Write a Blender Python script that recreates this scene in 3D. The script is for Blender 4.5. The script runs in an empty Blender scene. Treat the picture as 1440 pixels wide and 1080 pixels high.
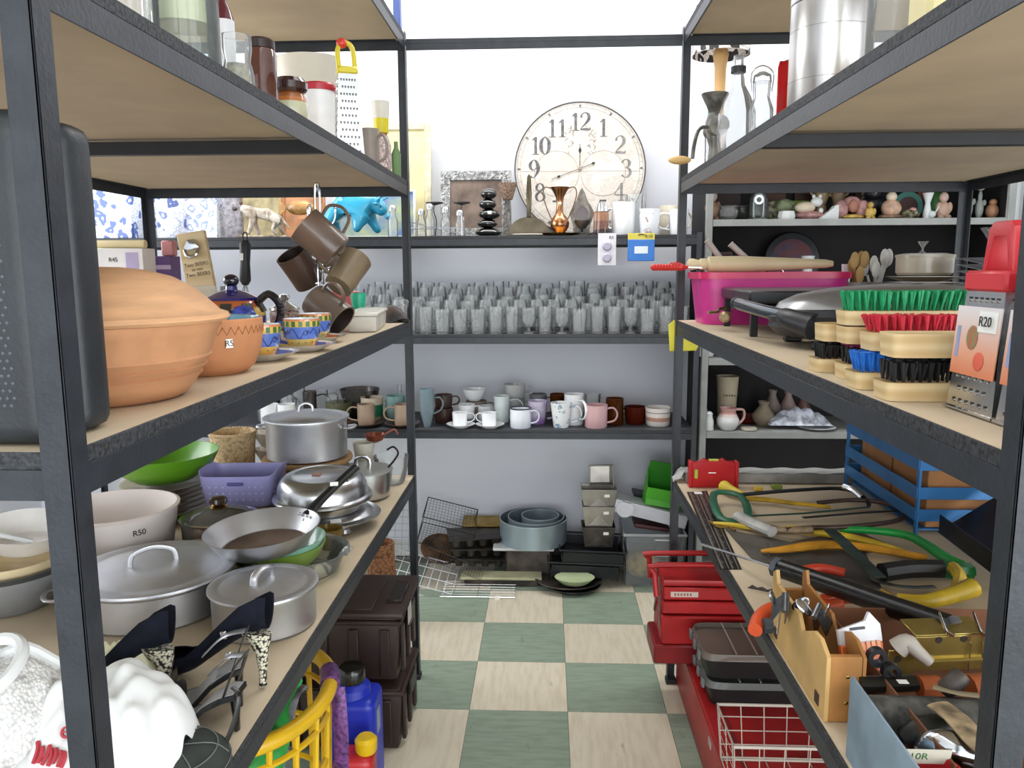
import bpy, bmesh, math, random
from mathutils import Vector, Matrix, Euler
random.seed(7)
PI = math.pi
SC = bpy.context.scene
COL = SC.collection

# ------------------------------------------------------------------ camera
FPX, EYE = 1107.0, 1.334
PITCH, YAW, ROLL = math.radians(8.37), math.radians(2.56), math.radians(-0.27)
_f = Vector((-math.sin(YAW) * math.cos(PITCH), math.cos(YAW) * math.cos(PITCH), -math.sin(PITCH)))
_r0 = Vector((math.cos(YAW), math.sin(YAW), 0))
_u0 = _r0.cross(_f)
RGT = _r0 * math.cos(ROLL) + _u0 * math.sin(ROLL)
UPV = -_r0 * math.sin(ROLL) + _u0 * math.cos(ROLL)
FWD = _f
CAM = Vector((0, 0, EYE))
cd = bpy.data.cameras.new('camera')
cd.sensor_width = 36
cd.lens = FPX * 36 / 1440
cd.clip_start = 0.02
cam = bpy.data.objects.new('camera', cd)
COL.objects.link(cam)
mw = Matrix((RGT, UPV, -FWD)).transposed().to_4x4()
mw.translation = CAM
cam.matrix_world = mw
SC.camera = cam

# ------------------------------------------------------------------ light
w = bpy.data.worlds.new('world')
SC.world = w
w.use_nodes = True
w.node_tree.nodes['Background'].inputs[0].default_value = (0.93, 0.97, 1.0, 1)
w.node_tree.nodes['Background'].inputs[1].default_value = 1.5
SC.view_settings.view_transform = 'Standard'
SC.view_settings.look = 'None'
SC.view_settings.gamma = 1
SC.view_settings.use_curve_mapping = False
SC.view_settings.exposure = 0.38
SC.cycles.transparent_max_bounces = 40
SC.cycles.max_bounces = 10
SC.cycles.transmission_bounces = 10
SC.cycles.caustics_refractive = False
SC.cycles.caustics_reflective = False
SC.cycles.sample_clamp_indirect = 6


def area(name, loc, rot, sx, sy, power, col=(1, 1, 1)):
    d = bpy.data.lights.new(name, 'AREA')
    d.shape = 'RECTANGLE'; d.size = sx; d.size_y = sy; d.energy = power; d.color = col
    o = bpy.data.objects.new(name, d)
    o.location = loc; o.rotation_euler = rot
    COL.objects.link(o)
    return o


area('ceiling_light', (0.1, 2.72, 2.93), (0, 0, 0), 3.2, 0.35, 36, (1.0, 0.99, 0.97))
area('ceiling_light', (0.0, 0.9, 2.93), (0, 0, 0), 0.5, 2.4, 5, (1.0, 0.99, 0.97))
area('shop_window', (0.4, -2.9, 1.2), (math.radians(90), 0, 0), 4.0, 2.2, 80, (0.92, 0.97, 1.0))
area('right_window', (2.25, -0.7, 1.0), (0, math.radians(90), 0), 1.7, 2.2, 48, (0.95, 0.98, 1.0))
area('side_window', (-2.36, 2.2, 1.9), (0, math.radians(-90), 0), 1.2, 1.3, 26, (0.95, 0.98, 1.0))


# ------------------------------------------------------------------ pixel rays (photo frame 1440x1080) to points in the room
def ray(px, py): return FWD + RGT * ((px - 720) / FPX) - UPV * ((py - 540) / FPX)
def pz(px, py, z): d = ray(px, py); return CAM + d * ((z - EYE) / d.z)
def pyy(px, py, y): d = ray(px, py); return CAM + d * (y / d.y)
def pxx(px, py, x): d = ray(px, py); return CAM + d * (x / d.x)
def mpp(P): return (Vector(P) - CAM).dot(FWD) / FPX
def prj(P):
    d = Vector(P) - CAM; k = d.dot(FWD)
    return 720 + FPX * d.dot(RGT) / k, 540 - FPX * d.dot(UPV) / k
def colx(px, x, z):      # the point with this x and z that shows at column px
    lo, hi = 0.3, 8.0
    for _ in range(40):
        m = (lo + hi) / 2
        if (prj((x, m, z))[0] - px) * (1 if x < 0 else -1) < 0: lo = m
        else: hi = m
    return Vector((x, lo, z))
def coly(px, y, z):
    lo, hi = -4.0, 4.0
    for _ in range(40):
        m = (lo + hi) / 2
        if prj((m, y, z))[0] < px: lo = m
        else: hi = m
    return Vector((lo, y, z))


# ------------------------------------------------------------------ materials
def hexl(h):
    h = h.lstrip('#')
    c = [int(h[i:i + 2], 16) / 255 for i in (0, 2, 4)]
    return tuple([x / 12.92 if x <= 0.04045 else ((x + 0.055) / 1.055) ** 2.4 for x in c] + [1])


MC = {}


def mat(col='#808080', rough=0.5, metal=0.0, var=0.06, vs=9.0, bump=0.0, bs=60.0, coat=0.0, trans=0.0, sss=0.0, alpha=1.0, col2=None, stretch=None, spec=0.5, emit=0.0):
    key = (col, rough, metal, var, vs, bump, bs, coat, trans, sss, alpha, col2, stretch, spec, emit)
    if key in MC: return MC[key]
    m = bpy.data.materials.new('material')
    m.use_nodes = True
    nt = m.node_tree; N = nt.nodes; L = nt.links
    b = N['Principled BSDF']
    c = hexl(col)
    b.inputs['Base Color'].default_value = c
    b.inputs['Roughness'].default_value = rough
    b.inputs['Metallic'].default_value = metal
    b.inputs['Coat Weight'].default_value = coat
    b.inputs['Transmission Weight'].default_value = trans
    b.inputs['Specular IOR Level'].default_value = spec
    b.inputs['Alpha'].default_value = alpha
    if sss: b.inputs['Subsurface Weight'].default_value = sss; b.inputs['Subsurface Radius'].default_value = (.02, .015, .01)
    if emit: b.inputs['Emission Color'].default_value = c; b.inputs['Emission Strength'].default_value = emit
    if var or bump:
        tc = N.new('ShaderNodeTexCoord'); mp = N.new('ShaderNodeMapping')
        L.new(tc.outputs['Object'], mp.inputs[0])
        if stretch: mp.inputs['Scale'].default_value = stretch
    if var:
        n = N.new('ShaderNodeTexNoise'); n.inputs['Scale'].default_value = vs; n.inputs['Detail'].default_value = 5
        L.new(mp.outputs[0], n.inputs['Vector'])
        r = N.new('ShaderNodeMix'); r.data_type = 'RGBA'
        c2 = hexl(col2) if col2 else tuple(max(0, x * (1 - 2.2 * var)) for x in c[:3]) + (1,)
        c1 = c if col2 else tuple(min(1, x * (1 + 1.6 * var)) for x in c[:3]) + (1,)
        cr = N.new('ShaderNodeMapRange'); cr.inputs[1].default_value = 0.35; cr.inputs[2].default_value = 0.65
        L.new(n.outputs[0], cr.inputs[0]); L.new(cr.outputs[0], r.inputs[0])
        r.inputs[6].default_value = c1; r.inputs[7].default_value = c2
        L.new(r.outputs[2], b.inputs['Base Color'])
    if bump:
        n2 = N.new('ShaderNodeTexNoise'); n2.inputs['Scale'].default_value = bs; n2.inputs['Detail'].default_value = 3
        L.new(mp.outputs[0], n2.inputs['Vector'])
        bp = N.new('ShaderNodeBump'); bp.inputs['Strength'].default_value = bump; bp.inputs['Distance'].default_value = 0.002
        L.new(n2.outputs[0], bp.inputs['Height']); L.new(bp.outputs[0], b.inputs['Normal'])
    MC[key] = m
    return m


def glassmat(tint='#f4fbf8', gloss=0.25, haze=0.06, rough=0.03, key=''):
    k = ('g', tint, gloss, haze, rough)
    if k in MC: return MC[k]
    m = bpy.data.materials.new('thin_glass'); m.use_nodes = True
    nt = m.node_tree; N = nt.nodes; L = nt.links
    N.remove(N['Principled BSDF'])
    out = N['Material Output']
    t = N.new('ShaderNodeBsdfTransparent'); t.inputs[0].default_value = hexl(tint)
    g = N.new('ShaderNodeBsdfGlossy'); g.inputs['Roughness'].default_value = rough
    d = N.new('ShaderNodeBsdfDiffuse'); d.inputs[0].default_value = hexl(tint)
    lw = N.new('ShaderNodeLayerWeight'); lw.inputs[0].default_value = gloss
    m1 = N.new('ShaderNodeMixShader'); m2 = N.new('ShaderNodeMixShader')
    L.new(lw.outputs['Fresnel'], m1.inputs[0]); L.new(t.outputs[0], m1.inputs[1]); L.new(g.outputs[0], m1.inputs[2])
    m2.inputs[0].default_value = haze
    L.new(m1.outputs[0], m2.inputs[1]); L.new(d.outputs[0], m2.inputs[2])
    L.new(m2.outputs[0], out.inputs[0])
    MC[k] = m
    return m


def nodemat(build, name='pattern'):
    m = bpy.data.materials.new(name); m.use_nodes = True
    build(m.node_tree, m.node_tree.nodes, m.node_tree.links, m.node_tree.nodes['Principled BSDF'])
    return m


def bandmat(stops, rough=0.35, coat=0.3, name='banded'):
    """colours in bands up the object's height (generated z); stops = [(pos, hex)]"""
    def f(nt, N, L, b):
        tc = N.new('ShaderNodeTexCoord'); s = N.new('ShaderNodeSeparateXYZ'); r = N.new('ShaderNodeValToRGB')
        r.color_ramp.interpolation = 'CONSTANT'
        L.new(tc.outputs['Generated'], s.inputs[0]); L.new(s.outputs[2], r.inputs[0])
        e = r.color_ramp.elements
        e[0].position = stops[0][0]; e[0].color = hexl(stops[0][1])
        e[1].position = stops[1][0]; e[1].color = hexl(stops[1][1])
        for p, c in stops[2:]:
            k = e.new(p); k.color = hexl(c)
        L.new(r.outputs[0], b.inputs['Base Color'])
        b.inputs['Roughness'].default_value = rough; b.inputs['Coat Weight'].default_value = coat
    return nodemat(f, name)


def woodmat(c1, c2, scale=6.0, axis=(1, 12, 12), rough=0.6, dist=4.0):
    k = ('w', c1, c2, scale, axis, rough)
    if k in MC: return MC[k]
    def f(nt, N, L, b):
        tc = N.new('ShaderNodeTexCoord'); mp = N.new('ShaderNodeMapping'); mp.inputs['Scale'].default_value = axis
        wv = N.new('ShaderNodeTexWave'); wv.inputs['Scale'].default_value = scale; wv.inputs['Distortion'].default_value = dist
        wv.inputs['Detail'].default_value = 2; wv.inputs['Detail Scale'].default_value = 1.2; wv.bands_direction = 'Z'
        r = N.new('ShaderNodeMix'); r.data_type = 'RGBA'
        r.inputs[6].default_value = hexl(c1); r.inputs[7].default_value = hexl(c2)
        L.new(tc.outputs['Object'], mp.inputs[0]); L.new(mp.outputs[0], wv.inputs[0]); L.new(wv.outputs[0], r.inputs[0])
        L.new(r.outputs[2], b.inputs['Base Color']); b.inputs['Roughness'].default_value = rough
    MC[k] = nodemat(f, 'wood')
    return MC[k]


def spotmat(base, ink, scale=20, lo=0.30, hi=0.36, rough=0.4, ring=True, coat=0.2, ink2=None):
    """printed motifs: voronoi rings and dots in one or two inks"""
    def f(nt, N, L, b):
        tc = N.new('ShaderNodeTexCoord')
        nz = N.new('ShaderNodeTexNoise'); nz.inputs['Scale'].default_value = scale * 0.9; nz.inputs['Detail'].default_value = 3
        L.new(tc.outputs['Object'], nz.inputs[0])
        ad = N.new('ShaderNodeMix'); ad.data_type = 'RGBA'; ad.inputs[0].default_value = 0.05
        L.new(tc.outputs['Object'], ad.inputs[6]); L.new(nz.outputs[1], ad.inputs[7])
        v = N.new('ShaderNodeTexVoronoi'); v.inputs['Scale'].default_value = scale
        L.new(ad.outputs[2], v.inputs[0])
        r = N.new('ShaderNodeValToRGB'); e = r.color_ramp.elements
        B0, I0 = hexl(base), hexl(ink); I1 = hexl(ink2) if ink2 else I0
        e[0].position = 0; e[0].color = I1
        e[1].position = lo * 0.45; e[1].color = I1
        for p, c in ((lo * 0.5, B0), (lo * 0.9, B0), (lo, I0), (hi, I0), (hi + 0.03, B0)):
            k = e.new(p); k.color = c
        L.new(v.outputs[0], r.inputs[0])
        v2 = N.new('ShaderNodeTexVoronoi'); v2.feature = 'DISTANCE_TO_EDGE'; v2.inputs['Scale'].default_value = scale * 2.2
        L.new(ad.outputs[2], v2.inputs[0])
        lt = N.new('ShaderNodeMath'); lt.operation = 'LESS_THAN'; lt.inputs[1].default_value = 0.035
        L.new(v2.outputs[0], lt.inputs[0])
        mu = N.new('ShaderNodeMath'); mu.operation = 'MULTIPLY'; mu.inputs[1].default_value = 0.55 if ring else 0.0
        L.new(lt.outputs[0], mu.inputs[0])
        mx = N.new('ShaderNodeMix'); mx.data_type = 'RGBA'; L.new(mu.outputs[0], mx.inputs[0])
        L.new(r.outputs[0], mx.inputs[6]); mx.inputs[7].default_value = I0
        L.new(mx.outputs[2], b.inputs['Base Color'])
        b.inputs['Roughness'].default_value = rough; b.inputs['Coat Weight'].default_value = coat
    return nodemat(f, 'printed')


def weavemat(c1, c2, scale=90, rough=0.8, bump=0.6, lo=.3, hi=.85):
    def f(nt, N, L, b):
        tc = N.new('ShaderNodeTexCoord'); ck = N.new('ShaderNodeTexVoronoi'); ck.inputs['Scale'].default_value = scale
        L.new(tc.outputs['Object'], ck.inputs[0])
        r = N.new('ShaderNodeMix'); r.data_type = 'RGBA'; r.inputs[6].default_value = hexl(c1); r.inputs[7].default_value = hexl(c2)
        mr = N.new('ShaderNodeMapRange'); mr.inputs[1].default_value = lo; mr.inputs[2].default_value = hi
        L.new(ck.outputs[0], mr.inputs[0]); L.new(mr.outputs[0], r.inputs[0]); L.new(r.outputs[2], b.inputs['Base Color'])
        bp = N.new('ShaderNodeBump'); bp.inputs['Strength'].default_value = bump; bp.inputs['Distance'].default_value = 0.003; bp.invert = True
        L.new(ck.outputs[0], bp.inputs['Height']); L.new(bp.outputs[0], b.inputs['Normal'])
        b.inputs['Roughness'].default_value = rough
    return nodemat(f, 'weave')


# ------------------------------------------------------------------ mesh building
class B:
    def __init__(s): s.bm = bmesh.new()
    def _x(s, vs, m):
        if m is not None:
            for v in vs: v.co = m @ v.co
    def box(s, c, d, bev=0.0, m=None, seg=1, taper=1.0):
        r = bmesh.ops.create_cube(s.bm, size=1)
        vs = r['verts']
        for v in vs:
            k = taper if v.co.z < 0 else 1.0
            v.co = Vector((c[0] + v.co.x * d[0] * k, c[1] + v.co.y * d[1] * k, c[2] + v.co.z * d[2]))
        if bev:
            es = list({e for v in vs for e in v.link_edges})
            rr = bmesh.ops.bevel(s.bm, geom=es, offset=bev, segments=seg, affect='EDGES', profile=0.6)
            vs = list({v for v in rr['verts']} | {v for v in vs if v.is_valid})
            vs = [v for v in vs if v.is_valid]
        s._x(vs, m)
        return s
    def lathe(s, prof, seg=32, c=(0, 0, 0), m=None, sx=1.0, sy=1.0, closed=False, flute=0, fa=0.0, flr=None):
        rings = []
        new = []
        for i, (r, z) in enumerate(prof):
            if abs(r) < 1e-6:
                v = s.bm.verts.new((c[0], c[1], c[2] + z)); rings.append([v]); new.append(v)
            else:
                ring = []
                for k in range(seg):
                    a = 2 * PI * k / seg
                    rr = r * (1 + (fa * math.cos(flute * a) if flute and (flr is None or flr[0] <= i <= flr[1]) else 0))
                    v = s.bm.verts.new((c[0] + rr * sx * math.cos(a), c[1] + rr * sy * math.sin(a), c[2] + z)); ring.append(v)
                rings.append(ring); new += ring
        pairs = list(zip(rings[:-1], rings[1:]))
        if closed: pairs.append((rings[-1], rings[0]))
        for a, b in pairs:
            if len(a) == 1 and len(b) == 1: continue
            for k in range(seg):
                k2 = (k + 1) % seg
                if len(a) == 1: f = (a[0], b[k2], b[k])
                elif len(b) == 1: f = (a[k], a[k2], b[0])
                else: f = (a[k], a[k2], b[k2], b[k])
                s.bm.faces.new(f)
        s._x(new, m)
        return s
    def tube(s, pts, r, seg=8, closed=False, m=None, flat=1.0, smooth=0, up=None):
        P = [Vector(p) for p in pts]
        if smooth: P = spline(P, smooth, closed)
        n = len(P)
        rad = r if callable(r) else (lambda t: r)
        rings = []; new = []
        ref = None
        for i, p in enumerate(P):
            a = P[(i - 1) % n] if (closed or i) else P[0]
            b = P[(i + 1) % n] if (closed or i < n - 1) else P[-1]
            t = (b - a)
            t = t.normalized() if t.length > 1e-9 else Vector((0, 0, 1))
            if ref is None:
                ref = Vector(up) if up else Vector((0, 0, 1))
                if abs(ref.dot(t)) > 0.95: ref = Vector((0, 1, 0))
            x = ref - t * ref.dot(t)
            if x.length < 1e-6: x = t.orthogonal()
            x.normalize(); ref = x; y = t.cross(x)
            rr = rad(i / max(1, n - 1))
            ring = [s.bm.verts.new(p + x * (math.cos(2 * PI * k / seg) * rr * flat) + y * (math.sin(2 * PI * k / seg) * rr)) for k in range(seg)]
            rings.append(ring); new += ring
        rng = range(n) if closed else range(n - 1)
        for i in rng:
            a, b = rings[i], rings[(i + 1) % n]
            for k in range(seg):
                k2 = (k + 1) % seg
                s.bm.faces.new((a[k], a[k2], b[k2], b[k]))
        if not closed:
            s.bm.faces.new(list(reversed(rings[0]))); s.bm.faces.new(rings[-1])
        s._x(new, m)
        return s
    def prism(s, pts, t, m=None, bev=0.0, c0=0.0):
        """polygon in x,z extruded t along y (from c0 to c0+t)"""
        a = [s.bm.verts.new((x, c0, z)) for x, z in pts]
        b = [s.bm.verts.new((x, c0 + t, z)) for x, z in pts]
        n = len(pts)
        fs = [s.bm.faces.new(a), s.bm.faces.new(list(reversed(b)))]
        for i in range(n):
            j = (i + 1) % n
            fs.append(s.bm.faces.new((a[j], a[i], b[i], b[j])))
        vs = a + b
        if bev:
            es = list({e for f in fs[:2] for e in f.edges})
            rr = bmesh.ops.bevel(s.bm, geom=es, offset=bev, segments=2, affect='EDGES', profile=0.5)
            vs = list({v for v in rr['verts'] if v.is_valid} | {v for v in vs if v.is_valid})
        s._x(vs, m)
        return s
    def ball(s, c, r, m=None, u=16, v=10):
        if not isinstance(r, (tuple, list)): r = (r, r, r)
        q = bmesh.ops.create_uvsphere(s.bm, u_segments=u, v_segments=v, radius=1)
        for x in q['verts']: x.co = Vector((c[0] + x.co.x * r[0], c[1] + x.co.y * r[1], c[2] + x.co.z * r[2]))
        s._x(q['verts'], m)
        return s
    def grid(s, fn, nu, nv, thick=0.0, m=None):
        vs = [[s.bm.verts.new(fn(i / nu, j / nv)) for j in range(nv + 1)] for i in range(nu + 1)]
        fs = []
        for i in range(nu):
            for j in range(nv):
                fs.append(s.bm.faces.new((vs[i][j], vs[i + 1][j], vs[i + 1][j + 1], vs[i][j + 1])))
        allv = [v for r in vs for v in r]
        if thick:
            s.bm.normal_update()
            low = [[s.bm.verts.new(v.co - v.normal * thick) for v in r] for r in vs]
            allv += [v for r in low for v in r]
            for i in range(nu):
                for j in range(nv):
                    s.bm.faces.new((low[i][j + 1], low[i + 1][j + 1], low[i + 1][j], low[i][j]))
            for i in range(nu):
                s.bm.faces.new((vs[i + 1][0], vs[i][0], low[i][0], low[i + 1][0]))
                s.bm.faces.new((vs[i][nv], vs[i + 1][nv], low[i + 1][nv], low[i][nv]))
            for j in range(nv):
                s.bm.faces.new((vs[0][j], vs[0][j + 1], low[0][j + 1], low[0][j]))
                s.bm.faces.new((vs[nu][j + 1], vs[nu][j], low[nu][j], low[nu][j + 1]))
        s._x(allv, m)
        return s
    def mesh(s, name='mesh', ang=38):
        s.bm.normal_update()
        bmesh.ops.recalc_face_normals(s.bm, faces=s.bm.faces)
        me = bpy.data.meshes.new(name)
        s.bm.to_mesh(me); s.bm.free()
        me.polygons.foreach_set('use_smooth', [True] * len(me.polygons))
        me.set_sharp_from_angle(angle=math.radians(ang))
        return me
    def ob(s, name, m, parent=None, loc=None, rot=None, label=None, ang=38):
        me = s.mesh(name, ang)
        me.materials.append(m)
        return put(name, me, parent, loc, rot, label)


def put(name, me, parent=None, loc=None, rot=None, label=None):
    o = bpy.data.objects.new(name, me)
    COL.objects.link(o)
    if parent is not None: o.parent = parent
    if loc is not None: o.location = loc
    if rot is not None: o.rotation_euler = rot
    if label: o['label'] = label
    return o


def spline(P, k, closed=False):
    out = []; n = len(P)
    rng = range(n) if closed else range(n - 1)
    for i in rng:
        p0 = P[(i - 1) % n] if (closed or i > 0) else P[0]
        p1 = P[i]; p2 = P[(i + 1) % n]
        p3 = P[(i + 2) % n] if (closed or i + 2 < n) else P[-1]
        for j in range(k):
            t = j / k
            out.append(0.5 * ((2 * p1) + (p2 - p0) * t + (2 * p0 - 5 * p1 + 4 * p2 - p3) * t * t + (3 * p1 - p0 - 3 * p2 + p3) * t ** 3))
    if not closed: out.append(P[-1])
    return out


def thing(name, label, cat, loc=(0, 0, 0), rz=0.0, group=None, rot=None):
    o = bpy.data.objects.new(name, None)
    o.empty_display_size = 0.05
    COL.objects.link(o)
    o.location = loc
    o.rotation_euler = rot if rot is not None else (0, 0, rz)
    o['label'] = label; o['category'] = cat
    if group: o['group'] = group
    return o


def tag(o, label, cat, group=None):
    o['label'] = label; o['category'] = cat
    if group: o['group'] = group
    return o


def single(b, name, m, label, cat, loc=(0, 0, 0), rz=0.0, group=None, rot=None, ang=38):
    o = b.ob(name, m, None, loc, rot if rot is not None else (0, 0, rz), None, ang)
    return tag(o, label, cat, group)


def dup(root, loc, rz=None, label=None, group=None, rot=None):
    r = root.copy(); COL.objects.link(r); r.location = loc
    if rz is not None: r.rotation_euler = (0, 0, rz)
    if rot is not None: r.rotation_euler = rot
    if label: r['label'] = label
    if group: r['group'] = group
    for ch in list(root.children):
        c = ch.copy(); COL.objects.link(c); c.parent = r
        for g in list(ch.children):
            d = g.copy(); COL.objects.link(d); d.parent = c
    return r


_tx = {}


def textmesh(s, size, ext=0.0003, shear=0.0):
    k = (s, size, ext, shear)
    if k in _tx: return _tx[k]
    cu = bpy.data.curves.new('lettering', 'FONT')
    cu.body = s; cu.size = size; cu.extrude = ext; cu.align_x = 'CENTER'; cu.align_y = 'CENTER'; cu.resolution_u = 3; cu.shear = shear
    o = bpy.data.objects.new('lettering', cu)
    COL.objects.link(o)
    dg = bpy.context.evaluated_depsgraph_get()
    me = bpy.data.meshes.new_from_object(o.evaluated_get(dg))
    bpy.data.objects.remove(o)
    _tx[k] = me
    return me


WHITE_ST = mat('#f2f2ee', 0.5, var=0.0)
INK = mat('#1b1b22', 0.6, var=0.0)


def text(s, size, parent, loc, rot, m=None, name='lettering', ext=0.0003):
    me = textmesh(s, size, ext).copy()
    me.materials.clear(); me.materials.append(m or INK)
    return put(name, me, parent, loc, rot)


def sticker(parent, loc, rot, w=0.02, h=0.011, s='R20'):
    """a small white price sticker with a handwritten price; its face looks along local +z"""
    st = B().box((0, 0, 0), (w, h, 0.0006)).ob('price_sticker', WHITE_ST, parent, loc, rot)
    if s:
        me = textmesh(s, h * 0.95, 0.0002).copy(); me.materials.clear(); me.materials.append(INK)
        put('price_lettering', me, st, (0, 0, 0.0005))
    return st


def facecam(loc):
    """rotation that turns local +z of a flat tag from LOC towards the aisle viewer, kept upright"""
    d = -Vector((loc[0], loc[1], 0))
    return math.atan2(d.y, d.x) + PI / 2


# profile helpers -------------------------------------------------------
def shell(pts, t):
    """outer profile from bottom to rim -> closed vessel profile with inner wall of thickness t"""
    out = [(0, pts[0][1])] + list(pts)
    inn = [(max(r - t, 0.0005), z) for r, z in reversed(pts)]
    inn = [(inn[0][0], inn[0][1])] + [(r, max(z, pts[0][1] + t)) for r, z in inn[1:]] + [(0, pts[0][1] + t)]
    return out + inn


# ================================================================== SETTING
def struct(b, name, m, parent=None, **k):
    o = b.ob(name, m, parent, **k)
    if parent is None: o['kind'] = 'structure'
    return o


XW0, XW1, YW0, YW1, ZC = -2.4, 2.3, -3.0, 3.52, 3.0
WALL = mat('#e6e8f0', 0.85, var=0.012, vs=2.0, bump=0.05, bs=30)
struct(B().box(((XW0 + XW1) / 2, YW1 + 0.05, ZC / 2), (XW1 - XW0 + 0.2, 0.1, ZC)), 'wall_back', WALL)
struct(B().box((XW0 - 0.05, (YW0 + YW1) / 2, ZC / 2), (0.1, YW1 - YW0, ZC)), 'wall_left', WALL)
struct(B().box((XW1 + 0.05, (YW0 + YW1) / 2, ZC / 2), (0.1, YW1 - YW0, ZC)), 'wall_right', WALL)
struct(B().box(((XW0 + XW1) / 2, (YW0 + YW1) / 2, ZC + 0.05), (XW1 - XW0 + 0.2, YW1 - YW0 + 0.2, 0.1)), 'ceiling', mat('#eeeeec', 0.9, var=0.01))
floor = struct(B().box(((XW0 + XW1) / 2, (YW0 + YW1) / 2, -0.053), (XW1 - XW0 + 0.2, YW1 - YW0 + 0.2, 0.1)), 'floor', mat('#6d665a', 0.9))


def tilemat(c1, c2, dirt, streak):
    def f(nt, N, L, b):
        tc = N.new('ShaderNodeTexCoord'); oi = N.new('ShaderNodeObjectInfo')
        g = N.new('ShaderNodeNewGeometry')
        mp = N.new('ShaderNodeMapping'); mp.inputs['Scale'].default_value = (1, 0.14, 1) if streak else (0.2, 1, 1)
        L.new(g.outputs['Position'], mp.inputs[0])
        n = N.new('ShaderNodeTexNoise'); n.inputs['Scale'].default_value = 60; n.inputs['Detail'].default_value = 4
        L.new(mp.outputs[0], n.inputs[0])
        mr = N.new('ShaderNodeMapRange'); mr.inputs[1].default_value = 0.42; mr.inputs[2].default_value = 0.66
        L.new(n.outputs[0], mr.inputs[0])
        a = N.new('ShaderNodeMix'); a.data_type = 'RGBA'; a.inputs[6].default_value = hexl(c1); a.inputs[7].default_value = hexl(c2)
        L.new(mr.outputs[0], a.inputs[0])
        n2 = N.new('ShaderNodeTexNoise'); n2.inputs['Scale'].default_value = 26; n2.inputs['Detail'].default_value = 6
        mp2 = N.new('ShaderNodeMapping'); mp2.inputs['Scale'].default_value = (1, 0.35, 1)
        L.new(g.outputs['Position'], mp2.inputs[0]); L.new(mp2.outputs[0], n2.inputs[0])
        m2 = N.new('ShaderNodeMapRange'); m2.inputs[1].default_value = 0.66; m2.inputs[2].default_value = 0.72; m2.inputs[4].default_value = 0.55
        L.new(n2.outputs[0], m2.inputs[0])
        d = N.new('ShaderNodeMix'); d.data_type = 'RGBA'; d.inputs[7].default_value = hexl(dirt)
        L.new(m2.outputs[0], d.inputs[0]); L.new(a.outputs[2], d.inputs[6])
        hs = N.new('ShaderNodeHueSaturation')
        vr = N.new('ShaderNodeMapRange'); vr.inputs[3].default_value = 0.93; vr.inputs[4].default_value = 1.05
        L.new(oi.outputs['Random'], vr.inputs[0]); L.new(vr.outputs[0], hs.inputs['Value']); L.new(d.outputs[2], hs.inputs['Color'])
        L.new(hs.outputs[0], b.inputs['Base Color'])
        b.inputs['Roughness'].default_value = 0.42
    return nodemat(f, 'vinyl_tile')


TC = tilemat('#cfc6b2', '#c4b9a2', '#7f705c', True)
TG = tilemat('#8a9887', '#7c8b79', '#5f6d5e', False)
tb = B().box((0.15, 0.15, -0.0015), (0.2985, 0.2985, 0.003)).mesh('tile')
tme = []
for mm in (TC, TG):
    q = tb.copy(); q.materials.append(mm); tme.append(q)
for i in range(-8, 9):
    for j in range(-1, 13):
        x, y = -0.2347 + 0.3 * i, 3.1269 - 0.3 * (j + 1)
        if x < XW0 - 0.25 or x > XW1: continue
        o = put('tile', tme[(i + j) % 2], floor, (x, y, 0.0))
bk = B().box((0, 0, 0), (XW1 - XW0, 0.012, 0.08), 0.003)
struct(bk, 'baseboard_back', mat('#d8d8d6', 0.5), loc=(-0.05, YW1 - 0.007, 0.041))

# ------------------------------------------------------------------ racks
STEEL = mat('#272b31', 0.42, var=0.10, vs=30, bump=0.25, bs=160)
STEELD = mat('#1c1e22', 0.45, var=0.08, vs=25)
TRIM = mat('#2d2f33', 0.7, var=0.4, vs=220, bump=0.4, bs=300)
MDF = mat('#c9b89d', 0.75, var=0.035, vs=7, bump=0.05, bs=200)
DARKB = mat('#3b3d42', 0.6, var=0.06, vs=12)
YN, YF, YM = 0.652, 2.425, 1.51
XL, XR, XLW, XRW = -0.415, 0.39, -1.235, 1.235
BH, TH = 0.028, 0.016          # steel beam height, board thickness
LV = {'A': 1.550, 'B': 1.132, 'C': 0.641, 'T': 1.970}
TOP = {k: v + BH + TH for k, v in LV.items()}


def post(parent, x, y, sx, sy, h, w=0.027):
    """steel angle whose corner is at x,y and whose flanges run sx along x and sy along y"""
    t = 0.0025
    b = B()
    b.box((x + sx * w / 2, y + sy * t / 2, h / 2), (w, t, h), 0.0006)
    b.box((x + sx * t / 2, y + sy * w / 2, h / 2), (t, w, h), 0.0006)
    o = b.ob('post', STEEL, parent)
    B().box((x + sx * w / 2, y + sy * w / 2, 0.008), (w + 0.006, w + 0.006, 0.016), 0.002).ob('foot_cap', mat('#15161a', 0.6), o)
    k = B()
    for z in [0.12 + 0.4 * q for q in range(5)]:
        if z < h: k.ball((x - sx * 0.0004, y + sy * w / 2, z), (0.0012, 0.0035, 0.0035), u=8, v=6)
    return o


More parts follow.
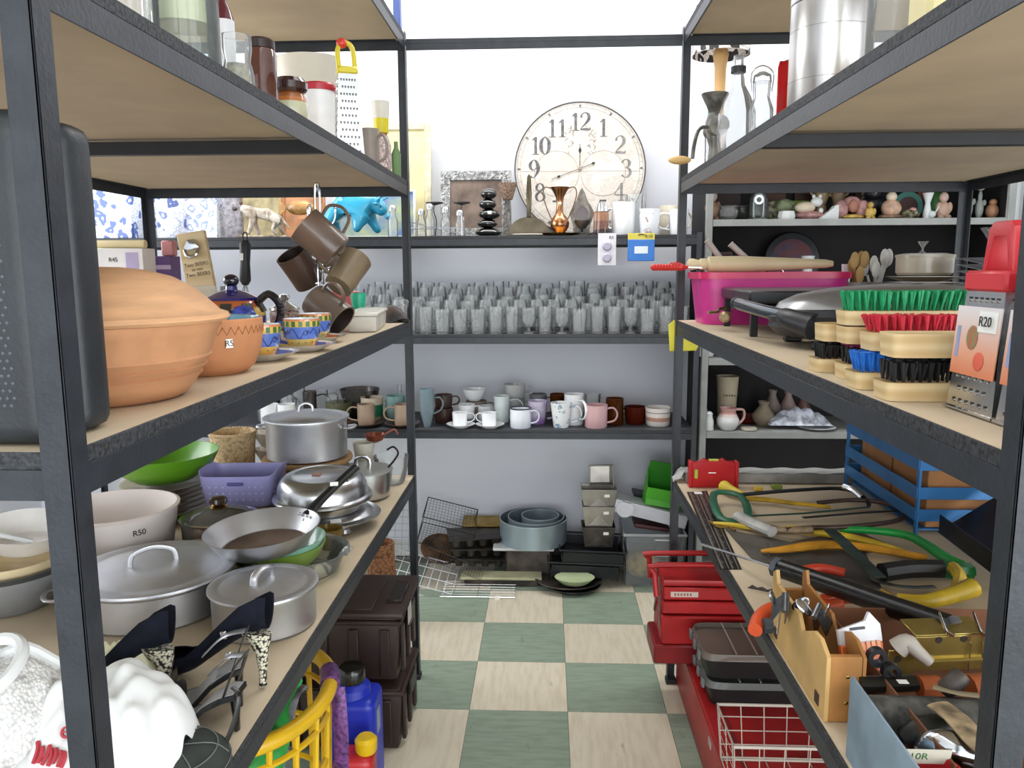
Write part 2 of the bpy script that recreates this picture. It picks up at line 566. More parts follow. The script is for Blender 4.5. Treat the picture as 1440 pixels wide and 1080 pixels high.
def rack(name, label, x0, x1, y0, y1, levels, h, boardm, mid=True, trimm=None):
    """x0 is the aisle side"""
    r = thing(name, label, 'shelving rack', (0, 0, 0))
    s = 1 if x1 > x0 else -1
    for x, sx in ((x0, s), (x1, -s)):
        for y, sy in ((y0, 1), (y1, -1)):
            post(r, x, y, sx, sy, h)
    for z in levels:
        for x, sx in ((x0, s), (x1, -s)):      # long beams: angle with a lip under the board
            b = B().box((x + sx * 0.0036, (y0 + y1) / 2, z + BH / 2), (0.002, y1 - y0 - 0.008, BH), 0.0005)
            b.box((x + sx * 0.014, (y0 + y1) / 2, z + BH - 0.001), (0.020, y1 - y0 - 0.06, 0.002))
            b.ob('side_beam', STEEL, r)
            B().box((x + sx * 0.0042, (y0 + y1) / 2, z + BH + TH / 2), (0.003, y1 - y0 - 0.055, TH), 0.001).ob('board_edging', TRIM, r)
        for y, sy in ((y0, 1), (y1, -1)):
            b = B().box(((x0 + x1) / 2, y + sy * 0.0036, z + BH / 2), (abs(x1 - x0) - 0.01, 0.002, BH), 0.0005)
            b.box(((x0 + x1) / 2, y + sy * 0.012, z + BH - 0.001), (abs(x1 - x0) - 0.06, 0.016, 0.002))
            b.ob('end_beam', STEEL, r)
            B().box(((x0 + x1) / 2, y + sy * 0.0042, z + BH + TH / 2), (abs(x1 - x0) - 0.055, 0.003, TH), 0.001).ob('board_edging', TRIM, r)
        if mid:
            B().box(((x0 + x1) / 2, YM, z + BH / 2 - 0.003), (abs(x1 - x0) - 0.012, 0.022, BH - 0.004), 0.001).ob('cross_bar', STEELD, r)
        B().box(((x0 + x1) / 2, (y0 + y1) / 2, z + BH + TH / 2), (abs(x1 - x0) - 0.013, y1 - y0 - 0.013, TH - 0.0008)).ob('shelf_board', boardm, r)
    return r


rack('shelving_rack', 'black steel rack with tan boards left of the aisle, holding pots and crockery', XL, XLW, YN, YF, list(LV.values()), TOP['T'] + 0.004, MDF)
rack('shelving_rack', 'black steel rack with tan boards right of the aisle, holding tools and brushes', XR, XRW, YN, YF, list(LV.values()), TOP['T'] + 0.004, MDF)
BX0, BX1, BY0, BY1 = -2.05, 0.588, 3.05, 3.45
BL = (0.664, 1.042, 1.420)
BT = tuple(z + 0.0375 for z in BL)


def backrack():
    r = thing('shelving_rack', 'long black steel rack across the back wall under the big clock', 'shelving rack', (0, 0, 0))
    for x, sx in ((BX0, 1), (BX1, -1)):
        for y, sy in ((BY0, 1), (BY1, -1)):
            post(r, x, y, sx, sy, 1.465, 0.022)
    for z in BL:
        for y, sy in ((BY0, 1), (BY1, -1)):
            B().box(((BX0 + BX1) / 2, y + sy * 0.0036, z + 0.0125), (BX1 - BX0 - 0.01, 0.002, 0.025), 0.0005).ob('side_beam', STEEL, r)
            B().box(((BX0 + BX1) / 2, y + sy * 0.0045, z + 0.0312), (BX1 - BX0 - 0.05, 0.004, 0.0122), 0.001).ob('board_edging', STEELD, r)
        for x, sx in ((BX0, 1), (BX1, -1)):
            B().box((x + sx * 0.0036, (BY0 + BY1) / 2, z + 0.0125), (0.002, BY1 - BY0 - 0.01, 0.025)).ob('end_beam', STEEL, r)
        B().box(((BX0 + BX1) / 2, (BY0 + BY1) / 2, z + 0.0312), (BX1 - BX0 - 0.014, BY1 - BY0 - 0.016, 0.0122)).ob('shelf_board', DARKB, r)


backrack()
# steel tie beam over the aisle
tb0 = pyy(600, 55, 2.41).z
b = B().box(((XL + XR) / 2, 2.4125, 1.990), (XR - XL - 0.004, 0.022, 0.014), 0.001)
b.box(((XL + XR) / 2, 2.4035, 1.981), (XR - XL - 0.004, 0.003, 0.032), 0.0006)
single(b, 'tie_beam', STEEL, 'black steel beam spanning the aisle between the tops of the two racks', 'beam')

# ------------------------------------------------------------------ grey cabinet with the ornaments
CX0, CX1, CY0, CY1 = 0.600, 1.735, 3.06, 3.42
CSH = (0.669, 0.958, 1.222, 1.487)
cab = thing('display_cabinet', 'grey steel cabinet with a black back holding ornaments behind the right rack', 'cabinet', (0, 0, 0))
GST = mat('#8f928f', 0.5, var=0.05, vs=15)
GSD = mat('#17171a', 0.8, var=0.05)
for x in (CX0 + 0.0125, CX1 - 0.0125):
    B().box((x, CY0 + 0.010, 0.83), (0.025, 0.020, 1.66), 0.001).ob('upright', GST, cab)
    B().box((x, (CY0 + CY1) / 2 + 0.012, 0.83), (0.004, CY1 - CY0 - 0.026, 1.655)).ob('side_panel', GSD, cab)
B().box(((CX0 + CX1) / 2, CY1 - 0.004, 0.83), (CX1 - CX0 - 0.05, 0.006, 1.64)).ob('back_panel', mat('#1d1a1b', 0.8, var=0.2, vs=2), cab)
B().box(((CX0 + CX1) / 2, (CY0 + CY1) / 2, 1.667), (CX1 - CX0, CY1 - CY0, 0.012), 0.001).ob('top_panel', GST, cab)
for z in CSH + (0.10,):
    s = B().box(((CX0 + CX1) / 2, (CY0 + CY1) / 2, z + 0.022), (CX1 - CX0 - 0.052, CY1 - CY0 - 0.02, 0.006)).ob('shelf', GST, cab)
    B().box(((CX0 + CX1) / 2, CY0 + 0.003, z + 0.0125), (CX1 - CX0 - 0.052, 0.004, 0.025), 0.0008).ob('shelf_lip', GST, s)
CT = tuple(z + 0.025 for z in CSH)
# pale ribbed blind beside the cabinet
vb = thing('vertical_blind', 'pale grey blind of vertical slats hanging right of the grey cabinet', 'blind', (1.79, 3.40, 0))
B().box((0.24, 0.02, 2.45), (0.56, 0.04, 0.05), 0.004).ob('head_rail', mat('#d5d8d6', 0.5), vb)
sl = B().box((0, 0, 1.25), (0.062, 0.003, 2.3)).mesh('slat'); sl.materials.append(mat('#cfd4d1', 0.7, var=0.02))
for k in range(9):
    put('slat', sl, vb, (0.02 + 0.062 * k, 0.02, 0), (0, 0, 0.5))


# ================================================================== MATERIAL SHORTHANDS
CHROME = mat('#c9ccd0', 0.14, 1.0, var=0.0)
SSTEEL = mat('#c8cacc', 0.26, 1.0, var=0.05, vs=12)
ALU = mat('#cfd0d4', 0.42, 1.0, var=0.06, vs=10, bump=0.12, bs=90)
ALUD = mat('#8d8a88', 0.45, 1.0, var=0.10, vs=10)
BLACKP = mat('#17181b', 0.42, var=0.04)
WHITEC = mat('#eef0f2', 0.22, var=0.01, coat=0.5)
CREAM = mat('#dcd2bd', 0.35, var=0.03, coat=0.3)
BRASS = mat('#a88a4c', 0.30, 1.0, var=0.1, vs=20)
COPPER = mat('#ad7a56', 0.22, 1.0, var=0.1, vs=14)
DBROWN = mat('#3b2620', 0.35, var=0.1, coat=0.3)
CLEAR = glassmat('#f6fbfa', 0.28, 0.06)
CLEARW = glassmat('#fdfefe', 0.20, 0.10)
SMOKE = glassmat('#b9b4ae', 0.30, 0.10)
AMBER = glassmat('#8a4c18', 0.25, 0.22)
FROST = mat('#efe6e2', 0.35, var=0.02, sss=0.3)


# ================================================================== MAKERS
def handle_pts(r, h, out=0.55, z0=0.2, z1=0.82, tuck=0.96):
    o = h * out
    return [(r * tuck, 0, h * z1), (r + o * 0.6, 0, h * (z1 + 0.02)), (r + o, 0, h * (z0 + z1) / 2 + h * 0.08), (r + o * 0.75, 0, h * (z0 + 0.1)), (r * tuck, 0, h * z0)]


def mug(label, P, r, h, m, rz=0.0, group=None, base=0.9, cat='mug', name='mug', out=0.5, hm=None, t=0.003, ht=0.0045, rim=None, mid=None, rot=None, handle=True, z0=.2, z1=.82):
    t0 = thing(name, label, cat, P, rz, group, rot)
    pts = [(r * base * 0.93, 0), (r * base, h * 0.05), (r * (mid or (base + 1) / 2), h * 0.5), (r, h)]
    B().lathe(shell(pts, t), 28).ob('cup_body', m, t0)
    if handle: B().tube(handle_pts(r, h, out, z0, z1), ht, 7, smooth=4, flat=0.75).ob('handle', hm or m, t0)
    if rim: B().lathe([(r - t - 0.0003, h - 0.0035), (r + 0.0006, h - 0.0035), (r + 0.0006, h + 0.0006), (r - t - 0.0003, h + 0.0006)], 28, closed=True).ob('rim', rim, t0)
    return t0


def saucer(label, P, r, m, group=None, h=0.016, cat='saucer', name='saucer'):
    pts = [(r * 0.52, 0), (r * 0.58, h * 0.2), (r * 0.85, h * 0.6), (r, h)]
    return single(B().lathe(shell(pts, 0.0025), 32), name, m, label, cat, P, 0, group)


def vessel(name, label, cat, P, pts, m, t=0.003, group=None, seg=32, rz=0, sx=1, sy=1, parent=None, part='body', **k):
    """pts in metres, bottom to rim"""
    b = B().lathe(shell(pts, t), seg, sx=sx, sy=sy, **k)
    if parent is not None: return b.ob(part, m, parent)
    return single(b, name, m, label, cat, P, rz, group)


def solid(pts): return [(0, pts[0][1])] + list(pts) + [(0, pts[-1][1])]


# ================================================================== BACK RACK, TOP SHELF
Z3 = BT[2] + 0.0002


def at(px, y, z): return coly(px, y, z)


# --- the clock
cc = Vector(((-0.14 + 0.416) / 2, 3.395, 1.742))
CR = 0.2775
tilt = math.radians(-4)
ck = thing('wall_clock', 'large round cream clock with dark numerals leaning on the wall', 'clock', (cc.x, cc.y + 0.02, Z3), rot=(tilt, 0, 0))
cz = cc.z - Z3 + 0.008


def facemat():
    def f(nt, N, L, b):
        tc = N.new('ShaderNodeTexCoord')
        n = N.new('ShaderNodeTexNoise'); n.inputs['Scale'].default_value = 9; n.inputs['Detail'].default_value = 8; n.inputs['Roughness'].default_value = 0.7
        L.new(tc.outputs['Object'], n.inputs[0])
        r = N.new('ShaderNodeValToRGB'); e = r.color_ramp.elements
        e[0].position = 0.33; e[0].color = hexl('#c4bbb0'); e[1].position = 0.62; e[1].color = hexl('#e0d9cf')
        k = e.new(0.46); k.color = hexl('#d8cec4'); k = e.new(0.49); k.color = hexl('#c6bcb1'); k = e.new(0.51); k.color = hexl('#dbd2c8')
        L.new(n.outputs[0], r.inputs[0]); L.new(r.outputs[0], b.inputs['Base Color']); b.inputs['Roughness'].default_value = 0.5
    return nodemat(f, 'map_print')


mY = Matrix.Rotation(PI / 2, 4, 'X')         # lathe axis +z -> -y
mC = Matrix.Translation((0, 0, cz)) @ mY
B().lathe([(0, -0.012), (CR - 0.004, -0.012), (CR - 0.004, 0), (0, 0)], 72, m=mC).ob('clock_face', facemat(), ck)
B().lathe([(CR - 0.005, -0.013), (CR, -0.013), (CR, 0.003), (CR - 0.005, 0.003)], 72, m=mC, closed=True).ob('rim', mat('#454343', 0.4, 0.0), ck)
GR = mat('#646367', 0.6, var=0.25, vs=60)
GL = mat('#8a8888', 0.6, var=0.2, vs=60)
b = B()
for rr in (CR * 0.905, CR * 0.955):
    b.lathe([(rr, 0.0002), (rr + 0.0012, 0.0002), (rr + 0.0012, 0.0008), (rr, 0.0008)], 96, m=mC, closed=True)
for k in range(60):
    a = 2 * PI * k / 60
    b.box((0, 0, 0), (0.0010, 0.0006, CR * 0.05), m=Matrix.Translation((0, -0.0005, cz)) @ Matrix.Rotation(a, 4, 'Y') @ Matrix.Translation((0, 0, CR * 0.93)))
b.ob('minute_track', GL, ck)
b = B()
for k in range(12):
    a = 2 * PI * k / 12
    b.prism([(0, 0), (0.006, 0.014), (-0.006, 0.014)], 0.0006, m=Matrix.Translation((0, -0.0014, cz)) @ Matrix.Rotation(a, 4, 'Y') @ Matrix.Translation((0, 0, CR * 0.895)))
b.ob('hour_mark', GR, ck)
# serif numerals drawn as pen strokes: (x, z, half width)
DG = {
    '1': [[(-.17, .30, .02), (-.10, .34, .035), (0, .46, .03)], [(.03, .48, .075), (.03, -.46, .075)], [(-.17, -.48, .02), (.23, -.48, .02)]],
    '2': [[(-.22, .22, .07), (-.20, .36, .04), (-.06, .48, .02), (.10, .46, .05), (.22, .30, .09), (.18, .08, .08), (0, -.14, .05), (-.16, -.30, .03), (-.26, -.44, .03)], [(-.26, -.44, .04), (0, -.42, .07), (.26, -.44, .05), (.28, -.32, .02)]],
    '3': [[(-.22, .30, .06), (-.14, .44, .03), (.04, .48, .03), (.18, .32, .09), (.14, .12, .06), (-.04, .03, .015)], [(-.04, .03, .015), (.16, -.04, .06), (.24, -.24, .09), (.10, -.46, .04), (-.08, -.50, .02), (-.24, -.38, .06)]],
    '4': [[(.10, .48, .03), (-.30, -.16, .02)], [(-.30, -.18, .025), (.32, -.18, .025)], [(.10, .48, .07), (.10, -.48, .07)], [(-.06, -.48, .02), (.26, -.48, .02)]],
    '5': [[(-.16, .46, .05), (.20, .46, .05)], [(-.16, .46, .03), (-.18, .06, .03)], [(-.18, .06, .02), (.02, .12, .03), (.22, -.10, .09), (.14, -.38, .07), (-.06, -.50, .02), (-.24, -.38, .06)]],
    '6': [[(.18, .40, .05), (.02, .48, .02), (-.20, .18, .08), (-.24, -.14, .10), (-.12, -.42, .06), (.02, -.50, .02), (.20, -.30, .08), (.20, -.10, .08), (.04, .06, .02), (-.18, -.08, .03)]],
    '7': [[(-.24, .44, .05), (.24, .44, .05)], [(.24, .44, .03), (.04, 0, .05), (-.02, -.48, .09)]],
    '8': [[(.02, .02, .02), (-.18, .16, .06), (-.18, .36, .06), (0, .49, .02), (.17, .36, .06), (.15, .18, .05), (-.06, .00, .06), (-.22, -.20, .08), (-.16, -.42, .05), (0, -.50, .02), (.22, -.36, .07), (.22, -.16, .07), (.02, .02, .02)]],
    '9': [[(-.18, -.40, .05), (-.02, -.48, .02), (.20, -.18, .08), (.24, .14, .10), (.12, .42, .06), (-.02, .50, .02), (-.20, .30, .08), (-.20, .10, .08), (-.04, -.06, .02), (.18, .08, .03)]],
    '0': [[(0, .49, .02), (-.20, .26, .09), (-.22, 0, .10), (-.20, -.26, .09), (0, -.49, .02), (.20, -.26, .09), (.22, 0, .10), (.20, .26, .09), (0, .49, .02)]],
}


def numeral(s, h, loc, parent, m):
    b = B()
    n = len(s); adv = h * 0.56
    for i, ch in enumerate(s):
        ox = (i - (n - 1) / 2) * adv
        for st in DG[ch]:
            P = [Vector(q) for q in st]
            if len(P) > 2: P = spline(P, 5)
            for j in range(len(P) - 1):
                p, q = P[j], P[j + 1]
                d = Vector((q.x - p.x, q.y - p.y)); d = d.normalized() if d.length > 0 else Vector((0, 1))
                nn = Vector((-d.y, d.x))
                vs = []
                for a, sg in ((p, 1), (q, 1), (q, -1), (p, -1)):
                    vs.append((ox + (a.x + nn.x * a.z * sg) * h, (a.y + nn.y * a.z * sg) * h))
                b.prism(vs, 0.0005, c0=-0.0005)
    return b.ob('numeral', m, parent, loc)


for k in range(1, 13):
    a = 2 * PI * k / 12
    rr = CR * 0.70
    numeral(str(k), CR * 0.27, (math.sin(a) * rr, -0.0006, cz + math.cos(a) * rr), ck, GR if k not in (2, 3, 4) else GL)
# map outlines, crest and hands
b = B()
for sx in (-1, 1):
    b.tube([(sx * (0.098 + 0.094 * math.cos(t)), -0.0007, cz - 0.02 + 0.094 * math.sin(t)) for t in [2 * PI * q / 40 for q in range(40)]], 0.0007, 4, closed=True)
b.tube([(-CR * 0.9, -0.0007, cz - 0.01), (CR * 0.9, -0.0007, cz - 0.012)], 0.0005, 4)
b.ob('map_outline', mat('#a89e92', 0.7), ck)
b = B().prism([(-.022, .03), (.022, .03), (.020, -.02), (0, -.042), (-.020, -.02)], 0.0006, m=Matrix.Translation((0, -0.0012, cz + 0.095)))
b.ob('crest', mat('#ece3d2', 0.6), ck)
b = B()
rnd = random.Random(3)
for q in range(46):
    sx = rnd.choice((-1, 1)); t = rnd.random()
    x = sx * (0.028 + 0.034 * rnd.random()); z = 0.055 + 0.095 * t + (0.02 if abs(x) < .04 else 0)
    b.tube([(x, -0.001, cz + z), (x + rnd.uniform(-.008, .008), -0.001, cz + z + 0.007), (x + rnd.uniform(-.012, .012), -0.001, cz + z + 0.010)], 0.0009, 4)
b.ob('crest_scroll', mat('#a79d91', 0.7), ck)
HB = mat('#33302f', 0.4)
b = B().box((0, -0.003, cz + 0.045), (0.0022, 0.001, 0.115)); b.prism([(0, -.016), (.007, 0), (0, .016), (-.007, 0)], 0.001, m=Matrix.Translation((0, -0.0035, cz + 0.075)))
b.ob('hour_hand', HB, ck)
hm_ = Matrix.Translation((0, -0.005, cz)) @ Matrix.Rotation(math.radians(-110.5), 4, 'Y')
b = B().box((0, 0, 0.033), (0.002, 0.001, 0.19), m=hm_)
for zz in (0.095, -0.060): b.prism([(0, -.010), (.006, 0), (0, .010), (-.006, 0)], 0.001, m=hm_ @ Matrix.Translation((0, -0.0005, zz)))
b.ob('minute_hand', HB, ck)
B().lathe(solid([(0.006, 0.003), (0.006, 0.007)]), 16, m=mC).ob('centre_cap', mat('#b08b86', 0.4), ck)


def leaning(name, label, cat, px0, px1, pytop, Y, z, th=0.02, lean=-6):
    a = at(px0, Y, z); c = at(px1, Y, z)
    wd = c.x - a.x; h = pyy((px0 + px1) / 2, pytop, Y + 0.02).z - z
    t = thing(name, label, cat, ((a.x + c.x) / 2, Y, z + 0.002), rot=(math.radians(lean), 0, 0))
    return t, wd, h


def framed(name, label, cat, px0, px1, pytop, Y, z, fw, fm, pm, lean=-6, bumpy=0):
    t, wd, h = leaning(name, label, cat, px0, px1, pytop, Y, z, lean=lean)
    b = B()
    for x, zz, sx, sz in ((-wd / 2 + fw / 2, h / 2, fw, h), (wd / 2 - fw / 2, h / 2, fw, h), (0, fw / 2, wd - 2 * fw, fw), (0, h - fw / 2, wd - 2 * fw, fw)):
        b.box((x, 0, zz), (sx, 0.018, sz), 0.003)
    b.ob('frame', fm, t)
    B().box((0, 0.003, h / 2), (wd - 2 * fw + .004, 0.006, h - 2 * fw + .004)).ob('picture_panel', pm, t)
    if bumpy:
        b = B(); rn = random.Random(5)
        for q in range(bumpy):
            side = rn.random()
            u = rn.uniform(-0.46, 0.46); o = rn.uniform(0.15, 0.85) * fw
            if side < .25: x, zz = -wd / 2 + o, h / 2 + u * h
            elif side < .5: x, zz = wd / 2 - o, h / 2 + u * h
            elif side < .75: x, zz = u * wd, h - o
            else: x, zz = u * wd, o
            b.ball((x, -0.009, zz), (0.0045, 0.004, 0.0045), u=6, v=4)
        b.ob('carving', fm, t)
    return t


framed('framed_picture', 'tall cream and gold picture frame leaning on the wall behind the left rack post', 'picture', 505, 607, 172, 3.40, Z3, 0.028,
       mat('#d9d0b0', 0.4, var=0.08, vs=40, bump=0.3), mat('#dccf9f', 0.7, var=0.05))
framed('carved_mirror', 'square silver carved frame with a brown mirror left of the clock', 'picture', 620, 719, 240, 3.33, Z3, 0.040,
       mat('#a5a5a4', 0.35, 0.6, var=0.25, vs=70, bump=0.8, bs=90), mat('#7d6c62', 0.35, 0.3, var=0.2, vs=12), -7, 260)

# --- black stacked pebbles
P = at(687, 3.16, Z3)
t = thing('pebble_sculpture', 'black glossy sculpture of five stacked pebbles in front of the silver frame', 'sculpture', P, 0.1)
z = 0
BG = mat('#08080b', 0.06, var=0.0, coat=1.0)
for r, h, dx in ((0.054, 0.034, 0), (0.042, 0.034, -.004), (0.044, 0.040, .004), (0.036, 0.040, -.002), (0.033, 0.040, .002)):
    B().ball((dx, 0, z + h / 2), (r, r * 0.8, h / 2 * 1.06)).ob('pebble', BG, t)
    z += h * 0.98
sticker(t, (0.004, -0.036, 0.092), (PI / 2, 0, 0), 0.016, 0.011, '')

# --- cruets and candle cups
for px, lab in ((612, 'left'), (650, 'right')):
    P = at(px, 3.15, Z3)
    t = thing('candle_stand', 'thin dark metal candle stand with a saucer top, %s one beside the black pebbles' % ('farther' if lab == 'left' else 'nearer'), 'candle holder', P)
    B().lathe(solid([(0.020, 0), (0.020, 0.004)]), 20).ob('base', HB, t)
    B().tube([(0, 0, 0.004), (0.006, 0, 0.06), (-0.004, 0, 0.1), (0, 0, 0.126)], 0.0024, 6, smooth=4).ob('stem', HB, t)
    B().lathe(solid([(0.003, 0.122), (0.034, 0.130), (0.034, 0.134)]), 24).ob('drip_plate', HB, t)
for px, hh, rr, lab in ((593, .085, .019, 'leftmost, beside the left rack post'), (605, .105, .019, 'second from the left rack post'), (627, .092, .020, 'third from the left rack post'), (647, .080, .020, 'nearest the black pebbles'), (553, .10, .02, 'seen left of the left rack post'), (572, .085, .018, 'half hidden by the left rack post')):
    P = at(px, 3.09, Z3)
    t = thing('glass_cruet', 'small clear glass cruet with a metal cap, ' + lab, 'cruet', P, 0, 'cruets on the top shelf')
    vessel('', '', '', P, [(rr, 0), (rr, hh * .6), (rr * .6, hh * .8), (rr * .6, hh)], CLEARW, 0.0025, seg=16, parent=t)
    B().lathe(solid([(rr * .72, hh - .002), (rr * .72, hh + .012), (rr * .5, hh + .018)]), 16).ob('cap', SSTEEL, t)
P = at(606, 3.125, Z3)
t = thing('cruet_rack', 'thin chrome wire cruet rack with crossed side wires', 'rack', (P.x, P.y, Z3))
b = B()
for y in (-0.063, 0.0):
    b.tube([(-0.09, y, 0.03), (0.13, y, 0.03)], 0.0015, 6)
    b.tube([(-0.09, y, 0.06), (0.13, y, 0.005)], 0.0015, 6)
    b.tube([(-0.09, y, 0.0015), (-0.09, y, 0.075)], 0.0015, 6); b.tube([(0.13, y, 0.0015), (0.13, y, 0.075)], 0.0015, 6)
b.tube([(-0.09, -0.063, 0.075), (-0.09, 0, 0.075)], 0.0015, 6); b.tube([(0.13, -0.063, 0.075), (0.13, 0, 0.075)], 0.0015, 6)
b.ob('wire_frame', CHROME, t)

# --- woven torch shaped holder
P = at(714, 3.25, Z3)
t = thing('fire_basket_holder', 'brown woven cone basket on a grey ribbed stand between the frame and the clock', 'basket', P)
B().prism([(-0.022, 0), (0.014, 0), (0.010, 0.15), (-0.012, 0.15)], 0.02).ob('stand', mat('#77736e', 0.6, var=0.3, vs=80), t)
vessel('', '', '', P, [(0.020, 0.15), (0.030, 0.18), (0.040, 0.215)], weavemat('#a58a76', '#6d5242', 120), 0.004, seg=18, parent=t, part='basket')

# --- brass crumb pan with upright handle
P = at(744, 3.12, Z3)
t = thing('crumb_pan', 'old brass half round crumb pan with a tall flat handle below the nine', 'pan', P, 0)
ag = [PI * k / 16 for k in range(17)]
OB = mat('#5a5142', 0.4, 0.8, var=0.2, vs=12)
B().prism([(0.082 * math.cos(a), 0.004 + 0.070 * math.sin(a)) for a in ag] + [(-0.07, 0.004), (0, 0.03), (0.07, 0.004)][:0], 0.004).ob('plate', OB, t)
B().prism([(-0.008, 0.07), (0.008, 0.07), (0.011, 0.16), (0.007, 0.225), (0, 0.236), (-0.007, 0.225), (-0.011, 0.16)], 0.005, bev=0.001).ob('handle', OB, t)
B().box((0, -0.02, 0.003), (0.16, 0.04, 0.006), 0.002).ob('base', OB, t)

# --- copper vase
P = at(787, 3.10, Z3 + 0.010)
t = thing('copper_vase', 'copper amphora vase with two tall looped handles in front of the clock', 'vase', P)
vessel('', '', '', P, [(.020, 0), (.024, .006), (.035, .022), (.037, .040), (.028, .058), (.014, .075), (.0125, .11), (.016, .135), (.028, .158), (.038, .172)], COPPER, .002, parent=t)
for s in (-1, 1):
    B().tube([(s * .030, 0, .167), (s * .056, 0, .172), (s * .064, 0, .145), (s * .050, 0, .095), (s * .030, 0, .050)], 0.0022, 6, smooth=5).ob('handle', mat('#6d5238', .35, .8), t)
sticker(t, (0, -.0150, .112), (PI / 2, 0, 0), .012, .009, '')
single(B().lathe(shell([(.035, 0), (.060, .003), (.072, .009)], .002), 32, sx=1.15), 'brass_dish', BRASS, 'shallow oval brass dish under the copper vase', 'dish', at(787, 3.105, Z3))
single(B().box((0, 0, .004), (.12, .03, .008), .003), 'metal_tray', mat('#8a857c', .35, .9), 'flat dull metal tray lying in front of the crumb pan', 'tray', at(742, 3.075, Z3))

# --- ornate sconce
P = at(818, 3.20, Z3)
t = thing('candle_sconce', 'ornate pewter candle sconce with a dark round cup before the number seven', 'candle holder', P)
PW = mat('#77716a', .4, .7, var=.2, vs=40, bump=.6, bs=80)
B().prism([(-.03, 0), (.03, 0), (.034, .05), (.05, .09), (.036, .12), (.02, .14), (.012, .17), (0, .19), (-.012, .17), (-.02, .14), (-.036, .12), (-.05, .09), (-.034, .05)], .008, bev=.002).ob('backplate', PW, t)
B().lathe([(.026, 0), (.034, 0), (.034, .008), (.026, .008)], 28, m=Matrix.Translation((0, 0, .09)) @ mY, closed=True).ob('ring', PW, t)
B().lathe(solid([(.027, -.002), (.027, .003)]), 24, m=Matrix.Translation((0, 0, .09)) @ mY).ob('mirror', mat('#4a4140', .2, .4), t)
vessel('', '', '', P, [(.012, .028), (.03, .05), (.033, .06)], PW, .002, parent=t, part='cup', c=(0, -.04, 0))
B().tube([(0, 0, .04), (0, -.02, .02), (0, -.04, .03)], .004, 6, smooth=3).ob('arm', PW, t)

# --- ribbed brown glass with metal top
P = at(845, 3.10, Z3)
t = thing('table_lighter', 'ribbed brown glass table lighter with a slanted metal top', 'lighter', P)
B().lathe(solid([(.026, 0), (.0275, .01), (.0275, .08), (.024, .09)]), 40, flute=14, fa=.05).ob('body', bandmat([(0, '#3a2620'), (.25, '#7a5546'), (.6, '#9a7058'), (.95, '#6d4d3e')], .2), t)
B().lathe(solid([(.016, .088), (.016, .104), (.012, .122)]), 20, flute=10, fa=.06).ob('metal_top', SSTEEL, t)
B().box((.016, 0, .10), (.016, .012, .02), .002).ob('lever', SSTEEL, t)

# --- mugs and glass at the right end
mug('tall white mug with an embossed leaf at the right of the clock', at(876, 3.12, Z3), .045, .125, WHITEC, 2.2, base=1.0, ht=.006)
mug('white mug printed with a small bird and flowers', at(913, 3.10, Z3), .040, .098, spotmat('#e6e9ee', '#a78a8a', 30, .22, .27, ring=False), 0.1, out=.4)
mug('cream mug standing behind the bird mug near the right rack post', at(941, 3.18, Z3), .042, .115, CREAM, 0.4)
mug('plain white mug hard by the right rack post', at(954, 3.09, Z3), .036, .095, WHITEC, 3.0)
vessel('crystal_glass', 'cut crystal tumbler standing behind the tall white mug', 'glass', at(893, 3.24, Z3), [(.03, 0), (.036, .05), (.042, .165)], CLEARW, .003, flute=12, fa=.03, seg=36)


# --- blister packs hanging from the front edge
def pack(name, label, px0, px1, py0, py1, parts):
    Y = 3.044
    a = pyy(px0, py0, Y); c = pyy(px1, py1, Y)
    t = thing(name, label, 'hanging pack', ((a.x + c.x) / 2, Y, c.z))
    return t, c.x - a.x, a.z - c.z


t, wd, h = pack('blister_pack', 'white hanging card with two round plugs below the tall white mug', 841, 866, 328, 373, 0)
B().box((0, 0, h / 2), (wd, .0015, h), .0005).ob('card', mat('#e3e0e6', .4), t)
for zz in (.24, .60):
    B().lathe(solid([(.018, 0), (.018, .008), (.013, .012)]), 20, m=Matrix.Translation((0, -.001, h * zz)) @ mY).ob('plug', mat('#a6a3b5', .3), t)
text('R5', .016, t, (.016, -.0012, h * .86), (PI / 2, 0, 0))
t, wd, h = pack('tool_pack', 'blue and yellow hanging pack marked R10 on the top shelf edge', 883, 920, 328, 367, 0)
B().box((0, 0, h * .39), (wd, .006, h * .78), .002).ob('blue_panel', mat('#1d6fc4', .3), t)
B().box((0, 0, h * .88), (wd, .003, h * .24), .0008).ob('yellow_header', mat('#d9c94a', .4), t)
B().box((0, -.0034, h * .40), (wd * .5, .0008, h * .26)).ob('label_patch', mat('#dfe7ee', .4), t)
text('R10', .018, t, (wd * .28, -.0022, h * .88), (PI / 2, 0, 0))
B().tube([(-.012, -.002, h * .93), (0, -.002, h * .96), (.012, -.002, h * .93)], .002, 5).ob('hanger_slot', BLACKP, t)

# --- boxes, tiles and figures left of the left rack post
t = thing('storage_box', 'white storage box printed with large blue flowers, leftmost on the top shelf', 'box', at(172, 3.22, Z3), 0.0)
B().box((0, 0, .10), (.20, .20, .20), .004).ob('body', spotmat('#e8edf4', '#4a64a8', 24, .20, .46, ink2='#7f95c8'), t)
B().box((0, 0, .207), (.206, .206, .012), .004).ob('lid', mat('#eef1f5', .4), t)
t = thing('canister', 'white canister with dark blue flower sprigs right of the blue flowered box', 'canister', at(245, 3.20, Z3), 0.0)
B().lathe(solid([(.058, 0), (.06, .005), (.06, .16), (.055, .17)]), 36).ob('body', spotmat('#e4e8f2', '#5a68a0', 20, .12, .30), t)
B().lathe(solid([(.056, .17), (.058, .182), (.02, .19)]), 36).ob('lid', WHITEC, t)
t = thing('storage_box', 'pale box with a fine light blue lattice print behind the bottle opener board', 'box', at(291, 3.25, Z3), 0.0)
B().box((0, 0, .10), (.145, .12, .20), .003).ob('body', spotmat('#e6eaf4', '#93a3cf', 26, .30, .40), t)
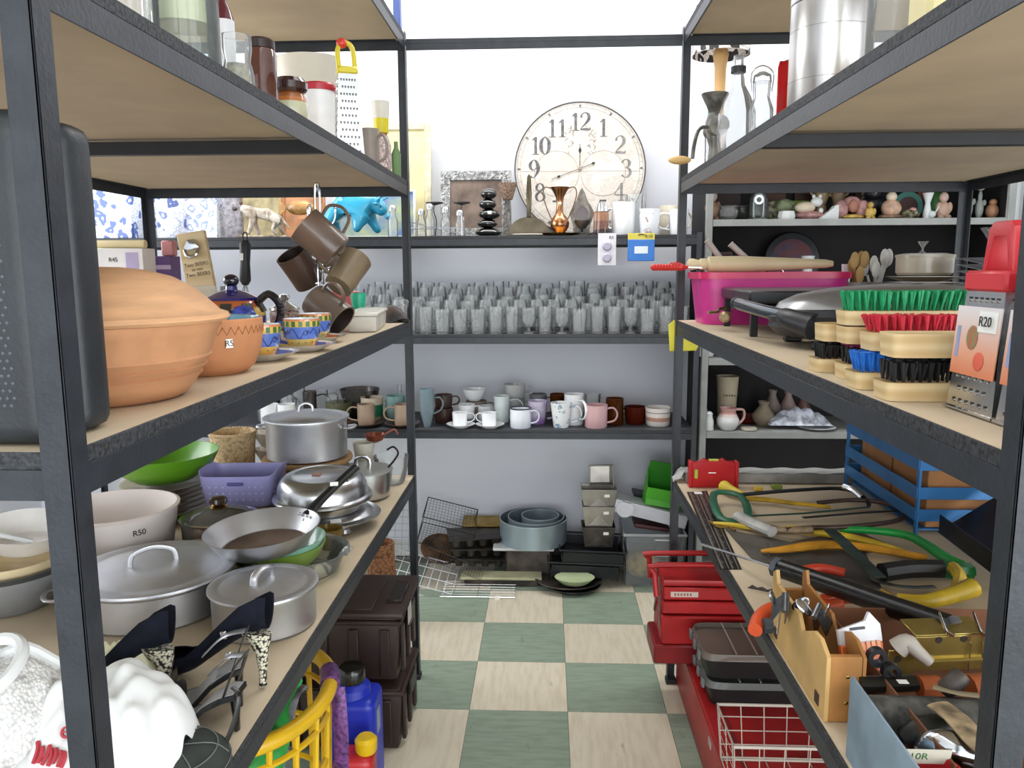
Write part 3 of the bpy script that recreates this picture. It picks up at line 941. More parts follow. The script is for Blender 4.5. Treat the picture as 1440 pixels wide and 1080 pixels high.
B().box((0, 0, .204), (.150, .125, .008), .003).ob('lid', mat('#e3e8f2', .4), t)
single(B().prism([(-.033, 0), (.033, 0), (.033, .17), (0, .19), (-.033, .17)], .03, bev=.003), 'carved_ornament', mat('#6f6a70', .6, var=.5, vs=60, bump=1.0, bs=90, col2='#a5a0a6'), 'narrow grey carved panel with a pointed top beside the lattice box', 'panel', at(329, 3.20, Z3))
framed('framed_picture', 'pale wood framed picture behind the white leopard figurine', 'picture', 338, 398, 268, 3.36, Z3, .014, mat('#c9a978', .5), mat('#cdbf95', .7, var=.2, vs=14), -5)
framed('relief_tile', 'terracotta relief picture with a fish in gold', 'picture', 399, 458, 262, 3.34, Z3, .008, mat('#b9825a', .6), mat('#c08a62', .7, var=.15, vs=16), -5)
framed('framed_picture', 'bright landscape print behind the turquoise bull', 'picture', 470, 585, 268, 3.34, Z3, .010, mat('#e8e6dc', .5), mat('#b3bf94', .7, var=.6, vs=14, col2='#6a86b4'), -5)


# animals: trunk and limbs grown from joints
def beast(name, label, cat, P, joints, edges, rad, m, rz=0.0, sub=2, parent=None, part='body', rootv=0):
    me = bpy.data.meshes.new(name); me.from_pydata([Vector(j) for j in joints], edges, [])
    o = bpy.data.objects.new(name + '_tmp', me); COL.objects.link(o)
    md = o.modifiers.new('s', 'SKIN'); md.use_smooth_shade = True
    for i, v in enumerate(me.skin_vertices[0].data):
        v.radius = (rad[i], rad[i]); v.use_root = (i == rootv)
    md2 = o.modifiers.new('u', 'SUBSURF'); md2.levels = sub; md2.render_levels = sub
    dg = bpy.context.evaluated_depsgraph_get()
    nm = bpy.data.meshes.new_from_object(o.evaluated_get(dg))
    bpy.data.objects.remove(o)
    nm.materials.clear(); nm.materials.append(m)
    nm.polygons.foreach_set('use_smooth', [True] * len(nm.polygons))
    if parent is not None: return put(part, nm, parent)
    t = thing(name, label, cat, P, rz)
    put(part, nm, t)
    return t


# turquoise bull, head lowered to the right
P = at(505, 3.17, Z3)
TQ = mat('#2c9fc4', .28, var=.06, vs=8, coat=.6)
J = [(-.02, 0, .130), (-.11, 0, .120), (-.05, 0, .135), (.025, 0, .145), (.065, 0, .135), (.090, -.01, .115),
     (.020, -.034, .085), (-.005, -.040, .018), (.040, .034, .085), (.075, .036, .018),
     (-.11, -.03, .07), (-.135, -.034, .018), (-.11, .03, .07), (-.095, .034, .018), (.112, -.014, .088), (-.15, 0, .06)]
E_ = [(0, 2), (2, 1), (0, 3), (3, 4), (4, 5), (3, 6), (6, 7), (3, 8), (8, 9), (1, 10), (10, 11), (1, 12), (12, 13), (5, 14), (1, 15)]
Rr = [.050, .042, .048, .050, .040, .032, .027, .015, .026, .015, .026, .015, .026, .015, .020, .006]
t = beast('bull_figurine', 'turquoise glazed bull figurine with its head lowered to the right', 'figurine', P, J, E_, Rr, TQ)
B().ball((.098, -.038, .118), (.004, .003, .004), u=8, v=6).ob('eye', mat('#0f4458', .3), t)
for s in (-1, 1):
    B().tube([(.085, s * .016 - .01, .138), (.095, s * .036 - .01, .150), (.118, s * .038 - .01, .160)], lambda q: .007 * (1 - q) + .002, 8, smooth=3).ob('horn', TQ, t)
    B().ball((.080, s * .034 - .01, .128), (.010, .014, .006), u=10, v=6).ob('ear', TQ, t)
B().ball((.124, -.015, .080), (.014, .018, .013), u=12, v=8).ob('muzzle', TQ, t)

# white leopard figurine walking left
P = at(372, 3.14, Z3)
LM = mat('#d6cdbf', .35, var=.25, vs=40, col2='#8a7b68', coat=.3)
J = [(0, 0, .080), (-.035, 0, .085), (.040, 0, .076), (-.060, 0, .098), (-.078, 0, .102),
     (-.038, -.012, .05), (-.052, -.012, .01), (-.034, .012, .05), (-.020, .012, .01),
     (.045, -.012, .05), (.030, -.012, .028), (.046, -.012, .008), (.048, .012, .05), (.055, .012, .030), (.070, .012, .008), (.065, 0, .06), (.085, 0, .03)]
E_ = [(0, 1), (0, 2), (1, 3), (3, 4), (1, 5), (5, 6), (1, 7), (7, 8), (2, 9), (9, 10), (10, 11), (2, 12), (12, 13), (13, 14), (2, 15), (15, 16)]
Rr = [.021, .021, .019, .015, .014, .010, .007, .010, .007, .012, .007, .006, .012, .007, .006, .005, .004]
t = beast('leopard_figurine', 'white and brown spotted leopard figurine walking left on a rough base', 'figurine', P, J, E_, Rr, LM, 0.15)
t.scale = (1.15, 1.15, 1.15)
B().ball((-.095, 0, .098), (.010, .008, .007)).ob('muzzle', mat('#4a3d33', .4), t)
for s in (-1, 1): B().ball((-.074, s * .009, .118), (.004, .004, .006), u=8, v=6).ob('ear', mat('#5a4a3c', .5), t)
B().box((-.005, 0, .004), (.17, .05, .010), .004).ob('base', mat('#9c8f7d', .7, var=.3, vs=50), t)

# gold fish on the relief tile
P = at(424, 3.25, Z3)
t = thing('fish_ornament', 'brown glazed fish ornament in front of the terracotta relief', 'ornament', P)
FM = mat('#b98a4e', .35, var=.25, vs=30, coat=.4)
B().lathe(solid([(.03, 0), (.02, .03), (.012, .08)]), 16).ob('stand', mat('#b07a54', .6), t)
B().ball((0, 0, .125), (.058, .02, .030)).ob('body', FM, t)
B().prism([(-.05, .125), (-.085, .155), (-.078, .125), (-.085, .095)], .006, c0=-.003).ob('tail', FM, t)

# ================================================================== BACK RACK, GLASSES
Z2 = BT[1] + 0.0002


def glassmesh(kind, h, r):
    if kind == 'wine': p = [(r * .85, 0), (r * .8, .002), (r * .12, .008), (r * .09, h * .42), (r * .45, h * .5), (r * .95, h * .66), (r, h * .80), (r * .82, h)]
    elif kind == 'goblet': p = [(r * .75, 0), (r * .7, .003), (r * .2, .010), (r * .18, h * .25), (r * .7, h * .34), (r * .95, h * .5), (r, h)]
    elif kind == 'flute': p = [(r * 1.0, 0), (r * .95, .002), (r * .13, .008), (r * .12, h * .38), (r * .6, h * .46), (r * .85, h * .7), (r * .78, h)]
    else: p = [(r * .78, 0), (r * .80, .01), (r * .92, h * .5), (r, h)]
    t = .0018
    inn = [(max(q - t, .0004), z) for q, z in reversed(p) if z > h * (.44 if kind in ('wine', 'flute') else .3 if kind == 'goblet' else .06)]
    prof = [(0, 0)] + p + inn + [(0, inn[-1][1] + .001)]
    me = B().lathe(prof, 16).mesh('glass'); me.materials.append(CLEARW)
    return me


ORD = ['first', 'second', 'third', 'fourth', 'fifth', 'sixth', 'seventh', 'eighth', 'ninth', 'tenth', 'eleventh', 'twelfth', 'thirteenth', 'fourteenth', 'fifteenth', 'sixteenth', 'seventeenth', 'eighteenth', 'nineteenth', 'twentieth', 'twenty-first', 'twenty-second']
GK = {}
rg = random.Random(11)
rows = [(3.095, [('tumbler', .095, .033), ('goblet', .10, .031), ('tumbler', .105, .030)], 'front'),
        (3.165, [('tumbler', .115, .033), ('goblet', .125, .034), ('wine', .13, .032)], 'second'),
        (3.235, [('wine', .15, .033), ('goblet', .145, .035), ('tumbler', .14, .034)], 'third'),
        (3.305, [('wine', .18, .035), ('flute', .175, .028), ('wine', .17, .034)], 'fourth'),
        (3.378, [('wine', .195, .036), ('flute', .20, .030), ('wine', .19, .036)], 'back')]
KN = {'tumbler': 'tumbler', 'goblet': 'short stemmed goblet', 'wine': 'wine glass', 'flute': 'champagne flute'}
for y, kinds, rn_ in rows:
    n = 0
    x = -0.82 + rg.uniform(0, .03)
    while x < 0.545:
        k = kinds[rg.randrange(3)]
        if k not in GK: GK[k] = glassmesh(*k)
        o = put(k[0] + '_glass' if k[0] != 'goblet' else 'goblet', GK[k], None, (x, y + rg.uniform(-.004, .004), Z2), (0, 0, rg.uniform(0, 3)))
        if rn_ == 'front':
            lab = 'clear %s at the front edge of the glass shelf, %s from the right' % (KN[k[0]], 'NTH'); o['nth'] = n
            tag(o, lab, 'glass', 'glasses at the front of the glass shelf')
        else:
            tag(o, 'clear %s in the %s row of the glass shelf, %s from the left' % (KN[k[0]], rn_, ORD[min(n, 21)]), 'glass', 'glasses in the %s row of the glass shelf' % rn_)
        n += 1
        x += 2 * k[2] + rg.uniform(.002, .007) if k[0] != 'wine' else 2 * k[2] + .004
    if rn_ == 'front':
        fr = sorted([o for o in COL.objects if 'nth' in o.keys()], key=lambda q: -q['nth'])
        for i, o in enumerate(fr):
            o['label'] = o['label'].replace('NTH', ORD[i] if i < len(ORD) else 'last'); del o['nth']

# ================================================================== BACK RACK, MUGS
Z1 = BT[0] + 0.0002
TAN_ = mat('#a08a76', .4, var=.08, coat=.3)
YA, YB, YC = 3.105, 3.205, 3.30
ESP = 'white espresso set at the front of the mug shelf'
for px, lab in ((514, 'brown stoneware mug on its saucer, left of the left rack post'), (566, 'brown stoneware mug on its saucer, half behind the left rack post')):
    P = at(px, YA + .01, Z1)
    saucer(lab.replace('mug on its saucer', 'saucer under the mug'), P, .072, mat('#5b4a42', .4, coat=.3))
    mug(lab, P + Vector((.004, 0, .006)), .035, .085, TAN_, PI + .1, base=1.0)
mug('footed clear glass mug with a bluish tint and a handle', at(601, YA, Z1), .030, .155, glassmat('#c8dbe2', .3, .25), 0.1, base=.5, mid=1.05, out=.22, cat='glass mug', name='glass_mug', z0=.35, z1=.75)
mug('dark brown ribbed cup, lower one of the pair beside the glass mug', at(624, YB, Z1), .040, .06, DBROWN, PI)
mug('dark brown cup stacked upside on the brown ribbed cup', at(624, YB, Z1 + .061), .038, .055, DBROWN, 0.2)
for px, lab in ((648, 'left'), (689, 'right')):
    P = at(px, YA - .01, Z1)
    saucer('white espresso saucer, %s one of the pair at the shelf front' % lab, P, .058, WHITEC)
    mug('white espresso cup, %s one of the pair at the shelf front' % lab, P + Vector((-.003, 0, .0062)), .031, .056, WHITEC, .5 if lab == 'left' else 2.6, out=.6, ht=.003)
for k, (dz) in enumerate((0, .0165)):
    saucer('stacked white saucer behind the left espresso cup, %s of two' % ('lower' if k == 0 else 'upper'), at(662, YB + .03, Z1 + dz * .6), .055, WHITEC)
mug('white cup on the stacked saucers with a looped handle', at(656, YB - .005, Z1 + .0182), .036, .058, WHITEC, .2)
mug('grey cup with brown foot under the tilted bowl', at(670, YC, Z1), .045, .075, mat('#8d8078', .4), .2)
vessel('bowl', 'white bowl resting tilted on the grey cup at the back of the mug shelf', 'bowl', at(667, YC, Z1 + .0755), [(.025, 0), (.042, .02), (.050, .05)], WHITEC, .003)
mug('small grey white cup behind the right espresso cup', at(682, YB, Z1), .030, .070, mat('#c9cacb', .3), .3)
mug('pale green tinted cup between espresso cup and enamel mug', at(706, YB + .01, Z1), .034, .110, mat('#cfd8d6', .3, coat=.3), .2)
mug('grey cup on top of the back stack with a curled handle', at(724, YC, Z1 + .087), .047, .060, mat('#b9bab8', .3, coat=.3), .1, base=.8)
mug('grey cup at the bottom of the back stack', at(724, YC, Z1), .044, .086, mat('#a9aaa8', .3), .2)
mug('white enamel mug with a black rim', at(732, YA - .005, Z1), .042, .080, mat('#e6ebf4', .25, coat=.4), .05, rim=BLACKP, base=1.0, out=.4)
mug('dark rimmed grey cup behind the purple mug', at(757, YC, Z1), .037, .105, mat('#6f7073', .3), .2)
mug('white mug with purple petals', at(756, YB - .02, Z1), .041, .095, mat('#d6cfe0', .3, var=.5, vs=14, col2='#8a63a8', coat=.4), .1, base=.75, out=.55)
mug('amber glass cup behind the flowered mug', at(784, YC, Z1), .033, .105, AMBER, .2, cat='glass mug', name='glass_mug')
mug('white mug with small blue and green flowers', at(789, YA + .005, Z1), .043, .100, spotmat('#eceff0', '#7f9fb8', 34, .2, .3, ring=False, ink2='#9cae84'), .0, base=.72, out=.38)
mug('tall white mug with an embossed swirl', at(807, YB - .03, Z1), .040, .125, WHITEC, -1.1, base=1.0, ht=.006)
mug('dusty pink mug at the front of the mug shelf', at(838, YA + .005, Z1), .046, .092, mat('#cba3a6', .4, var=.03), .05, base=.97, out=.42, ht=.0055)
mug('clear glass mug behind the pink mug', at(833, YC, Z1), .035, .105, CLEARW, .2, cat='glass mug', name='glass_mug')
mug('deep amber glass mug right of the pink mug', at(864, YB - .03, Z1), .036, .108, AMBER, 1.2, cat='glass mug', name='glass_mug', base=1.0)
mug('wide dark red glass cup', at(893, YB - .01, Z1), .046, .070, glassmat('#6b2415', .25, .45), PI - .2, base=.85, cat='glass mug', name='glass_mug', out=.3)
mug('white soup mug with a printed band at the right end of the mug shelf', at(925, YB - .045, Z1), .052, .074, bandmat([(0, '#d9d2cc'), (.28, '#b58a78'), (.5, '#ded6cf'), (.72, '#9a8c88'), (.78, '#dcd6d0')], .3), 1.9, base=.9)
# left end of the mug shelf, behind the big pot
mug('cream mug with a dark green band behind the brown stoneware mug', at(524, YB, Z1), .047, .105, bandmat([(0, '#8a7a66'), (.25, '#1f6b46'), (.72, '#c9bda6')], .3), .2)
vessel('bowl', 'large grey glass bowl at the back left of the mug shelf', 'bowl', at(507, YC, Z1), [(.04, 0), (.07, .05), (.085, .125)], SMOKE, .003)
vessel('pitcher', 'pale glass pitcher with teal rim behind the second stoneware mug', 'pitcher', at(557, YB + .01, Z1), [(.035, 0), (.045, .05), (.040, .11)], glassmat('#bfe0dc', .3, .35), .003)
vessel('bottle', 'small clear bottle with a green stopper beside the left rack post', 'bottle', at(563, YC, Z1), [(.02, 0), (.02, .09), (.009, .11), (.009, .14)], CLEARW, .002)
vessel('bowl', 'olive glass bowl left of the stoneware mugs', 'bowl', at(478, YB, Z1), [(.03, 0), (.05, .04), (.055, .085)], glassmat('#a8a986', .3, .3), .003)
vessel('dish', 'dark brown oval dish at the front of the mug shelf beside the big pot', 'dish', at(483, YA, Z1), [(.03, 0), (.045, .015), (.055, .022)], DBROWN, .003)
rg = random.Random(4)
for k, px in enumerate((372, 389, 405, 421, 437, 453, 468)):
    hh = rg.uniform(.10, .135)
    mug('pale glass mug in the row behind the big aluminium pot, %s from the left' % ORD[k], at(px, 3.30 if k % 2 else 3.22, Z1), .029, hh, SMOKE if k % 3 == 1 else CLEARW, rg.uniform(0, 3), 'glass mugs behind the big pot', cat='glass mug', name='glass_mug')
for k, px in enumerate((380, 404)):
    mug('plain white mug above the big pot, %s one' % ('left' if k == 0 else 'right'), at(px, YA, Z1), .036, .092, WHITEC, 2, base=1.0)
for k in range(3):
    saucer('brown edged saucer stacked behind the big pot, %s of three' % ('bottom', 'middle', 'top')[k], at(436, YA, Z1 + .010 * k), .052, CREAM)


# ================================================================== LEFT RACK, LEVEL ABOVE THE EYE
ZA = TOP['A'] + 0.0002
ZB = TOP['B'] + 0.0002
ZCc = TOP['C'] + 0.0002
TERRA = mat('#c38d64', .75, var=.07, vs=14, bump=.15, bs=120)


def topz(P, py): return pyy(prj(P)[0], py, P.y).z - P.z


def jarA(px, X, z=ZA): return colx(px, X, z)


P = jarA(180, -.53)
single(B().lathe(shell([(.030, 0), (.032, .01), (.032, .22)], .003), 32, flute=16, fa=.03), 'glass_jar', CLEARW, 'tall cut crystal jar, leftmost on the upper left shelf', 'jar', P)
P = jarA(263, -.50)
t = thing('glass_jar', 'large clear glass jar with a cream filling high inside', 'jar', P)
vessel('', '', '', P, [(.044, 0), (.047, .006), (.047, .29)], CLEAR, .003, parent=t)
B().lathe(solid([(.0425, .070), (.0425, .10)]), 32).ob('cream_layer', mat('#d9cfa6', .5), t)
B().lathe(solid([(.0425, .1005), (.0425, .28)]), 32).ob('white_layer', mat('#eceae2', .5), t)
P = jarA(322, -.56)
t = thing('bottle', 'white bottle with a maroon shoulder and dark stopper', 'bottle', P)
B().lathe(solid([(.017, 0), (.018, .004), (.018, .165)]), 24).ob('body', mat('#d9d9dc', .3, coat=.4), t)
B().lathe(solid([(.018, .1652), (.012, .185), (.007, .195), (.007, .215), (.010, .218), (.010, .232)]), 24).ob('shoulder', mat('#5b1f2b', .25, coat=.5), t)
P = jarA(336, -.475)
t = thing('spice_jar', 'squat waisted glass jar with brown spice left in it', 'jar', P)
vessel('', '', '', P, [(.021, 0), (.025, .015), (.025, .035), (.020, .055), (.023, .072), (.023, .092)], CLEARW, .002, parent=t)
B().lathe(solid([(.0185, .003), (.0225, .015), (.0225, .034), (.018, .050)]), 20).ob('spice', mat('#8a8468', .8, var=.3, vs=90), t)
P = jarA(371, -.50)
t = thing('coffee_jar', 'dark brown lidded glass jar with white flecks', 'jar', P)
B().lathe(solid([(.026, 0), (.027, .005), (.027, .110), (.024, .118)]), 28).ob('body', mat('#4f2b22', .12, var=.12, vs=9, coat=.8), t)
B().lathe(solid([(.025, .1185), (.025, .132), (.020, .136)]), 28).ob('lid', mat('#2d1d1c', .3), t)
P = jarA(411, -.475)
t = thing('honey_pot', 'round bellied honey pot with brown lid and orange band', 'pot', P)
B().lathe(solid([(.018, 0), (.028, .015), (.031, .035), (.027, .054), (.023, .062)]), 28).ob('body', bandmat([(0, '#9a9a78'), (.25, '#b7b79a'), (.72, '#a8642c'), (.85, '#8a4f26')], .25), t)
B().lathe(solid([(.026, .0622), (.031, .068), (.031, .080), (.024, .088)]), 28).ob('lid', mat('#35201f', .15, coat=.8), t)
P = jarA(440, -.625)
t = thing('storage_jug', 'large cream plastic storage jug behind the red lidded tub', 'jug', P)
b = B().lathe(shell([(.072, 0), (.074, .01), (.081, .25), (.083, .285)], .002), 40, sy=.8)
b.ob('body', mat('#ded9cb', .4, var=.02, sss=.2), t)
B().tube(handle_pts(.08, .28, .12, .3, .85), .007, 8, smooth=4).ob('handle', mat('#ded9cb', .4), t)
P = jarA(451, -.490)
t = thing('food_tub', 'small white plastic tub with a red lid', 'tub', P)
B().lathe(solid([(.030, 0), (.031, .004), (.034, .115)]), 32).ob('body', mat('#dedede', .35, sss=.2), t)
B().lathe(solid([(.036, .1152), (.0365, .127), (.033, .131)]), 32).ob('lid', mat('#a81f2c', .3), t)
B().box((.035, -.012, .120), (.010, .014, .006), .002).ob('lid_tab', mat('#a81f2c', .3), t)


# --- graters
def gratermat_part(t, parent, w0, w1, d0, d1, h, rows, m):
    """four sided tapering grater shell, w/d at the foot and at the top"""
    b = B()
    vs = []
    for (w, d, z) in ((w0, d0, 0), (w1, d1, h)):
        vs.append([b.bm.verts.new((sx * w / 2, sy * d / 2, z)) for sx, sy in ((-1, -1), (1, -1), (1, 1), (-1, 1))])
    for i in range(4):
        j = (i + 1) % 4
        b.bm.faces.new((vs[0][i], vs[0][j], vs[1][j], vs[1][i]))
    b.bm.faces.new(vs[1])
    o = b.ob('grater_body', m, parent)
    b = B(); b2 = B()
    for face in range(4):
        for r in range(rows):
            z = h * (.08 + .84 * r / (rows - 1))
            k = z / h
            w = (w0 + (w1 - w0) * k) if face in (0, 2) else (d0 + (d1 - d0) * k)
            dd = (d0 + (d1 - d0) * k) if face in (0, 2) else (w0 + (w1 - w0) * k)
            n = 6 if face in (0, 2) else 4
            for c in range(n - (r % 2)):
                u = (c + .5 + .5 * (r % 2)) / n - .5
                mm = Matrix.Rotation(face * PI / 2, 4, 'Z') @ Matrix.Translation((u * w * .84, -dd / 2 - .0002, z))
                b.ball((0, 0, 0), (.0024, .0020, .0020), m=mm, u=6, v=4)
                b2.box((0, -.0001, .0024), (.0040, .0010, .0022), m=mm)
    b.ob('grating_teeth', CHROME, parent)['kind'] = 'stuff'
    b2.ob('grating_holes', mat('#2a2b2e', .6), parent)['kind'] = 'stuff'
    return o


P = jarA(492, -.475)
t = thing('box_grater', 'steel box grater with a yellow handle and red knob on the upper left shelf', 'grater', P, .35)
gratermat_part(t, t, .066, .044, .052, .034, .195, 11, SSTEEL)
B().box((0, 0, .203), (.048, .038, .018), .004).ob('yellow_collar', mat('#d9c832', .35), t)
B().tube([(-.018, 0, .208), (-.020, 0, .250), (-.006, 0, .268), (.014, 0, .256), (.019, 0, .208)], .006, 10, smooth=5).ob('handle', mat('#d9c832', .35), t)
B().ball((-.010, 0, .266), (.013, .011, .012)).ob('knob', mat('#d9402c', .3), t)
P = jarA(521, -.47)
mug('grey brown stoneware mug beside the yellow handled grater', P, .026, .105, mat('#8a8078', .4, var=.1), -.2, base=1.0, out=.22, ht=.005)
P = jarA(538, -.478)
t = thing('patterned_jar', 'jar with a fine pink and white speckled pattern below the yellow cup', 'jar', P)
B().lathe(solid([(.022, 0), (.027, .03), (.027, .09), (.019, .118)]), 28).ob('body', spotmat('#d8cbc8', '#8a6f70', 120, .2, .5), t)
B().lathe(solid([(.016, .1182), (.016, .126)]), 24).ob('cork', mat('#a8683c', .6), t)
t = thing('beaker', 'beaker with cream top and yellow base standing on the patterned jar', 'cup', P + Vector((0, 0, .1262)))
B().lathe(solid([(.020, 0), (.0225, .040)]), 28).ob('yellow_base', mat('#d8c81f', .4), t)
vessel('', '', '', P, [(.0225, .0402), (.0255, .088)], mat('#d6d2c6', .4), .0015, parent=t, part='cream_top')
P = jarA(558, -.44)
single(B().lathe(solid([(.013, 0), (.014, .07), (.006, .088), (.006, .105)]), 20), 'bottle', glassmat('#8fae86', .3, .4), 'small pale green bottle beside the left rack post', 'bottle', P)
P = jarA(548, -.435, TOP['T'])
single(B().box((0, 0, .06), (.02, .03, .12), .002), 'blue_carton', mat('#5a6fb4', .4), 'small blue carton at the far end of the top left shelf', 'carton', Vector((-.428, 2.36, TOP['T'] + .0002)))

# ================================================================== LEFT RACK, MIDDLE SHELF
# --- textured black carrying case in the corner
CS = mat('#24282c', .45, var=.08, vs=20, bump=.2, bs=200)
t = thing('carrying_case', 'upright black hard case with a dimpled front at the near end of the left rack', 'case', (-.668, .7285, ZB), 0)
B().box((0, -.0285, .148), (.446, .0535, .296), .020, seg=4).ob('front_shell', CS, t)
B().box((0, .0290, .148), (.446, .0540, .296), .020, seg=4).ob('back_shell', CS, t)
B().box((0, 0, .148), (.430, .030, .282), .010, seg=3).ob('seam', mat('#1b1d20', .5), t)
b = B()
nx, nz = 60, 34
dm = mat('#5d646a', .4)
for i in range(nx):
    for j in range(nz):
        x = -.19 + .38 * i / (nx - 1) + (.0032 if j % 2 else 0); z = .038 + .222 * j / (nz - 1)
        v = [b.bm.verts.new((x + .0019 * math.cos(a), -.0556, z + .0019 * math.sin(a))) for k, a in enumerate((0, PI / 2, PI, 3 * PI / 2))]
        c = b.bm.verts.new((x, -.0566, z))
        for k in range(4): b.bm.faces.new((v[k], v[(k + 1) % 4], c))
b.ob('dimple_mesh', dm, t)['kind'] = 'stuff'
B().tube([(-.07, 0, .290), (-.06, 0, .318), (.06, 0, .318), (.07, 0, .290)], .008, 8, smooth=3).ob('carry_handle', BLACKP, t)
for x in (-.15, .15): B().box((x, 0, .292), (.03, .02, .010), .002).ob('latch', SSTEEL, t)

# --- lidded terracotta pot
t = thing('clay_cooking_pot', 'large round terracotta pot with a domed lid beside the black case', 'pot', (-.557, .950, ZB))
b = B().lathe(shell([(.092, 0), (.100, .004), (.112, .018), (.1135, .0215), (.120, .029), (.1175, .031), (.1265, .0395), (.124, .0415), (.1325, .051), (.131, .054), (.140, .080), (.146, .0885), (.146, .094)], .010), 64)
b.ob('bowl', TERRA, t)
b = B().lathe([(0, .086), (.130, .0945), (.153, .0948), (.157, .0985), (.155, .104), (.146, .107), (.137, .116), (.118, .134), (.092, .149), (.088, .1505), (.060, .158), (.030, .1615), (0, .162)], 64)
b.ob('lid', mat('#cc9c72', .75, var=.06, vs=12, bump=.12, bs=120, stretch=(1, 1, 8)), t)

# --- terracotta bowl glazed blue inside
t = thing('clay_bowl', 'terracotta bowl glazed turquoise inside, right of the lidded clay pot', 'bowl', (-.531, 1.195, ZB))
b = B().lathe([(0, 0), (.060, 0), (.074, .012), (.084, .035), (.088, .060), (.0885, .083), (.087, .085)], 48)
b.ob('clay_body', mat('#c08358', .75, var=.06, vs=14), t)
B().lathe([(.087, .0851), (.082, .084), (.080, .060), (.070, .015), (0, .008)], 48).ob('blue_glaze', mat('#6fb4cc', .15, coat=.8), t)
b = B()
for k in range(44):
    a0, a1 = 2 * PI * k / 44, 2 * PI * (k + .5) / 44; a2 = 2 * PI * (k + 1) / 44
    b.tube([(.0892 * math.cos(a0), .0892 * math.sin(a0), .074), (.0884 * math.cos(a1), .0884 * math.sin(a1), .062), (.0892 * math.cos(a2), .0892 * math.sin(a2), .074)], .0006, 4)
b.ob('scratched_zigzag', mat('#a06a44', .8), t)
sa = -.75
sticker(t, (.0878 * math.cos(sa), .0878 * math.sin(sa), .050), (PI / 2, 0, sa + PI / 2), .011, .013, 'R5')

# --- patterned espresso cups
CUPB = bandmat([(0, '#c2622c'), (.10, '#c2622c'), (.12, '#d9b95c'), (.33, '#d9b95c'), (.36, '#5b78c4'), (.72, '#5b78c4'), (.75, '#d9b95c'), (.93, '#d98a5c')], .15, .8, 'cup_bands')
SAUC = None


def saucmat():
    def f(nt, N, L, b):
        tc = N.new('ShaderNodeTexCoord'); gr = N.new('ShaderNodeTexGradient'); gr.gradient_type = 'RADIAL'
        L.new(tc.outputs['Object'], gr.inputs[0])
        r = N.new('ShaderNodeValToRGB'); r.color_ramp.interpolation = 'CONSTANT'; e = r.color_ramp.elements
        e[0].position = 0; e[0].color = hexl('#4a5fb4'); e[1].position = .25; e[1].color = hexl('#c2622c')
        for p, c in ((.45, '#4a5fb4'), (.7, '#d9b95c'), (.85, '#c2622c')): k = e.new(p); k.color = hexl(c)
        L.new(gr.outputs[0], r.inputs[0]); L.new(r.outputs[0], b.inputs['Base Color']); b.inputs['Roughness'].default_value = .15; b.inputs['Coat Weight'].default_value = .8
    return nodemat(f, 'saucer_print')


SM = saucmat()
for (x, y), lab, rz in (((-.503, 1.36), 'nearest the clay bowl', .3), ((-.478, 1.515), 'middle one of three', 1.0), ((-.504, 1.690), 'nearest the mug tree', 1.8)):
    s = thing('saucer', 'white rimmed saucer painted blue and orange, ' + lab, 'saucer', (x, y, ZB), rz, 'painted espresso saucers')
    B().lathe(shell([(.034, 0), (.040, .003), (.054, .010), (.066, .015)], .0022), 40).ob('plate_body', mat('#e8e2d8', .15, coat=.8), s)
    B().lathe([(.024, .0028), (.039, .0056), (.052, .0123), (.0535, .0128)], 40).ob('painted_ring', SM, s)
    c = thing('espresso_cup', 'espresso cup painted with blue scrolls and yellow checks, ' + lab, 'cup', (x, y, ZB + .0026), rz + 2.0, 'painted espresso cups')
    B().lathe([(0, 0), (.022, 0), (.025, .004), (.033, .030), (.0355, .060), (.0340, .0605)], 40).ob('cup_body', CUPB, c)
    B().lathe([(.0338, .0606), (.0315, .030), (.023, .006), (0, .004)], 40).ob('white_inside', WHITEC, c)
    B().tube(handle_pts(.033, .060, .45), .0035, 7, smooth=4).ob('handle', mat('#3d57b0', .2, coat=.7), c)
    b = B()
    for k in range(16):
        a = 2 * PI * k / 16
        b.box((0, 0, 0), (.0010, .0070, .0100), m=Matrix.Rotation(a, 4, 'Z') @ Matrix.Translation((.0352, 0, .0512)))
    b.ob('green_checks', mat('#3f6b34', .3), c)
    b = B()
    for k in range(5):
        pts = []
        for q in range(15):
            u = q / 14
            a = 2 * PI * (k + u * .75) / 5
            zz = .033 + .009 * math.sin(u * 7)
            rr = .0338 + (zz - .030) * .083
            pts.append((rr * math.cos(a), rr * math.sin(a), zz))
        ca = 2 * PI * (k + .80) / 5
        for q in range(11):
            w2 = q / 10 * 2 * PI * 1.3; r2 = .0065 * (1 - q / 13)
            a = ca + r2 * math.cos(w2) / .034; zz = .034 + r2 * math.sin(w2)
            pts.append((.0344 * math.cos(a), .0344 * math.sin(a), zz))
        b.tube(pts, .0006, 4)
    for k in range(14):
        a = 2 * PI * k / 14
        b.ball((.0305 * math.cos(a), .0305 * math.sin(a), .0155), (.0011, .0011, .0011), u=6, v=4)
    b.ob('blue_scrolls', mat('#1c2a66', .3), c)

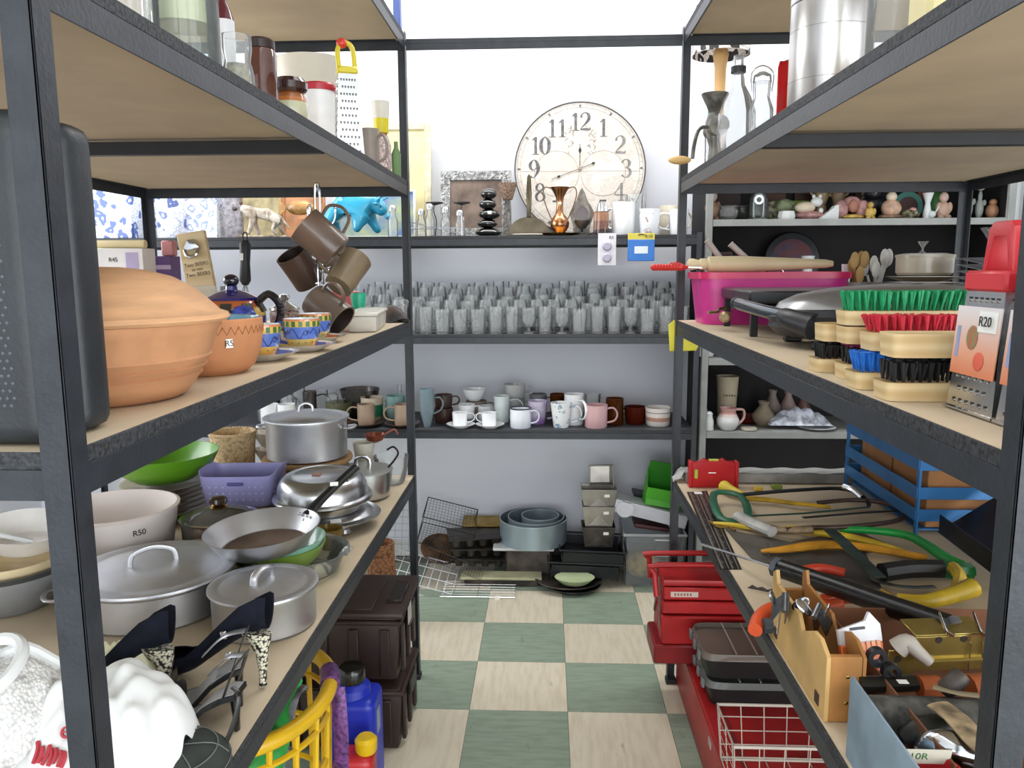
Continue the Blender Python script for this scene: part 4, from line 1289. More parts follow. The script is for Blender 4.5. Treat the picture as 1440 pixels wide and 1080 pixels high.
# --- blue teapot
P = Vector((-.655, 1.62, ZB))
t = thing('teapot', 'round blue teapot with a purple lid and painted yellow panels', 'teapot', P)
B().lathe(solid([(.040, 0), (.058, .02), (.067, .045), (.066, .070), (.058, .088), (.052, .095)]), 40).ob('body', bandmat([(0, '#28358f'), (.62, '#28358f'), (.66, '#d9b34c'), (.84, '#c26a3c')], .12, .9), t)
b = B()
for k in range(9):
    a = 2 * PI * k / 9
    b.box((0, 0, 0), (.004, .022, .020), m=Matrix.Rotation(a, 4, 'Z') @ Matrix.Translation((.0625, 0, .080)) @ Matrix.Rotation(-.5, 4, 'Y'))
b.ob('dark_panels', mat('#3a3a35', .2, coat=.6), t)
B().lathe(solid([(.054, .0952), (.055, .100), (.030, .112), (.012, .116), (.011, .124)]), 36).ob('lid', mat('#2c2370', .12, coat=.9), t)
B().ball((0, 0, .135), (.016, .016, .0135)).ob('knob', mat('#151426', .1, coat=.9), t)
B().tube([(.052, -.01, .085), (.085, -.02, .108), (.112, -.03, .080), (.098, -.025, .040), (.062, -.012, .028)], .008, 9, smooth=5).ob('handle', mat('#14151f', .15, coat=.9), t)
B().tube([(-.055, 0, .04), (-.085, 0, .06), (-.10, 0, .09)], lambda q: .014 - .006 * q, 9, smooth=4).ob('spout', mat('#28358f', .12, coat=.9), t)
B().ball((.040, -.050, .062), (.030, .018, .024)).ob('raised_flower', mat('#4454b8', .2, var=.2, vs=60, coat=.6), t)

# --- chrome mug tree and its mugs
MT = Vector((-.555, 1.925, ZB))
t = thing('mug_tree', 'chrome wire mug tree hung with brown stoneware mugs', 'mug tree', MT)
b = B()
for s in (-1, 1): b.tube([(s * .006, 0, .004), (s * .006, 0, .335), (s * .003, 0, .352)], .003, 8)
b.ob('stem', CHROME, t)
B().tube([(-.006, 0, .335), (-.004, 0, .360), (.004, 0, .360), (.006, 0, .335)], .003, 8, smooth=4).ob('top_loop', CHROME, t)
b = B().lathe([(.060, .0), (.064, .0), (.064, .004), (.060, .004)], 36, closed=True)
b.tube([(-.062, 0, .002), (.062, 0, .002)], .002, 6)
b.tube([(0, -.062, .002), (0, .062, .002)], .002, 6)
b.ob('base_ring', CHROME, t)
hooks = []
for z0 in (.27, .125):
    for k in range(3):
        a = 2 * PI * k / 3 + (0.35 if z0 > .2 else 1.3)
        c_, s_ = math.cos(a), math.sin(a)
        h = B().tube([(.004 * c_, .004 * s_, z0), (.030 * c_, .030 * s_, z0 - .004), (.040 * c_, .040 * s_, z0 + .012), (.042 * c_, .042 * s_, z0 + .034)], .0022, 6, smooth=4)
        h.ball((.042 * c_, .042 * s_, z0 + .036), .0042, u=8, v=6)
        h.ob('hook', CHROME, t)
BRM = mat('#6d584a', .35, var=.15, vs=10, coat=.3)
BRM2 = mat('#7a6a52', .4, var=.15, vs=10, coat=.3)
BRI = mat('#2a1f1a', .5)


def hungmug(label, px, py, y, axis, r, h, m, hdir):
    """mug whose centre shows at px,py; axis = direction of its opening, hdir = direction of its handle"""
    c = pyy(px, py, y)
    a = Vector(axis).normalized(); hd = Vector(hdir); hd = (hd - a * hd.dot(a)).normalized()
    k = a.cross(hd)
    M = Matrix((hd, k, a)).transposed().to_4x4(); M.translation = c - a * h / 2
    t = thing('mug', label, 'mug', (0, 0, 0), 0, 'stoneware mugs hanging on the mug tree')
    t.matrix_world = M
    B().lathe([(0, 0), (r * .90, 0), (r * .93, .004), (r * .95, h * .5), (r, h), (r - .004, h)], 32).ob('cup_body', m, t)
    B().lathe([(r - .004, h - .0002), (r * .93 - .004, h * .5), (r * .9 - .005, .006), (0, .005)], 32).ob('glazed_inside', BRI, t)
    B().tube(handle_pts(r, h, .42), .0055, 8, smooth=4, flat=.7).ob('handle', m, t)


hungmug('brown stoneware mug hanging highest on the mug tree, tilted to the left', 451, 335, 1.84, (-.62, -.10, .55), .046, .098, BRM, (.5, .2, .8))
hungmug('dark brown mug hanging at the left with its opening towards us', 423, 378, 1.93, (-.35, -.45, .80), .040, .088, mat('#4f3a30', .35, var=.15, vs=10, coat=.3), (.6, .3, .2))
hungmug('tan mug hanging at the right with its base towards us', 489, 383, 1.90, (.35, .62, .70), .038, .095, BRM2, (-.7, .0, .6))
hungmug('brown mug hanging lowest on the mug tree, opening to the lower right', 461, 436, 1.84, (.62, -.20, -.45), .042, .092, mat('#6a5b50', .35, var=.15, vs=10, coat=.3), (-.5, 0, .8))
hungmug('small brown mug mostly hidden behind the tan mug', 466, 362, 2.03, (.2, .5, .7), .030, .07, BRM, (-.7, .2, .2))

# --- things behind and around
P = Vector((-.690, 2.05, ZB))
t = thing('sugar_bowl', 'small lidded glass bowl with a pink frieze and chrome knob', 'bowl', P)
B().lathe(solid([(.030, 0), (.038, .012), (.038, .045), (.034, .052)]), 32).ob('body', spotmat('#b9a49c', '#8a4f4a', 70, .2, .4), t)
B().lathe(solid([(.040, .0522), (.038, .058), (.016, .072), (.010, .074)]), 32).ob('lid', mat('#b9b3ab', .15, .4, coat=.5), t)
B().lathe(solid([(.008, .074), (.015, .084), (.013, .092), (.006, .094)]), 20).ob('knob', CHROME, t)
P = colx(505, -.535, ZB)
vessel('plastic_beaker', 'upright turquoise green plastic beaker right of the mug tree', 'beaker', P, [(.017, 0), (.016, .03), (.022, .085), (.021, .09)], mat('#1fae86', .3), .002)
P = colx(478, -.640, ZB)
t = thing('funnel', 'pink plastic funnel behind the mug tree', 'funnel', P)
vessel('', '', '', P, [(.03, 0), (.045, .05), (.062, .088)], mat('#d9707a', .35), .002, parent=t)
t = thing('plastic_box', 'long cream plastic box with a lid near the far end of the middle left shelf', 'box', (-.477, 2.085, ZB), .11)
B().box((0, 0, .020), (.074, .27, .040), .006, seg=2, taper=.93).ob('body', mat('#cfcac0', .4), t)
B().box((0, 0, .045), (.080, .276, .010), .003).ob('lid', mat('#d9d5cb', .4), t)
P = Vector((-.475, 2.335, ZB))
t = thing('sunglass_pouch', 'crumpled brown and black pouch at the far end of the middle left shelf', 'pouch', P, .2)
rn = random.Random(2)
B().grid(lambda u, v: Vector(((u - .5) * .125, (v - .5) * .07, .006 + .040 * math.sin(PI * u) ** .5 * math.sin(PI * v) ** .6 + .006 * math.sin(9 * u + 4 * v))), 18, 12, .004).ob('body', mat('#5a4a3c', .5, var=.5, vs=20, col2='#1f1d20'), t)
P = Vector((-.432, 2.37, ZB))
t = thing('glass_ornament', 'small clear glass bird ornament beside the left rack post', 'ornament', P)
vessel('', '', '', P, [(.014, 0), (.010, .01), (.010, .04), (.016, .05)], CLEARW, .002, parent=t)
B().ball((0, 0, .058), (.016, .010, .010)).ob('bird', CLEARW, t)

# bottle opener board
BO = pyy(283, 366, 2.13)
OW = woodmat('#d9c39a', '#cdb485', 3, (1, 12, 3))
t = thing('opener_board', 'upright wooden board with a cast bottle opener and a beer motto', 'bottle opener', (BO.x + .012, 2.13, ZB + .0055), rot=(0, math.radians(-8), 0))
H_ = .255
B().box((0, 0, H_ / 2), (.078, .014, H_), .002).ob('board', OW, t)
B().prism([(-.009, .235), (.009, .235), (.020, .218), (.022, .208), (-.022, .208), (-.020, .218)], .010, c0=-.018, bev=.003).ob('opener_plate', CHROME, t)
B().tube([(-.020, -.016, .209), (-.013, -.024, .194), (0, -.027, .188), (.013, -.024, .194), (.020, -.016, .209)], .005, 8, smooth=4).ob('opener_lip', CHROME, t)
B().ball((0, -.012, .222), (.004, .006, .004)).ob('screw', CHROME, t)
IB = mat('#6b4f35', .6)
for s_, z_, sz in (('Two BEERS', .168, .0145), ('or not', .155, .012), ('Two BEERS', .141, .0145)):
    text(s_, sz, t, (0, -.0075, z_), (PI / 2, 0, 0), IB)
# whisk
P = Vector((-.790, 2.03, ZB))
t = thing('whisk', 'whisk with a fat black handle standing on its chrome wires', 'whisk', P, rot=(0, math.radians(3), 0))
for k in range(4):
    a = PI * k / 4
    c_, s_ = math.cos(a), math.sin(a)
    B().tube([(-.003 * c_, -.003 * s_, .12), (-.016 * c_, -.016 * s_, .05), (0, 0, .0015), (.016 * c_, .016 * s_, .05), (.003 * c_, .003 * s_, .12)], .0012, 5, smooth=5).ob('wire', CHROME, t)
B().lathe(solid([(.008, .118), (.0145, .130), (.012, .175), (.0145, .222), (.009, .232)]), 20).ob('handle', mat('#24272a', .5), t)
B().tube([(-.004, 0, .23), (-.006, 0, .248), (.004, 0, .252), (.005, 0, .23)], .0018, 5, smooth=3).ob('hanging_loop', BLACKP, t)
sticker(t, (-.004, -.0140, .19), (PI / 2, 0, 0), .008, .018, '')
# cartons behind the clay pot
P = pyy(180, 380, 2.15)
t = thing('white_carton', 'white carton with a pale printed label behind the clay pot', 'carton', (P.x, 2.15, ZB))
B().box((0, 0, .108), (.125, .07, .216), .001).ob('body', mat('#e6e2e0', .6), t)
B().box((.032, -.0355, .175), (.034, .001, .06)).ob('lilac_label', mat('#b3a6c8', .6), t)
text('R45', .016, t, (-.020, -.0358, .185), (PI / 2, 0, 0))
single(B().lathe(solid([(.011, -.07), (.011, .07)]), 20, m=Matrix.Rotation(PI / 2, 4, 'Y')), 'candle', mat('#dcc99a', .5), 'cream candle lying on the white carton', 'candle', (P.x - .01, 2.14, ZB + .2275))
single(B().ball((0, 0, .012), (.022, .014, .012)), 'wooden_egg', mat('#8a5a34', .5), 'small brown wooden egg on the white carton', 'egg', (P.x + .028, 2.165, ZB + .2162))
P = pyy(226, 380, 2.2)
t = thing('purple_carton', 'purple carton standing right of the white carton', 'carton', (P.x, 2.23, ZB))
B().box((0, 0, .098), (.060, .06, .196), .001).ob('body', mat('#6a4c86', .5, var=.15, vs=12), t)
B().box((0, -.0305, .165), (.060, .0006, .012)).ob('pale_band', mat('#b9a6c4', .5), t)
single(B().box((0, 0, .022), (.036, .028, .044), .004), 'pink_soap', mat('#c98a8a', .5), 'pink soap block on top of the purple carton', 'soap', (P.x + .012, 2.235, ZB + .1963))
P = Vector((-.935, 2.0, ZB))
vessel('wooden_cup', 'brown wooden cup half hidden by the clay pot lid', 'cup', P, [(.03, 0), (.036, .05), (.034, .105)], mat('#9a7048', .6, var=.1), .004)
t = thing('acrylic_tray', 'clear acrylic tray leaning below the bottle opener board', 'tray', (-.830, 1.90, ZB))
for (c, d) in (((0, 0, .002), (.10, .07, .004)), ((-.049, 0, .06), (.002, .07, .116)), ((.049, 0, .06), (.002, .07, .116)), ((0, -.034, .06), (.096, .002, .116)), ((0, .034, .06), (.096, .002, .116))):
    B().box(c, d).ob('wall_panel', CLEARW, t)
t = thing('cutlery_tray', 'grey slanted cutlery tray between the clay pot and the blue teapot', 'tray', (-.735, 1.78, ZB), .2)
B().box((0, 0, .040), (.13, .08, .080), .004, taper=.85).ob('body', mat('#8e8a86', .4), t)
B().box((0, 0, .084), (.145, .09, .006), .002).ob('shiny_rim', SSTEEL, t)

# ================================================================== LEFT RACK, LOWER SHELF
Z0 = ZCc


def lidded(name, label, P, r, h, m, lidm, dome, hy=0.9, ears=False, cat='pot'):
    t = thing(name, label, cat, P)
    B().lathe(shell([(r * .92, 0), (r * .965, .004), (r * .97, h * .9), (r, h - .002), (r, h)], .0025), 56).ob('body', m, t)
    B().lathe([(0, h + dome), (r * .45, h + dome * .93), (r * .80, h + dome * .45), (r * .86, h + .005), (r * .93, h + .008), (r * 1.03, h + .006), (r * 1.035, h + .002), (r * 1.02, h + .0006), (0, h + .0006)], 56).ob('lid', lidm, t)
    if ears:
        for s in (-1, 1):
            B().tube([(s * r * .96, -.03, h * .75), (s * (r + .035), -.026, h * .78), (s * (r + .035), .026, h * .78), (s * r * .96, .03, h * .75)], .005, 8, smooth=4, flat=.5).ob('side_handle', m, t)
    return t


def loop(t, z, w, hh, rz, m=None, th=.005):
    c_, s_ = math.cos(rz), math.sin(rz)
    B().tube([(-w * c_, -w * s_, z), (-w * .85 * c_, -w * .85 * s_, z + hh * .7), (0, 0, z + hh), (w * .85 * c_, w * .85 * s_, z + hh * .7), (w * c_, w * s_, z)], th, 8, smooth=5, flat=.55).ob('lid_handle', m or ALU, t)


t = lidded('cooking_pot', 'wide aluminium pot with a loop handled lid, largest of the lower left shelf', (-.765, 1.435, Z0), .148, .070, ALU, ALU, .014, ears=True)
t.rotation_euler = (0, 0, .55)
loop(t, .080, .042, .036, 0)
t = lidded('cooking_pot', 'smaller aluminium pot with a strap handled lid beside the black pumps', (-.522, 1.363, Z0), .096, .070, ALU, ALU, .012)
loop(t, .078, .026, .026, 1.2, th=.007)
# --- tall aluminium pot on a stack at the back
t = thing('casserole_dish', 'amber brown casserole dish under the tall aluminium pot', 'dish', (-.700, 2.225, Z0))
vessel('', '', '', 0, [(.095, 0), (.100, .006), (.116, .06), (.120, .095)], mat('#8f7348', .2, var=.2, vs=14, coat=.6), .006, parent=t)
single(B().lathe(solid([(.128, 0), (.130, .006), (.128, .012)]), 48), 'round_board', woodmat('#b89468', '#8f6c42', 5), 'round wooden board between the casserole dish and the tall pot', 'board', (-.700, 2.225, Z0 + .0955))
t = lidded('cooking_pot', 'tall dented aluminium pot with a domed lid at the back of the lower left shelf', (-.700, 2.225, Z0 + .108), .119, .112, ALU, ALU, .020)
loop(t, .130, .020, .026, .3, th=.0035)
for s in (-1, 1):
    B().tube([(s * .116, -.022, .085), (s * .140, -.018, .088), (s * .140, .018, .088), (s * .116, .022, .085)], .004, 8, smooth=4).ob('side_handle', ALU, t)
# --- frosted mixing tub
t = thing('mixing_tub', 'big frosted pinkish white tub half hidden by the near rack post', 'tub', (-.985, 1.690, Z0))
vessel('', '', '', 0, [(.112, 0), (.120, .006), (.132, .08), (.136, .116)], mat('#ebe3de', .35, var=.02, vs=4, sss=.3), .003, parent=t)
B().lathe([(.133, .112), (.140, .112), (.141, .117), (.134, .119)], 48, closed=True).ob('rim', mat('#ecdfda', .35), t)
sa = facecam((-.985, 1.690)) - PI / 2 + .35
text('R50', .018, t, (.1345 * math.cos(sa), .1345 * math.sin(sa), .085), (PI / 2, 0, sa + PI / 2))
# --- green bowl on a stack of beige plates
for k in range(7):
    single(B().lathe(shell([(.060, 0), (.065, .002), (.105, .012), (.112, .016)], .003), 40), 'dinner_plate', mat('#c9b8a4', .35, coat=.3),
           'beige dinner plate in the stack under the green bowl, %s from the bottom' % ORD[k], 'plate', (-1.010, 1.985, Z0 + .0135 * k), 0, 'plates under the green bowl')
vessel('salad_bowl', 'large lime green plastic salad bowl', 'bowl', (-1.010, 1.985, Z0 + .0135 * 7 + .0045), [(.055, 0), (.075, .004), (.120, .035), (.140, .075)], mat('#5f9c1e', .3, var=.04, coat=.2), .003)
# --- wicker basket, scalloped bowls
WK = weavemat('#e2c79c', '#9a7548', 110, lo=.45, hi=1.1)
t = thing('wicker_basket', 'round straw coloured wicker basket behind the lilac basket', 'basket', (-.945, 2.285, Z0))
vessel('', '', '', 0, [(.052, 0), (.058, .04), (.064, .13), (.068, .165)], WK, .005, parent=t)
b = B()
for k in range(3):
    b.tube([((.066 + .002 * math.sin(14 * a + k * 2.1)) * math.cos(a), (.066 + .002 * math.sin(14 * a + k * 2.1)) * math.sin(a), .163 + .004 * math.cos(14 * a + k * 2.1)) for a in [2 * PI * q / 84 for q in range(84)]], .0025, 5, closed=True)
b.ob('braided_rim', WK, t)
for k in range(3):
    single(B().lathe(shell([(.020, 0), (.030, .01), (.052, .05)], .003), 48, flute=12, fa=.06), 'scalloped_bowl', mat('#ddd6ca', .3, coat=.4), 'cream scalloped bowl stacked beside the wicker basket, %s' % ('bottom one', 'middle one', 'top one')[k], 'bowl',
           (-.853, 2.35, Z0 + .052 * k), 0, 'scalloped bowls')
# --- lilac perforated basket on a low dish
single(B().box((0, 0, .026), (.17, .13, .052), .012, seg=3), 'baking_dish', mat('#7d6a5a', .35, coat=.3), 'brown rectangular dish under the lilac basket', 'dish', (-.788, 1.955, Z0), .06)
t = thing('laundry_basket', 'lilac perforated plastic basket with hand slots', 'basket', (-.788, 1.965, Z0 + .0525), .06)
LI = mat('#a5a2d6', .35, var=.04, sss=.1)
w_, d_, h_ = .200, .150, .080


def bw(u, z):   # half sizes grow towards the rim
    return 1 + .16 * z / h_


b = B()
nu = 60
ringz = [0, .004, h_ * .5, h_]
for wall in (0, .0025):
    prev = None
    for z in ringz:
        ring = []
        for q in range(nu):
            a = 2 * PI * q / nu
            ca, sa_ = math.cos(a), math.sin(a)
            e = .32
            x = (w_ / 2 * .86 * bw(0, z) - wall) * math.copysign(abs(ca) ** e, ca); y = (d_ / 2 * .86 * bw(0, z) - wall) * math.copysign(abs(sa_) ** e, sa_)
            zz = z + (.014 * abs(ca) ** 6 if z == h_ else 0)
            ring.append(b.bm.verts.new((x, y, max(zz, wall))))
        if prev:
            for q in range(nu): b.bm.faces.new((prev[q], prev[(q + 1) % nu], ring[(q + 1) % nu], ring[q]))
        else: b.bm.faces.new(ring)
        prev = ring
    if wall == 0: o1 = prev
    else:
        for q in range(nu): b.bm.faces.new((o1[q], o1[(q + 1) % nu], prev[(q + 1) % nu], prev[q]))
b.ob('basket_body', LI, t)
b = B()
for side in (-1, 1):
    for i in range(9):
        for j in range(3):
            x = -.066 + .0165 * i; z = .018 + .017 * j
            if j == 2 and 2 < i < 6: continue
            b.ball((x, side * (d_ / 2 * .86 * bw(0, z) + .0002), z), (.0026, .0016, .0026), u=8, v=4)
for side in (-1, 1):
    for i in range(6):
        for j in range(3):
            z = .018 + .017 * j
            b.ball((side * (w_ / 2 * .86 * bw(0, z) - .0002), -.05 + .02 * i, z), (.0016, .0026, .0026), u=8, v=4)
b.ob('round_holes', mat('#c9c6e6', .5), t)['kind'] = 'stuff'
B().box((0, -.0735, .061), (.042, .004, .009), .003).ob('hand_slot', mat('#5d5896', .5), t)
B().box((0, .0725, .061), (.042, .004, .009), .003).ob('hand_slot', mat('#9a6f58', .5), t)
# --- small pot with glass lid
t = thing('saucepan', 'small steel saucepan with a glass lid and brown gold knob', 'pot', (-.765, 1.745, Z0))
vessel('', '', '', 0, [(.080, 0), (.083, .004), (.084, .074)], SSTEEL, .002, parent=t)
B().lathe([(.078, .0752), (.088, .0752), (.089, .079), (.080, .080)], 48, closed=True).ob('lid_rim', CHROME, t)
B().lathe([(.080, .0795), (.060, .091), (.030, .098), (0, .100)], 48).ob('glass_lid', glassmat('#dcd8cc', .3, .14), t)
B().lathe(solid([(.018, .0985), (.020, .102), (.012, .106)]), 28).ob('gold_ferrule', mat('#c9a25c', .25, 1.0), t)
B().lathe(solid([(.016, .1062), (.021, .112), (.020, .122), (.012, .127)]), 28).ob('knob', mat('#2f1d16', .2, coat=.8), t)
vessel('ramekin', 'small pale pink bowl between the saucepan and the widest pot', 'bowl', (-.765, 1.622, Z0), [(.024, 0), (.030, .01), (.032, .055)], mat('#e0bfb2', .3, coat=.4), .003)
# --- oval glass dish with bowls and the frying pan on top
t = thing('glass_dish', 'oval clear glass baking dish under the green bowl and frying pan', 'dish', (-.555, 1.610, Z0))
B().lathe(shell([(.095, 0), (.105, .006), (.120, .045), (.130, .050)], .004), 56, sy=.88).ob('body', CLEAR, t)
for s in (-1, 1): B().box((s * .122, 0, .047), (.020, .05, .004), .0015).ob('side_handle', CLEARW, t)
vessel('mixing_bowl', 'olive green bowl inside the oval glass dish', 'bowl', (-.575, 1.605, Z0 + .0045), [(.045, 0), (.055, .004), (.085, .035), (.098, .062)], mat('#7d9c3c', .3, var=.05, coat=.3), .003)
vessel('enamel_bowl', 'turquoise bowl, white inside, nested in the green bowl', 'bowl', (-.570, 1.600, Z0 + .018), [(.040, 0), (.050, .006), (.080, .035), (.094, .062)], mat('#8fc4ae', .25, coat=.5), .003)
t = thing('frying_pan', 'aluminium frying pan with a black handle resting on the stacked bowls', 'pan', (-.585, 1.545, Z0 + .0805), rot=(math.radians(3), math.radians(-3), 0))
PH = .042
B().lathe(shell([(.084, 0), (.090, .003), (.106, .026), (.118, PH)], .0025), 64).ob('pan_body', ALU, t)
B().lathe(solid([(.0825, .0030), (.0825, .0036)]), 48).ob('worn_base', mat('#8a776c', .5, .5, var=.15, vs=12), t)
HD = math.radians(54)
c_, s_ = math.cos(HD), math.sin(HD)
for k in (-.014, 0, .014):
    B().ball((.1025 * c_ - k * s_, .1025 * s_ + k * c_, .026 + (.008 if k else -.004)), .0035, u=10, v=6).ob('rivet', CHROME, t)
B().tube([(.112 * c_, .112 * s_, .028), (.140 * c_, .140 * s_, .046), (.20 * c_, .20 * s_, .074), (.258 * c_, .258 * s_, .098)], lambda q: .013 if q > .55 else .017 - .008 * q, 12, smooth=5, flat=.6).ob('handle', mat('#17181a', .35), t)
sticker(t, (.200 * c_ - .003, .200 * s_ - .012, .079), (math.radians(60), 0, HD - .9), .018, .009, '')
vessel('custard_cup', 'small amber glass cup beside the frying pan', 'cup', (-.508, 1.752, Z0), [(.018, 0), (.028, .03), (.032, .05)], glassmat('#b89a52', .25, .25), .003, flute=9, fa=.04)
# --- domed steel serving dishes
t = thing('serving_dish', 'low oval steel serving dish underneath the domed one', 'dish', (-.556, 1.915, Z0))
B().lathe([(0, .012), (.100, .012), (.118, .030), (.132, .032), (.133, .035), (.115, .037), (.104, .048), (.075, .0525), (0, .0535)], 60, sy=.95).ob('body', SSTEEL, t)
for a in (.6, 2.3, 3.9, 5.4):
    B().lathe(solid([(.012, 0), (.018, .008), (.014, .016)]), 16, c=(.092 * math.cos(a), .088 * math.sin(a), 0)).ob('foot', SSTEEL, t)
sa = -1.15
B().box((0, 0, 0), (.026, .0008, .011), m=Matrix.Translation((.111 * math.cos(sa), .105 * math.sin(sa), .044)) @ Matrix.Rotation(sa + PI / 2, 4, 'Z') @ Matrix.Rotation(-.9, 4, 'X')).ob('price_sticker', WHITE_ST, t)
t = thing('serving_dish', 'polished domed steel serving dish stacked on top of the low one', 'dish', (-.565, 1.905, Z0 + .054), rot=(math.radians(2), 0, 0))
B().lathe([(0, 0), (.090, 0), (.104, .004), (.110, .022), (.123, .024), (.124, .027), (.112, .028)], 60).ob('dish_body', SSTEEL, t)
B().lathe([(.1235, .0285), (.121, .033), (.113, .036), (.110, .060), (.100, .078), (.090, .084), (.070, .086), (.066, .084), (0, .084)], 60).ob('dome_lid', SSTEEL, t)
B().box((.060, -.060, .0865), (.020, .012, .0006), m=Matrix.Rotation(.2, 4, 'Z')).ob('price_sticker', WHITE_ST, t)
B().box((-.012, .0, .0850), (.020, .022, .0012)).ob('paper_scrap', mat('#b98f7d', .6), t)
# --- steel pot with flat lid, glass casserole, back corner pieces
t = thing('stock_pot', 'steel pot with a flat frosted lid and strap handle near the far left post', 'pot', (-.527, 2.175, Z0))
vessel('', '', '', 0, [(.066, 0), (.076, .008), (.082, .05), (.083, .078)], SSTEEL, .002, parent=t)
B().lathe(solid([(.086, .0785), (.086, .082), (.070, .085)]), 48).ob('lid', mat('#a9aba6', .3, .5, var=.05), t)
B().tube([(-.018, 0, .083), (-.018, 0, .108), (0, 0, .118), (.018, 0, .108), (.018, 0, .083)], .006, 8, smooth=2, flat=.25).ob('strap_handle', CHROME, t)
B().tube([(.070, .01, .082), (.090, .015, .105), (.100, .02, .125), (.085, .03, .140), (.065, .035, .130)], .003, 8, smooth=5).ob('wire_bail', mat('#3b3633', .3, .8), t)
t = thing('glass_casserole', 'clear glass casserole bowl by the far left post', 'bowl', (-.475, 2.325, Z0))
vessel('', '', '', 0, [(.035, 0), (.042, .01), (.050, .05), (.054, .085)], CLEARW, .003, parent=t)
vessel('gravy_boat', 'cream gravy boat behind the steel pot', 'gravy boat', (-.560, 2.335, Z0), [(.022, 0), (.026, .06), (.034, .125)], mat('#d5d0c2', .3, coat=.3), .003, sx=1.0)
t = thing('copper_ladle', 'copper coloured ladle lying over the back bowls', 'ladle', (-.520, 2.315, Z0 + .128), rz=.4)
B().lathe(shell([(.008, 0), (.024, .008), (.032, .026)], .0015), 28, c=(.0, 0, 0)).ob('bowl', mat('#8a4a38', .3, .6), t)
B().tube([(.03, 0, .024), (.06, .0, .036), (.070, 0, .020)], .003, 6, smooth=4).ob('handle', mat('#8a4a38', .3, .6), t)
# --- cream bowls and white tub at the far left edge
for k, (m_, r_, h_, z_) in enumerate(((mat('#8e9092', .4), .112, .078, 0), (mat('#3c403e', .4), .110, .030, .0785), (mat('#dbc79e', .4, coat=.2), .106, .062, .040))):
    if k == 1:
        single(B().lathe([(.105, 0), (.113, 0), (.115, .010), (.107, .010)], 48, closed=True), 'rubber_ring', m_, 'black rubber ring around the grey bowl at the left edge', 'ring', (-1.045, 1.420, Z0 + .0785))
    else:
        vessel('mixing_bowl', ('grey mixing bowl at the left edge of the lower shelf', '', 'tan mixing bowl nested in the grey one')[k], 'bowl', (-1.045, 1.420, Z0 + (0 if k == 0 else .0045)),
               [(.060, 0), (.070, .004), (r_ - .008, h_ * .7), (r_ - (.008 if k == 2 else 0), h_ + (.035 if k == 2 else 0))], m_, .003)
t = thing('plastic_colander', 'white plastic colander tipped onto the tan bowl', 'colander', (-1.030, 1.455, Z0 + .107), rot=(.10, .12, 0))
vessel('', '', '', 0, [(.050, 0), (.058, .006), (.078, .040), (.084, .045)], mat('#eceae6', .35), .003, parent=t)
B().tube([(-.05, -.055, .044), (0, -.075, .060), (.05, -.055, .044)], .005, 8, smooth=4).ob('handle', mat('#c4c6c6', .35), t)


# --- black pumps with snakeskin heels
def shoe(label, P, rz, snake=True, hh=.090, name='pump', roll=0):
    t = thing(name, label, 'shoe', P, rot=(roll, 0, rz))
    SU = mat('#10131f', .85, var=.15, vs=50, spec=.2)
    X = [-.006, .004, .03, .06, .09, .115, .14, .165, .19, .215, .232]
    W = [.014, .023, .028, .027, .027, .030, .035, .037, .033, .022, .006]
    S = [hh, hh - .001, hh - .010, hh - .030, hh * .42, hh * .22, hh * .09, .004, .003, .003, .004]
    Hh = [.070, .072, .066, .056, .046, .040, .040, .038, .034, .026, .012]
    A = [2.0, 2.0, 1.98, 1.92, 1.85, 1.80, 2.1, 2.75, 3.1, 3.1, 3.1]
    n = 20

    def fn(u, v):
        f = u * (len(X) - 1); i = min(int(f), len(X) - 2); q = f - i
        g = lambda T: T[i] * (1 - q) + T[i + 1] * q
        ph = (v * 2 - 1) * g(A)
        return Vector((g(X), g(W) * math.sin(ph) * (1.0 if abs(ph) < PI / 2 else 1.0), g(S) + g(Hh) * (1 - math.cos(ph)) / 2))
    B().grid(fn, 30, n, .0022).ob('upper', SU, t)
    HM = weavemat('#d2ccb6', '#1c1b18', 210, .4, .4, .45, .62) if snake else mat('#131315', .25, coat=.5)
    prof = [(0.0, .000, .0055, .0055), (.022, .001, .0065, .0065), (.045, .003, .009, .010), (.065, .008, .014, .018), (hh - .008, .018, .022, .028)]
    b = B(); prev = None
    for z, x, w, d in prof:
        ring = [b.bm.verts.new((x + d * math.cos(2 * PI * k / 16), w * math.sin(2 * PI * k / 16), z + (.010 * (1 - math.cos(2 * PI * k / 16)) * -.5 + .004 if z > .07 else 0))) for k in range(16)]
        if prev:
            for k in range(16): b.bm.faces.new((prev[k], prev[(k + 1) % 16], ring[(k + 1) % 16], ring[k]))
        else: b.bm.faces.new(ring)
        prev = ring
    b.bm.faces.new(prev)
    b.ob('heel', HM, t, loc=(0, 0, .003))
    B().lathe(solid([(.0062, 0), (.0062, .0035)]), 14).ob('heel_tip', BLACKP, t)
    B().tube([(.030, 0, hh - .013), (.07, 0, hh * .58), (.115, 0, hh * .20), (.15, 0, .003)], .004, 8, smooth=4, flat=.3).ob('shank', mat('#1a1a1c', .3), t)
    return t


shoe('black suede pump with a snakeskin heel, right one by the aisle edge', pz(377, 974, Z0) + Vector((-.012, .012, .006)), PI - .12, roll=.16)
shoe('black suede pump with a snakeskin heel, left one behind the white cloth', pz(236, 992, Z0) + Vector((.0, .0, .006)), PI + .10, roll=.16)


